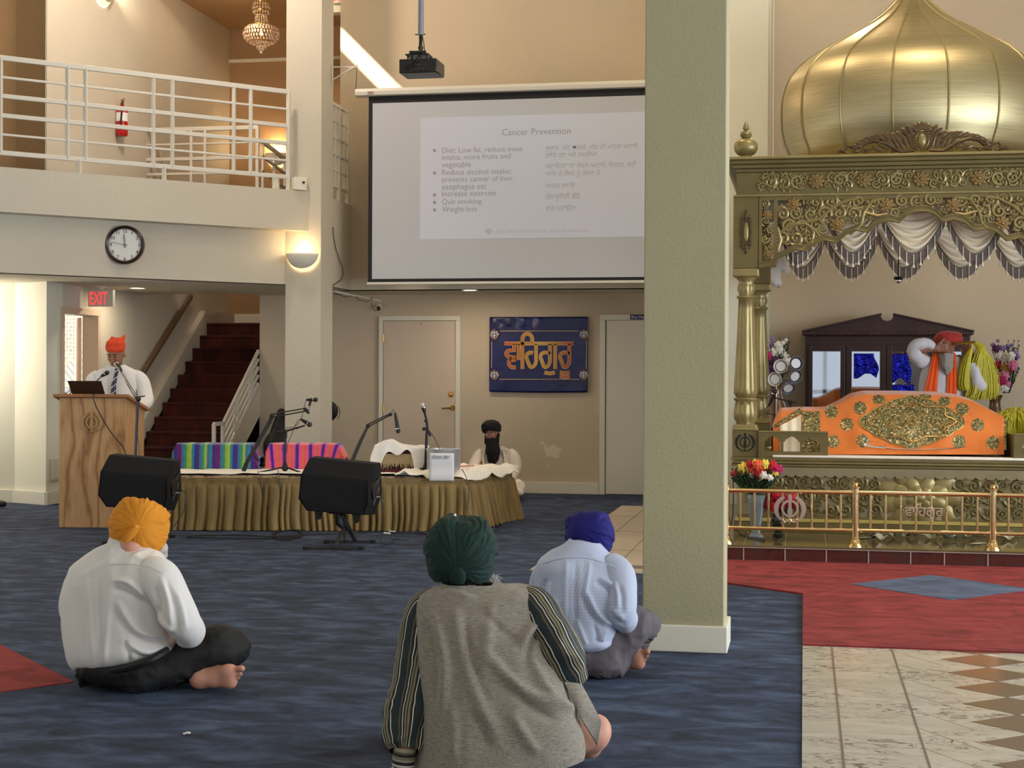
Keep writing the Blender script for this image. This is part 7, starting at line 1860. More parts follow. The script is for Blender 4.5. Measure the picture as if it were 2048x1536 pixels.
def px_of(p):
    q = _CI @ Vector((float(p[0]),float(p[1]),float(p[2]))); return CX+FPX*q.x/-q.z, CY-FPX*q.y/-q.z
def creases(lines, base=None):
    """folds sculpted where the photo shows them: (points, height, width)"""
    S_ = []
    for pts, am, w in lines:
        c = catmull(pts, 3*(len(pts)-1)); S_.append((c, am, w))
    def f(p, u, v):
        x, y = px_of(p); d = base(p,u,v) if base else 0.0
        for c, am, w in S_:
            if x < c[:,0].min()-4*w or x > c[:,0].max()+4*w or y < c[:,1].min()-4*w or y > c[:,1].max()+4*w: continue
            a = c[:-1]; b = c[1:]-a; t = np.clip(((x-a[:,0])*b[:,0]+(y-a[:,1])*b[:,1])/((b**2).sum(1)+1e-6),0,1)
            dx = x-a[:,0]-b[:,0]*t; dy = y-a[:,1]-b[:,1]*t; k = int(np.argmin(dx*dx+dy*dy)); r = math.hypot(dx[k],dy[k]); s_ = (k+t[k])/len(a); taper = min(1,s_*4,(1-s_)*4)
            side = 1 if (b[k,0]*dy[k]-b[k,1]*dx[k]) > 0 else 1.6
            d += am*taper*math.exp(-(r*side/w)**2)
        return d
    return f
def cloth_fold(amp, s, seed, st=(1,1,.35)): return lambda p,u,v: amp*ridge(p, s, seed, st)

# ---------------- man in the orange turban, back left
D0 = 6.72
pA = thing('person', 'person in an orange turban, white shirt and black trousers sitting cross-legged with back turned', 'person', onZ(300,1384))
B = Blob(.035)
Jn = V3(262,1092,6.72); Jh = V3(280,1052,6.80)
B.cap(V3(240,1325,6.8),V3(240,1250,6.78),.10,.11).cap(V3(240,1250,6.78),V3(248,1175,6.74),.11,.09).cap(V3(200,1160,6.83),V3(290,1162,6.66),.045,.045).cap(Jn,V3(272,1070,6.76),.052,.052)
hA = head(B, V3(285,1058,6.82), RC*.8-FC_*.5, (FC_*.75+RC*.45-UP*.5))
eR = V3(360,1250,6.66); wR = V3(362,1290,6.98)
B.chain([V3(302,1168,6.66),eR],[.055,.045]).chain([eR,V3(385,1272,6.70),V3(350,1285,6.82)],[.045,.040,.030])
hand(B, V3(348,1286,6.83), (RC*-.8+FC_*.5), (0,0,-1), 1.0, .6, -1)
B.chain([V3(178,1160,6.9),V3(168,1240,7.1),V3(235,1290,7.15)],[.055,.045,.030]); hand(B, V3(240,1290,7.15),(RC*1-UP*.1),(0,0,-1),1.0,.6,1)
B.chain([V3(285,1340,6.72),V3(440,1300,6.85)],[.085,.06]).chain([V3(440,1300,6.85),V3(330,1355,7.0)],[.055,.04]).chain([V3(200,1345,6.85),V3(235,1310,7.2)],[.085,.06]).chain([V3(235,1310,7.2),V3(390,1362,6.92)],[.055,.04])
foot(B, V3(400,1358,6.76), Vector(tuple(V3(485,1350,6.70)-V3(400,1358,6.76))), Vector(tuple(FC_))*1.0+UP*.15, 1.08, 1)
sA = soft(B.mesh(.0075, clip_z=.004), 'body', M['skin_pale'], pA)
M['shirt_white'] = shirt_mat('white_cotton_shirt', srgb(224,222,220), .18, 16)
M['trouser_black'] = plain('black_trouser_cloth', srgb(16,16,18), .75, bump=(30,.3,.01))
def foldA(p, u, v):
    w = .5+.5*math.sin(2*PI*u*1)
    return .008*ridge(p,7,3,(1,1,.45))+.008*ridge(p,3.4,9,(1.3,1,.6))*(.3+v)
CA = [([(229,1163),(260,1164),(306,1204)],.020,7),([(225,1176),(258,1186),(300,1214)],-.012,7),([(237,1198),(258,1238),(283,1264),(329,1276)],.020,7),([(230,1215),(250,1255),(285,1282),(320,1290)],-.012,7),([(272,1135),(304,1160),(316,1190),(318,1230)],-.020,6),([(268,1130),(296,1150),(308,1180)],.010,6),
 ([(177,1140),(183,1238),(192,1330)],.009,5),([(200,1150),(203,1240),(206,1334)],-.008,5),([(222,1210),(216,1280),(209,1334)],.010,6),([(249,1262),(258,1304),(262,1326)],-.012,6),([(243,1270),(280,1300),(330,1300)],.012,7),([(160,1170),(164,1240),(172,1325)],-.007,7),([(230,1120),(225,1180),(216,1220)],.006,10),([(262,1300),(290,1312),(320,1300)],-.010,6),([(150,1160),(200,1135),(240,1110)],.006,9),([(320,1105),(290,1120),(262,1112)],.008,7)]
CA2 = [([(320,1150),(338,1200),(345,1260)],.014,6),([(332,1160),(352,1215),(356,1268)],-.012,6),([(352,1178),(366,1220),(373,1262)],.010,6),([(312,1225),(335,1250),(350,1262)],.014,6),([(310,1170),(318,1205),(322,1240)],-.012,6)]
CB = [([(1190,1163),(1216,1176),(1232,1204)],-.018,5),([(1196,1156),(1222,1168),(1236,1190)],.014,5),([(1171,1174),(1190,1218),(1211,1242),(1230,1247)],.018,6),([(1164,1190),(1182,1230),(1205,1254)],-.012,6),([(1134,1116),(1132,1180),(1131,1244)],.008,5),([(1152,1120),(1151,1190),(1152,1262)],-.008,5),([(1180,1120),(1176,1160),(1168,1200)],.009,5),([(1096,1158),(1087,1176),(1085,1200)],-.014,5),([(1102,1162),(1096,1182),(1094,1210)],.010,5),([(1118,1200),(1104,1216),(1092,1222)],.010,5),([(1152,1236),(1166,1268),(1174,1290)],.010,5),([(1186,1240),(1194,1270),(1192,1286)],-.010,5),([(1215,1256),(1206,1270),(1200,1284)],.010,5)]
CB2 = [([(1228,1160),(1236,1190),(1236,1220)],.012,5),([(1238,1165),(1246,1195),(1245,1228)],-.010,5),([(1222,1212),(1236,1228),(1250,1234)],.012,5),([(1230,1232),(1240,1244),(1252,1246)],-.010,4)]
CC = [([(868,1222),(890,1300),(895,1360),(887,1449)],.020,12),([(855,1240),(872,1330),(872,1430)],-.014,12),([(911,1214),(930,1300),(955,1380),(1012,1507)],.020,14),([(925,1240),(945,1330),(985,1440)],-.016,12),([(985,1200),(975,1300),(965,1350)],.012,14),([(1090,1240),(1058,1262),(1040,1300)],.022,9),([(1080,1262),(1060,1290),(1050,1330)],-.016,9),([(965,1292),(1030,1370),(1130,1417)],.020,13),([(990,1340),(1050,1405),(1120,1445)],-.014,12),([(1051,1304),(1100,1390),(1156,1428)],.018,10),([(942,1417),(965,1450),(981,1500)],-.012,9),([(905,1400),(915,1460),(910,1520)],.012,10),([(1020,1420),(1050,1470),(1080,1510)],.014,12),([(960,1215),(1000,1260),(1040,1280)],-.010,12),([(850,1200),(900,1190),(960,1205)],.010,10)]
shirtA = loft('shirt', [(230,1078,296,1090,6.76,.05),(216,1086,308,1100,6.76,.07),(190,1097,322,1118,(6.82,6.68),.09),(158,1125,334,1140,(6.86,6.64),.115),(142,1160,332,1170,(6.88,6.64),.135),(136,1195,326,1205,(6.88,6.66),.15),(140,1240,330,1250,(6.86,6.68),.16),(144,1280,338,1275,(6.84,6.70),.165),(150,1312,338,1292,(6.84,6.70),.165),(158,1330,330,1303,(6.84,6.71),.155),(172,1336,318,1312,(6.84,6.72),.13)], M['shirt_white'], pA, nv=150, nu=200, fold=creases(CA, foldA))
sleeve('sleeve', [V3(300,1142,6.66),V3(322,1160,6.62),V3(345,1205,6.60),V3(366,1245,6.60),V3(378,1262,6.64),V3(378,1275,6.70)], [.072,.085,.080,.074,.066,.052], M['shirt_white'], pA, nv=90, nu=70, fold=creases(CA2, lambda p,u,v: .006*ridge(p,8,5,(1,1,.7))*(.4+.6*v)))
sleeve('sleeve', [V3(190,1140,6.86),V3(165,1170,6.92),V3(152,1215,7.0),V3(160,1250,7.1),V3(200,1280,7.14)], [.07,.08,.07,.062,.05], M['shirt_white'], pA, fold=cloth_fold(.008,9,6))
cl = [V3(222,1092,6.76),V3(214,1080,6.74),V3(228,1076,6.71),V3(258,1080,6.69),V3(290,1096,6.70),V3(310,1114,6.74)]
loft('collar', [(214,1096,312,1116,6.75,.080),(216,1086,308,1104,6.76,.082),(222,1072,298,1088,6.78,.078),(226,1073,294,1088,6.79,.070)], M['shirt_white'], pA, nv=16, nu=60, solid=.003)
# yoke seam and back pleats
MB().tube([tuple(v) for v in catmull([V3(146,1158,6.765),V3(190,1134,6.68),V3(240,1128,6.60),V3(300,1134,6.545),V3(330,1150,6.55)],20)],.0022,5).build('yoke_seam', M['shirt_white'], pA)
Bt = Blob(.045)
Bt.ell(V3(242,1335,6.80),(.205,.17,.10)).cap(V3(280,1345,6.74),V3(440,1296,6.83),.105,.082).cap(V3(440,1296,6.83),V3(466,1290,6.88),.08,.062).chain([V3(455,1305,6.88),V3(400,1330,6.95),V3(330,1352,7.0)],[.075,.068,.06]).chain([V3(205,1345,6.85),V3(240,1320,7.15)],[.11,.08]).chain([V3(240,1320,7.2),V3(380,1358,6.95)],[.075,.055])
soft(cloth_noise(cloth_noise(Bt.mesh(.009, clip_z=.003),.012,7,4.0,(.6,1,1.6)),.005,19,2.0), 'trousers', M['trouser_black'], pA)
MB().tube([tuple(v) for v in catmull([V3(158,1334,6.80),V3(200,1341,6.67),V3(250,1336,6.60),V3(300,1320,6.58),V3(334,1300,6.66)],30)],.017,8,flat=1.0).build('belt', M['black'], pA)
M['turban_orange'] = plain('marigold_turban_cloth', srgb(214,138,30), .85, bump=(70,.35,.004), vary=.05, vscale=6)
fw = (FC_*.86+RC*.38-UP*.42).normalized(); rt = fw.cross(UP).normalized()
turban(V3(279,1052,6.80), (.117,.125,.120), rt, fw, M['turban_orange'], pA, amp=.009, bands=5, seed=1.3, knot=(V3(275,1053,6.645),V3(250,1082,6.66),.032), vk=.8)
Bb = Blob(.03); Bb.cap(V3(318,1098,6.86),V3(322,1118,6.92),.035,.025); soft(cloth_noise(Bb.mesh(.008),.006,30,2), 'beard', plain('grey_beard', srgb(190,184,178), .9), pA)

# ---------------- man in the blue turban, centre right
pB = thing('person', 'person in a royal blue turban and pale checked shirt sitting by the main pillar', 'person', onZ(1190,1340))
B = Blob(.035)
B.cap(V3(1190,1295,7.15),V3(1175,1220,7.12),.10,.10).cap(V3(1175,1220,7.12),V3(1165,1150,7.14),.10,.08).cap(V3(1115,1145,7.16),V3(1220,1150,7.12),.045,.045).cap(V3(1170,1105,7.14),V3(1178,1080,7.24),.05,.05)
head(B, V3(1182,1078,7.32), RC, (FC_*.6-UP*.75+RC*.15), .98)
B.chain([V3(1225,1160,7.1),V3(1240,1215,7.0),V3(1255,1240,7.15)],[.040,.038,.032]).chain([V3(1255,1240,7.15),V3(1235,1262,7.4)],[.032,.027]); hand(B, V3(1235,1262,7.4),(FC_-RC*.5),(0,0,-1),1.0,.5,1)
B.chain([V3(1105,1150,7.15),V3(1090,1215,7.25),V3(1140,1262,7.45)],[.040,.042,.030]); hand(B, V3(1142,1264,7.46),(RC+FC_*.3),(0,0,-1),1.0,.5,-1)
B.chain([V3(1210,1310,7.1),V3(1275,1250,7.15)],[.08,.06]).chain([V3(1275,1250,7.15),V3(1225,1322,7.35)],[.055,.04]).chain([V3(1160,1310,7.2),V3(1110,1290,7.5)],[.08,.06]).chain([V3(1110,1290,7.5),V3(1220,1328,7.3)],[.055,.04])
foot(B, V3(1225,1325,7.16), Vector(tuple(V3(1290,1315,7.08)-V3(1225,1325,7.16))), Vector(tuple(FC_))+UP*.2, .98, 1)
soft(B.mesh(.0075, clip_z=.004), 'body', M['skin'], pB)
M['shirt_check'] = shirt_mat('pale_blue_checked_shirt', srgb(184,194,220), .15, 16, (90,62,srgb(158,164,182)))
shirtB = loft('shirt', [(1140,1078,1200,1086,7.12,.05),(1128,1088,1214,1100,7.12,.07),(1098,1105,1232,1120,7.12,.095),(1076,1128,1246,1142,7.10,.115),(1072,1160,1247,1170,(7.14,7.04),.13),(1078,1200,1240,1210,(7.14,7.04),.145),(1100,1240,1236,1250,(7.14,7.06),.15),(1120,1268,1230,1270,(7.14,7.06),.15),(1140,1288,1222,1280,7.10,.145),(1155,1296,1212,1288,7.12,.12)], M['shirt_check'], pB, nv=130, nu=180, fold=creases(CB, lambda p,u,v: .005*ridge(p,8,13,(1,1,.4))+.006*ridge(p,3.6,5,(1.3,1,.5))*(.2+v)))
sleeve('sleeve', [V3(1215,1130,7.10),V3(1236,1150,7.06),V3(1242,1190,7.0),V3(1242,1225,6.98),V3(1250,1242,7.05),V3(1243,1254,7.2)], [.065,.076,.070,.066,.055,.042], M['shirt_check'], pB, nv=80, nu=60, fold=creases(CB2, lambda p,u,v: .006*ridge(p,9,15,(1,1,.7))*(.4+.6*v)))
sleeve('sleeve', [V3(1115,1130,7.14),V3(1092,1155,7.16),V3(1085,1200,7.2),V3(1098,1240,7.3),V3(1130,1260,7.42)], [.065,.07,.062,.055,.042], M['shirt_check'], pB, fold=cloth_fold(.008,9,16))
loft('collar', [(1136,1098,1206,1106,7.135,.070),(1138,1087,1204,1097,7.15,.074),(1148,1075,1198,1085,7.18,.074),(1152,1076,1194,1086,7.20,.066)], M['shirt_check'], pB, nv=16, nu=60, solid=.003)
MB().tube([tuple(v) for v in catmull([V3(1084,1128,7.045),V3(1120,1118,6.99),V3(1165,1116,6.98),V3(1210,1126,6.975),V3(1240,1140,7.01)],20)],.002,5).build('yoke_seam', M['shirt_check'], pB)
Bt = Blob(.045)
Bt.ell(V3(1185,1312,7.14),(.175,.15,.105)).chain([V3(1205,1318,7.10),V3(1265,1252,7.12),V3(1282,1248,7.16)],[.105,.078,.062]).chain([V3(1285,1250,7.18),V3(1262,1285,7.22),V3(1225,1322,7.30)],[.066,.060,.052]).chain([V3(1165,1315,7.2),V3(1115,1300,7.5)],[.10,.075]).chain([V3(1112,1300,7.5),V3(1210,1330,7.35)],[.07,.05])
soft(cloth_noise(cloth_noise(Bt.mesh(.009, clip_z=.003),.013,8,14.0,(1.2,1,.6)),.005,19,2.0), 'trousers', plain('warm_grey_trouser_cloth', srgb(92,86,92), .8, bump=(30,.3,.01)), pB)
MB().tube([tuple(v) for v in catmull([V3(1122,1284,7.10),V3(1160,1294,7.01),V3(1200,1290,7.0),V3(1226,1276,7.04)],20)],.017,8).build('belt', M['black'], pB)
M['turban_blue'] = plain('royal_blue_turban_cloth', srgb(14,10,104), .85, bump=(60,.35,.004), vary=.06, vscale=6)
fw = (FC_*.8-UP*.6+RC*.12).normalized(); rt = fw.cross(UP).normalized()
turban(V3(1180,1070,7.22), (.110,.120,.098), rt, fw, M['turban_blue'], pB, amp=.009, bands=6, seed=4.1, knot=(V3(1158,1052,7.125),V3(1155,1070,7.125),.012), vk=.5)
Bk_ = Blob(.03); Bk_.ell(V3(1148,1052,7.22),(.045,.05,.05)); soft(cloth_noise(Bk_.mesh(.006),.006,26,3), 'turban_side_fold', M['turban_blue'], pB)
MB().tube([V3(1136,1090,7.2),V3(1128,1094,7.2),V3(1122,1098,7.22)],[.012,.008,.002],6).build('beard', plain('grey_beard', srgb(190,184,178), .9), pB)

# ---------------- man in the green turban, foreground
pC = thing('person', 'person in a dark green turban and beige waistcoat sitting in the foreground', 'person', onZ(1000,1536,0))
B = Blob(.04); dC = 5.25
B.cap(V3(960,1530,5.35),V3(960,1400,5.3),.12,.12).cap(V3(960,1400,5.3),V3(945,1290,5.28),.12,.09).cap(V3(885,1240,5.28),V3(1035,1230,5.26),.045,.045).cap(V3(935,1215,5.26),V3(925,1170,5.3),.055,.056)
head(B, V3(925,1130,5.36), RC, (FC_-UP*.1), 1.05)
wl = V3(808,1534,5.10)
B.chain([V3(872,1240,5.28),V3(826,1390,5.18),wl],[.055,.042,.028])
pw = Vector(tuple(wl)); hd = Vector((-.12,-.25,-1)); hand(B, wl, Vector((-.15,.35,-.55)), Vector((0,-.3,-1)), 1.05, .25, 1)
B.chain([V3(1060,1235,5.26),V3(1120,1340,5.22),V3(1100,1400,5.45)],[.056,.045,.032]); hand(B, V3(1100,1400,5.45),(RC*.2+FC_),(0,0,-1),1.0,.5,1)
B.chain([V3(1020,1520,5.3),V3(1090,1440,5.72)],[.095,.07]).chain([V3(1090,1440,5.72),V3(1110,1490,5.5),V3(1165,1482,5.32)],[.06,.05,.040]).chain([V3(900,1520,5.35),V3(820,1450,5.8)],[.095,.07]).chain([V3(820,1450,5.8),V3(1010,1500,5.75)],[.06,.04])
foot(B, V3(1192,1455,5.30), Vector(tuple(V3(1120,1482,5.24)-V3(1192,1455,5.30))), Vector((-.3,.3,-1)), 1.05, 1)
B.cap(V3(1168,1470,5.27),V3(1190,1476,5.28),.042,.036)
soft(B.mesh(.0075, clip_z=.004), 'body', M['skin_pale'], pC)
def vest_mat():
    m, nt, b = _nt('beige_linen_waistcoat'); b.inputs['Roughness'].default_value = .85; b.inputs['Sheen Weight'].default_value = .2
    v = _coord(nt,'Object'); t1 = _noise(nt, _coord(nt,'Object',(1,1,.05)), 800, 2); t2 = _noise(nt, _coord(nt,'Object',(.05,.05,1)), 800, 2)
    w = _math(nt,'ADD',t1,t2); nt.links.new(_ramp(nt, w, [(.75,srgb(112,104,94)),(1.0,srgb(134,126,114)),(1.25,srgb(156,148,136))]), b.inputs['Base Color'])
    big = _noise(nt, _coord(nt,'Object',(1,1,.4)), 7, 5, .6, 1.2); _bump(nt, b, _math(nt,'ADD',_math(nt,'MULTIPLY',big,3.0),w), .35, .012); return m
M['vest'] = vest_mat()
def foldC(p, u, v):
    diag = math.sin((p[0]*1.0+p[2]*1.5)*14+math.sin(p[2]*9))*.5+.5
    return .010*ridge(p,3.0,21,(1.4,1,.45))*(.25+.9*v)+.005*ridge(p,8,2,(1,1,.4))+.006*diag*v*(1 if p[0] > V3(960,1400,5.2)[0] else .3)
vest = loft('waistcoat', [(890,1172,985,1170,5.25,.055),(868,1180,1040,1176,5.25,.075),(850,1188,1058,1178,5.25,.09),(840,1206,1068,1190,5.24,.11),(839,1250,1080,1235,5.22,.13),(843,1310,1100,1300,5.20,.15),(850,1370,1125,1360,5.18,.165),(853,1425,1146,1420,5.17,.175),(850,1470,1158,1464,5.17,.185),(842,1515,1165,1496,5.17,.19),(836,1545,1165,1508,5.17,.19)], M['vest'], pC, nv=150, nu=200, fold=creases(CC, foldC), p=2.6, solid=.006)
# flaring front flap of the waistcoat over the right thigh
def flap(u, v):
    a = np.array([1100,1306])*(1-v)+np.array([1164,1440])*v; b_ = np.array([1140,1328])*(1-v)+np.array([1216,1468])*v
    if v > .82: b_ = b_ + np.array([-22,24])*((v-.82)/.18)
    q = a*(1-u)+b_*u; dd = 5.14+.05*u-.05*math.sin(PI*v)+.035*math.sin(3.2*u+5*v)*v
    return tuple(V3(q[0],q[1],dd))
MB().grid(flap, 30, 40).build('waistcoat_flap', M['vest'], pC, solid=.006)
def stripes():
    m, nt, b = _nt('striped_shirt_cloth'); b.inputs['Roughness'].default_value = .75
    a_ = nt.nodes.new('ShaderNodeAttribute'); a_.attribute_name = 'uu'
    n = _noise(nt, _coord(nt,'Object'), 9, 2); w = _math(nt,'MULTIPLY_ADD', n, .05, a_.outputs['Fac'])
    t = _math(nt,'FRACT', _math(nt,'MULTIPLY', w, 6.0))
    st = [(0,srgb(22,38,44)),(.26,srgb(222,220,206)),(.30,srgb(20,20,28)),(.40,srgb(124,118,88)),(.50,srgb(52,50,40)),(.56,srgb(140,134,106)),(.62,srgb(24,20,30)),(.70,srgb(214,212,200)),(.74,srgb(30,26,34)),(.84,srgb(84,80,60)),(.92,srgb(20,34,40))]
    nt.links.new(_ramp(nt, t, st, 'CONSTANT'), b.inputs['Base Color']); _bump(nt, b, _noise(nt, _coord(nt,'Object'), 28, 4), .3, .01); return m
M['stripes'] = stripes()
sleeve('sleeve', [V3(885,1200,5.26),V3(855,1225,5.26),V3(838,1300,5.24),V3(826,1370,5.2),V3(815,1430,5.16),V3(812,1480,5.12),V3(810,1502,5.10)], [.05,.072,.072,.066,.072,.064,.046], M['stripes'], pC, nv=80, nu=56, fold=lambda p,u,v: .012*ridge(p,8,25,(1,1,1.2))*min(1,v*1.6)+.007*ridge(p,17,5,(1,1,1.4))*v)
def cuffs():
    m, nt, b = _nt('striped_cuff'); b.inputs['Roughness'].default_value = .75; a_ = nt.nodes.new('ShaderNodeAttribute'); a_.attribute_name = 'vv'
    nt.links.new(_ramp(nt, a_.outputs['Fac'], [(0,srgb(150,146,120)),(.2,srgb(90,86,70)),(.32,srgb(26,24,30)),(.45,srgb(120,114,92)),(.62,srgb(160,154,128)),(.72,srgb(44,26,52)),(.9,srgb(200,196,186))],'CONSTANT'), b.inputs['Base Color']); return m
sleeve('cuff', [V3(810,1493,5.10),V3(808,1512,5.10),V3(806,1530,5.10)], [.037,.038,.037], cuffs(), pC, nv=16, nu=40, capend=None)
wt = MB().tube([V3(807,1531,5.10),V3(806,1542,5.10)],[.033,.034],20); wt.build('watch_strap', M['chrome'], pC)
sleeve('sleeve', [V3(1035,1200,5.26),V3(1066,1215,5.22),V3(1092,1255,5.17),V3(1120,1305,5.14),V3(1135,1340,5.18),V3(1118,1375,5.32)], [.05,.07,.070,.070,.062,.045], M['stripes'], pC, nv=80, nu=56, fold=lambda p,u,v: .012*ridge(p,8,27,(1,1,1.2))*min(1,v*1.6))
Bt = Blob(.05)
Bt.ell(V3(985,1520,5.36),(.22,.19,.12)).chain([V3(1040,1525,5.3),V3(1100,1455,5.7)],[.115,.09]).chain([V3(1100,1455,5.7),V3(1135,1480,5.46)],[.085,.066]).chain([V3(900,1525,5.38),V3(820,1460,5.8)],[.115,.09]).chain([V3(820,1460,5.8),V3(1010,1500,5.8)],[.08,.06])
soft(cloth_noise(Bt.mesh(.011, clip_z=.003),.007,9,24.0), 'trousers', plain('dark_navy_trouser_cloth', srgb(24,32,54), .85, bump=(30,.3,.01)), pC)
M['turban_green'] = plain('deep_green_turban_cloth', srgb(10,44,38), .88, bump=(70,.35,.004), vary=.12, vscale=5)
turban(V3(922,1101,5.30), (.116,.125,.121), RC, (FC_-UP*.10).normalized(), M['turban_green'], pC, amp=.014, bands=7, seed=7.7, knot=(V3(914,1134,5.18),V3(916,1166,5.20),.028), vk=.75, n=130)
MB().ball(V3(910,1030,5.26),.005,8,6).build('turban_pin', plain('pearl_pin', srgb(250,246,236), .2), pC)
q = random.Random(6); mb = MB()
for k in range(220):
    a = V3(q.uniform(965,992),q.uniform(1150,1172),5.33); b_ = a+np.array([q.uniform(-.01,.03),q.uniform(-.02,.02),q.uniform(-.035,.012)]); mb.tube([tuple(a),tuple(b_)],[.0012,.0005],3,cap=False)
for k in range(80):
    a = V3(q.uniform(886,900),q.uniform(1160,1176),5.33); b_ = a+np.array([q.uniform(-.02,.0),q.uniform(-.02,.02),q.uniform(-.02,.005)]); mb.tube([tuple(a),tuple(b_)],[.0012,.0005],3,cap=False)
tag(mb.build('beard', plain('silver_hair', srgb(206,204,206), .8), pC), kind='stuff')

# ---------------- speaker at the podium
dP = 14.95; pD = thing('person', 'person in an orange head cloth, white shirt and striped tie speaking behind the podium', 'person', onZ(235,1035)); pD.location.z = 0
S = lambda x,y,d=dP: V3(x,y,d)
tw = Vector(-FC_); rP = -RC   # facing the camera: his right is image left
fh = (tw*.92-UP*.34-RC*.12).normalized(); rh = fh.cross(UP).normalized()
B = Blob(.03); F0 = [onZ(222,1034),onZ(254,1034)]
B.chain([S(234,830),S(234,790),S(234,762)],[.10,.10,.08]).cap(S(207,756),S(261,756),.038,.038).chain([S(234,750),S(233,728)],[.052,.055])
Ph = head(B, S(232,707,14.9), rh, fh, 1.05)
B.chain([S(202,758),S(184,790,14.85),S(205,806,14.62)],[.034,.034,.028]); hand(B,S(206,806,14.60),(tw*.7+RC*.5-UP*.1),(0,0,-1),1.0,.5,-1)
B.chain([S(266,758),S(285,798,14.9),S(268,814,14.62)],[.032,.034,.026]); hand(B,S(267,812,14.58),(tw*.7-RC*.5-UP*.1),(0,0,-1),1.0,.5,1)
for (x,q) in ((222,-1),(248,1)): 
    B.chain([S(x,860),S(x,940),(onZ(x,1033)[0],onZ(x,1033)[1]+.0,.08)],[.09,.06,.045]); p_ = onZ(x,1033,.05); foot(B,(p_[0],p_[1],.04),tw,(0,0,1),1.05,q)
soft(B.mesh(.007, clip_z=.002), 'body', M['skin_brown'], pD); face_parts(pD, Ph, 1.05)
fs_ = lambda a,s,sd: (lambda p,u,v: a*ridge(p,s,sd,(1,1,.5)))
loft('shirt', [(219,730,249,730,14.93,.06),(211,735,258,735,14.94,.085),(196,742,272,742,dP,.10),(187,752,280,751,dP,.10),(186,770,280,770,dP,.12),(190,800,277,800,dP,.13),(192,840,276,840,dP,.13),(196,875,273,875,dP,.125)], M['shirt_white'], pD, fold=fs_(.008,8,31), nv=50)
sleeve('sleeve', [S(200,748),S(187,760),S(179,785,14.88),S(184,802,14.78),S(200,806,14.66)], [.05,.062,.058,.052,.040], M['shirt_white'], pD, fold=fs_(.008,9,32), nv=36)
sleeve('sleeve', [S(266,748),S(281,760),S(290,785,14.92),S(291,806,14.84),S(272,812,14.64)], [.05,.064,.066,.060,.042], M['shirt_white'], pD, fold=fs_(.010,9,33), nv=36)
fz = 14.83
for sg in (1,-1): MB().prism([tuple(V3(*q)) for q in ((233,737,14.815),(233+sg*13,729,14.88),(233+sg*16,735,14.87),(233+sg*7,745,14.82))],(-FC_)*-.006).build('collar', M['shirt_white'], pD, smooth=False)
tie = plain('plum_striped_tie', srgb(52,34,66), .5)
m_, nt, b = _nt('striped_tie'); b.inputs['Roughness'].default_value = .45; sp_ = nt.nodes.new('ShaderNodeSeparateXYZ'); nt.links.new(_coord(nt,'Object'), sp_.inputs[0])
t = _math(nt,'FRACT',_math(nt,'MULTIPLY',_math(nt,'ADD',sp_.outputs[2],_math(nt,'MULTIPLY',sp_.outputs[0],-.8)),16)); nt.links.new(_ramp(nt,t,[(0,srgb(44,30,62)),(.78,srgb(190,186,200))],'CONSTANT'), b.inputs['Base Color'])
Tt = lambda x,y,d=14.80: Vector(tuple(V3(x,y,d)))
MB().prism([Tt(229,737),Tt(238,737),Tt(236,744,14.79),Tt(230,744,14.79)],FC_*.012).build('tie_knot', m_, pD, smooth=False, bevel=.003)
MB().prism([Tt(230,744),Tt(236,744),Tt(232,770,14.785),Tt(231,845,14.79),Tt(219,845,14.79),Tt(222,770,14.785)],FC_*.008).build('tie', m_, pD, smooth=False)
Bt = Blob(.03)
for x in (222,248): p_ = onZ(x,1033,.06); Bt.chain([S(234,868),S(x,880),S(x,950),(p_[0],p_[1],.08)],[.12,.095,.075,.062])
soft(Bt.mesh(.014), 'trousers', M['trouser_black'], pD)
# tied head cloth: flat topped, knotted at the back
hc = plain('orange_red_head_cloth', srgb(216,66,26), .75, bump=(24,.3,.006))
Bh = Blob(.012); uh = rh.cross(fh); ch_ = Vector(tuple(S(232,707,14.9))); Mh = np.array(Matrix((rh,fh,uh)).transposed()); hp = lambda x,y,z: tuple(ch_+rh*x*1.05+fh*y*1.05+uh*z*1.05)
Bh.ell(hp(0,-.004,.055),(.088,.104,.062),Mh).rbox(hp(0,-.01,.085),(.070,.080,.050),.03,Mh,k=.03).cap(hp(-.05,-.09,.12),hp(-.06,-.10,.135),.022,.012,k=.02).cap(hp(.05,-.08,.12),hp(.055,-.09,.125),.02,.012,k=.02).rbox(hp(0,0,-.045),(.15,.15,.062),.01,Mh,k=.004,sub=True)
soft(cloth_noise(Bh.mesh(.006),.004,22,3), 'head_cloth', hc, pD)

# ---------------- bearded man seated against the wall
dE = 17.55; pE = thing('person', 'person with a black turban, long black beard and white robe sitting against the tan wall', 'person', onZ(995,985)); pE.location.z = 0
S = lambda x,y,d=dE: V3(x,y,d)
fh = (tw*.96-RC*.28-UP*.05).normalized(); up_h = (UP+RC*-.16).normalized(); rh = fh.cross(up_h).normalized()
B = Blob(.03)
B.chain([S(995,965),S(995,935),S(993,916)],[.10,.10,.07]).cap(S(970,911),S(1014,911),.035,.035).chain([S(992,905),S(988,885)],[.045,.05])
Ph = head(B, S(984,867.5,17.45), rh, fh, 1.0)
B.chain([S(968,912),S(957,935,17.4),S(976,958,17.15)],[.032,.034,.028]); hand(B,S(980,958,17.08),(tw*.3+RC),(0,0,-1),1.0,.5,1)
B.chain([S(1018,912),S(1024,940,17.45),S(1006,960,17.15)],[.032,.034,.028]); hand(B,S(1002,960,17.08),(tw*.3-RC),(0,0,-1),1.0,.5,-1)
B.chain([S(1010,972),S(1032,977,17.15)],[.06,.045]).chain([S(1032,977,17.15),S(985,984,17.0)],[.04,.03]).chain([S(982,968),S(955,975,17.1)],[.08,.06]).chain([S(957,977,17.15),S(1010,984,17.0)],[.04,.03])
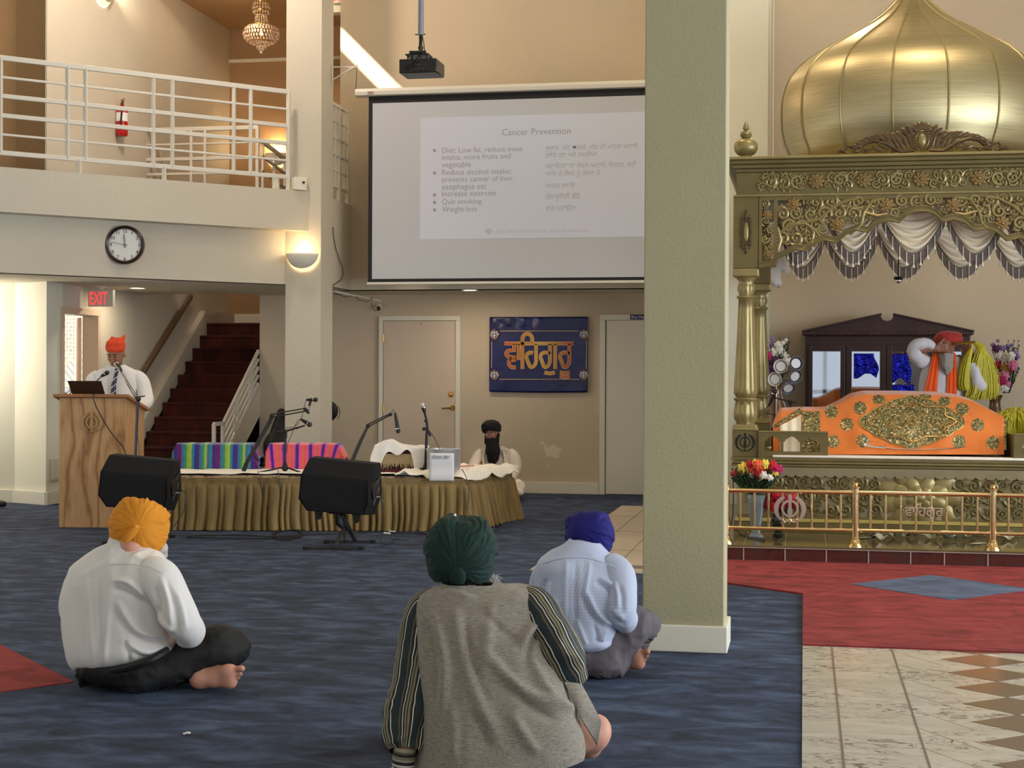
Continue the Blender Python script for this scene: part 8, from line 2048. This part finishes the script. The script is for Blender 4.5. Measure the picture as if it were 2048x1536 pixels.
soft(B.mesh(.007, clip_z=.004), 'body', M['skin_brown'], pE); face_parts(pE, Ph, 1.0, closed=False, browm=M['black'], lips=False)
kur = shirt_mat('white_kurta_cloth', srgb(228,216,204), .25, 14)
loft('robe', [(977,891,1004,891,17.5,.06),(966,897,1014,897,17.5,.10),(954,908,1027,907,dE,.10),(950,925,1032,925,dE,.12),(952,950,1031,950,dE,.14),(954,970,1030,968,dE,.15),(954,980,1030,978,dE,.15)], kur, pE, fold=fs_(.008,9,41), nv=40)
sleeve('sleeve', [S(964,903),S(955,918,17.5),S(950,938,17.42),S(962,955,17.2),S(976,958,17.1)],[.05,.07,.07,.055,.045], kur, pE, fold=fs_(.008,9,42), nv=30)
sleeve('sleeve', [S(1018,903),S(1028,918,17.5),S(1029,940,17.45),S(1018,957,17.2),S(1006,960,17.1)],[.05,.07,.07,.055,.045], kur, pE, fold=fs_(.008,9,43), nv=30)
Bt = Blob(.05)
Bt.ell(S(995,972),(.22,.16,.10)).chain([S(1008,972),S(1034,976,17.15)],[.10,.085]).chain([S(1034,976,17.15),S(990,983,16.98)],[.075,.05]).chain([S(984,972),S(960,976,17.15)],[.10,.085]).chain([S(958,978,17.15),S(1005,984,16.98)],[.075,.05]).cap(S(1030,984,17.0),S(1042,988,17.05),.045,.025)
soft(cloth_noise(Bt.mesh(.012, clip_z=.003),.010,9,44.0), 'trousers', kur, pE)
turban(Vector(tuple(S(984,867.5,17.45)))+up_h*.070-fh*.012, (.106,.122,.074), rh, (fh+UP*.30), plain('black_turban_cloth', srgb(16,13,14), .85, bump=(60,.35,.004)), pE, style='wrap', amp=.009, bands=6, seed=2.2, n=60, tail=False)
bd = plain('black_beard_hair', srgb(20,16,16), .9, bump=(140,.8,.01))
Bb = Blob(.02); p_ = lambda x,y,z: Ph(x,y,z)
Bb.ell(p_(0,.052,-.098),(.072,.050,.050)).cap(p_(-.068,.015,-.02),p_(-.058,.045,-.09),.020,.030).cap(p_(.068,.015,-.02),p_(.058,.045,-.09),.020,.030).cap(p_(-.028,.096,-.054),p_(.028,.096,-.054),.010,.010,k=.01).chain([p_(0,.065,-.11),p_(.0,.075,-.19),p_(.01,.07,-.27),p_(.03,.065,-.34)],[.070,.076,.052,.020]).cap(p_(-.04,.065,-.16),p_(-.035,.06,-.28),.035,.012).cap(p_(.05,.065,-.18),p_(.07,.06,-.31),.03,.010)
soft(cloth_noise(Bb.mesh(.007),.008,16,3,(1,1,.25)), 'beard', bd, pE)
for sg in (1,-1): MB().tube([Ph(.032*sg+.020*math.cos(2*PI*k/20),.104,.000+.014*math.sin(2*PI*k/20)) for k in range(21)],.0014,5,cap=False).build('glasses_rim', M['chrome'], pE)
MB().tube([Ph(-.012,.108,.003),Ph(0,.111,.005),Ph(.012,.108,.003)],.0014,5).build('glasses_bridge', M['chrome'], pE)
MB().tube([S(976,900,17.44),S(976,912,17.41),S(977,922,17.40)],[.010,.012,.010],8).build('dark_strap', M['black'], pE)
for x,c in ((964,0),(1012,0)): 
    MB().tube([tuple(v) for v in catmull([S(988 if x<990 else 1000,893,17.46),S(x+4 if x<990 else x-4,906,17.43),S(x+3 if x<990 else x,935,17.38)],12)],.022,8,flat=.4).build('shawl_edge', kur, pE)

# ---------------- granthi seated behind the scripture
dG = 14.35; pG = thing('person', 'person in a red turban and orange scarf holding up a yellow whisk', 'person', (onY(1880,800,14.1)[0],14.1,zl))
S = lambda x,y,d=dG: V3(x,y,d)
fh = (tw*.97+UP*.02-RC*.1).normalized(); rh = fh.cross(UP).normalized()
zs = zl; B = Blob(.03)
B.chain([S(1882,835),S(1882,790),S(1884,750)],[.10,.10,.08]).cap(S(1862,724),S(1911,724),.035,.035).chain([S(1886,720),S(1888,704)],[.045,.05])
Ph = head(B, S(1890,697,14.30), rh, fh, 1.0)
brn = M['skin_brown']
hw = S(1872,696,14.22); B.chain([S(1852,720),S(1833,700,14.25),hw],[.05,.042,.028]); hand(B, hw, (RC*1.0-FC_*.25+UP*.05), (FC_), 1.0, .25, 1)
hw2 = S(1940,712,14.25); B.chain([S(1918,720),S(1956,765,14.25),hw2],[.05,.042,.028]); hand(B, hw2, (UP*1.0-RC*.15), (-RC*.7-FC_*.6), 1.0, 1.0, -1)
kn = [(S(1840,850,14.0)),(S(1925,850,14.0))]
for p_ in kn: B.cap((p_[0],p_[1]+.3,zs+.12),(p_[0],p_[1],zs+.10),.08,.06)
soft(B.mesh(.007), 'body', brn, pG); face_parts(pG, Ph, 1.0, browm=plain('grey_brow', srgb(150,144,140), .8))
kg = shirt_mat('white_kurta_cloth_bright', srgb(208,206,212), .25, 14)
loft('kurta', [(1872,709,1905,709,14.33,.06),(1862,714,1914,714,dG,.095),(1850,722,1924,722,dG,.09),(1844,740,1928,740,dG,.11),(1840,770,1926,770,dG,.12),(1838,800,1925,800,dG,.13),(1832,840,1930,840,dG,.14)], kg, pG, fold=fs_(.008,9,51), nv=44)
sleeve('sleeve', [S(1858,722),S(1842,722,14.3),S(1828,704,14.24),S(1834,690,14.2),S(1855,688,14.2),S(1866,694,14.21)],[.05,.062,.056,.050,.048,.042], kg, pG, fold=fs_(.009,9,52), nv=40)
sleeve('sleeve', [S(1914,722),S(1934,740,14.3),S(1954,762,14.22),S(1960,772,14.2),S(1950,748,14.2),S(1944,728,14.22)],[.05,.062,.066,.062,.058,.052], kg, pG, fold=fs_(.009,9,53), nv=40)
turban(S(1897,678,14.34), (.125,.125,.072), rh, fh, plain('brick_red_turban_cloth', srgb(168,44,40), .8, bump=(60,.35,.004), sheen=.2), pG, style='V', amp=.010, bands=5, seed=3.3, n=60, tail=False, vk=.9)
Bb = Blob(.02); p_ = Ph
Bb.ell(p_(0,.055,-.092),(.056,.042,.045)).cap(p_(-.056,.02,-.03),p_(-.045,.045,-.08),.014,.022).cap(p_(.056,.02,-.03),p_(.045,.045,-.08),.014,.022).cap(p_(-.026,.094,-.056),p_(.026,.094,-.056),.009,.009,k=.01).chain([p_(0,.065,-.11),p_(0,.07,-.17),p_(.0,.07,-.23)],[.056,.052,.022])
soft(cloth_noise(Bb.mesh(.006),.007,16,5,(1,1,.25)), 'beard', plain('grey_white_beard', srgb(166,158,152), .9, bump=(140,.8,.01)), pG)
osc = plain('vivid_orange_scarf', srgb(238,88,10), .7, bump=(20,.35,.01), vary=.05)
for (a,b_,c,d) in (((1866,712),(1878,712),(1846,792),(1873,800)),((1898,712),(1912,714),(1892,800),(1914,798))):
    def sf(u, v, a=a,b_=b_,c=c,d=d):
        L = np.array(a)*(1-v)+np.array(c)*v; Rr = np.array(b_)*(1-v)+np.array(d)*v; q = L*(1-u)+Rr*u; return tuple(V3(q[0],q[1],dG-.085-.055*min(1,v*2.2)+.006*math.sin(u*14)))
    MB().grid(sf, 14, 24).build('scarf', osc, pG, solid=.006)
MB().tube([S(1866,714,14.27),S(1872,708,14.3),S(1884,706,14.42)],[.02,.026,.02],8,flat=.6).tube([S(1910,714,14.27),S(1906,708,14.3),S(1896,706,14.42)],[.02,.026,.02],8,flat=.6).build('scarf_neck', osc, pG)
# whisk in his hand
w1 = thing('fly_whisk', 'yellow hair whisk held up beside the seated man in the red turban', 'fly whisk', S(1935,690,14.2))
MB().tube([S(1909,688,14.16),S(1950,684,14.16)],.012,10).build('handle', M['brass'], w1)
mb = MB(); q = random.Random(12)
for k in range(900):
    t = q.random(); a = q.uniform(0,2*PI); e = q.random()**.5; x0 = np.array(S(1948,686,14.18)); 
    ctrl = [(1948,686),(1962,690+10*t),(1975+8*t-34*(1-t)*1,735),(1984+4*t-46*(1-t),775),(1986-62*(1-t)+3*e,796+q.uniform(-6,8)-6*t)]
    if t < .15: ctrl = [(1946,690),(1935,715),(1928,745),(1926,770),(1930,780)]
    pts = []
    for i,(x,y) in enumerate(ctrl): 
        w = (0,.035,.05,.055,.05)[i]; pts.append(V3(x,y,14.22)+np.array(tuple(RC))*math.cos(a)*e*w+np.array(tuple(FC_))*math.sin(a)*e*w*1.3+np.array([0,0,1])*q.uniform(-.01,.01))
    pts = catmull(pts, 7); mb.tube([tuple(p) for p in pts],[.0035]*7+[.001],4,cap=False)
tag(mb.build('hair', hairm, w1), kind='stuff')
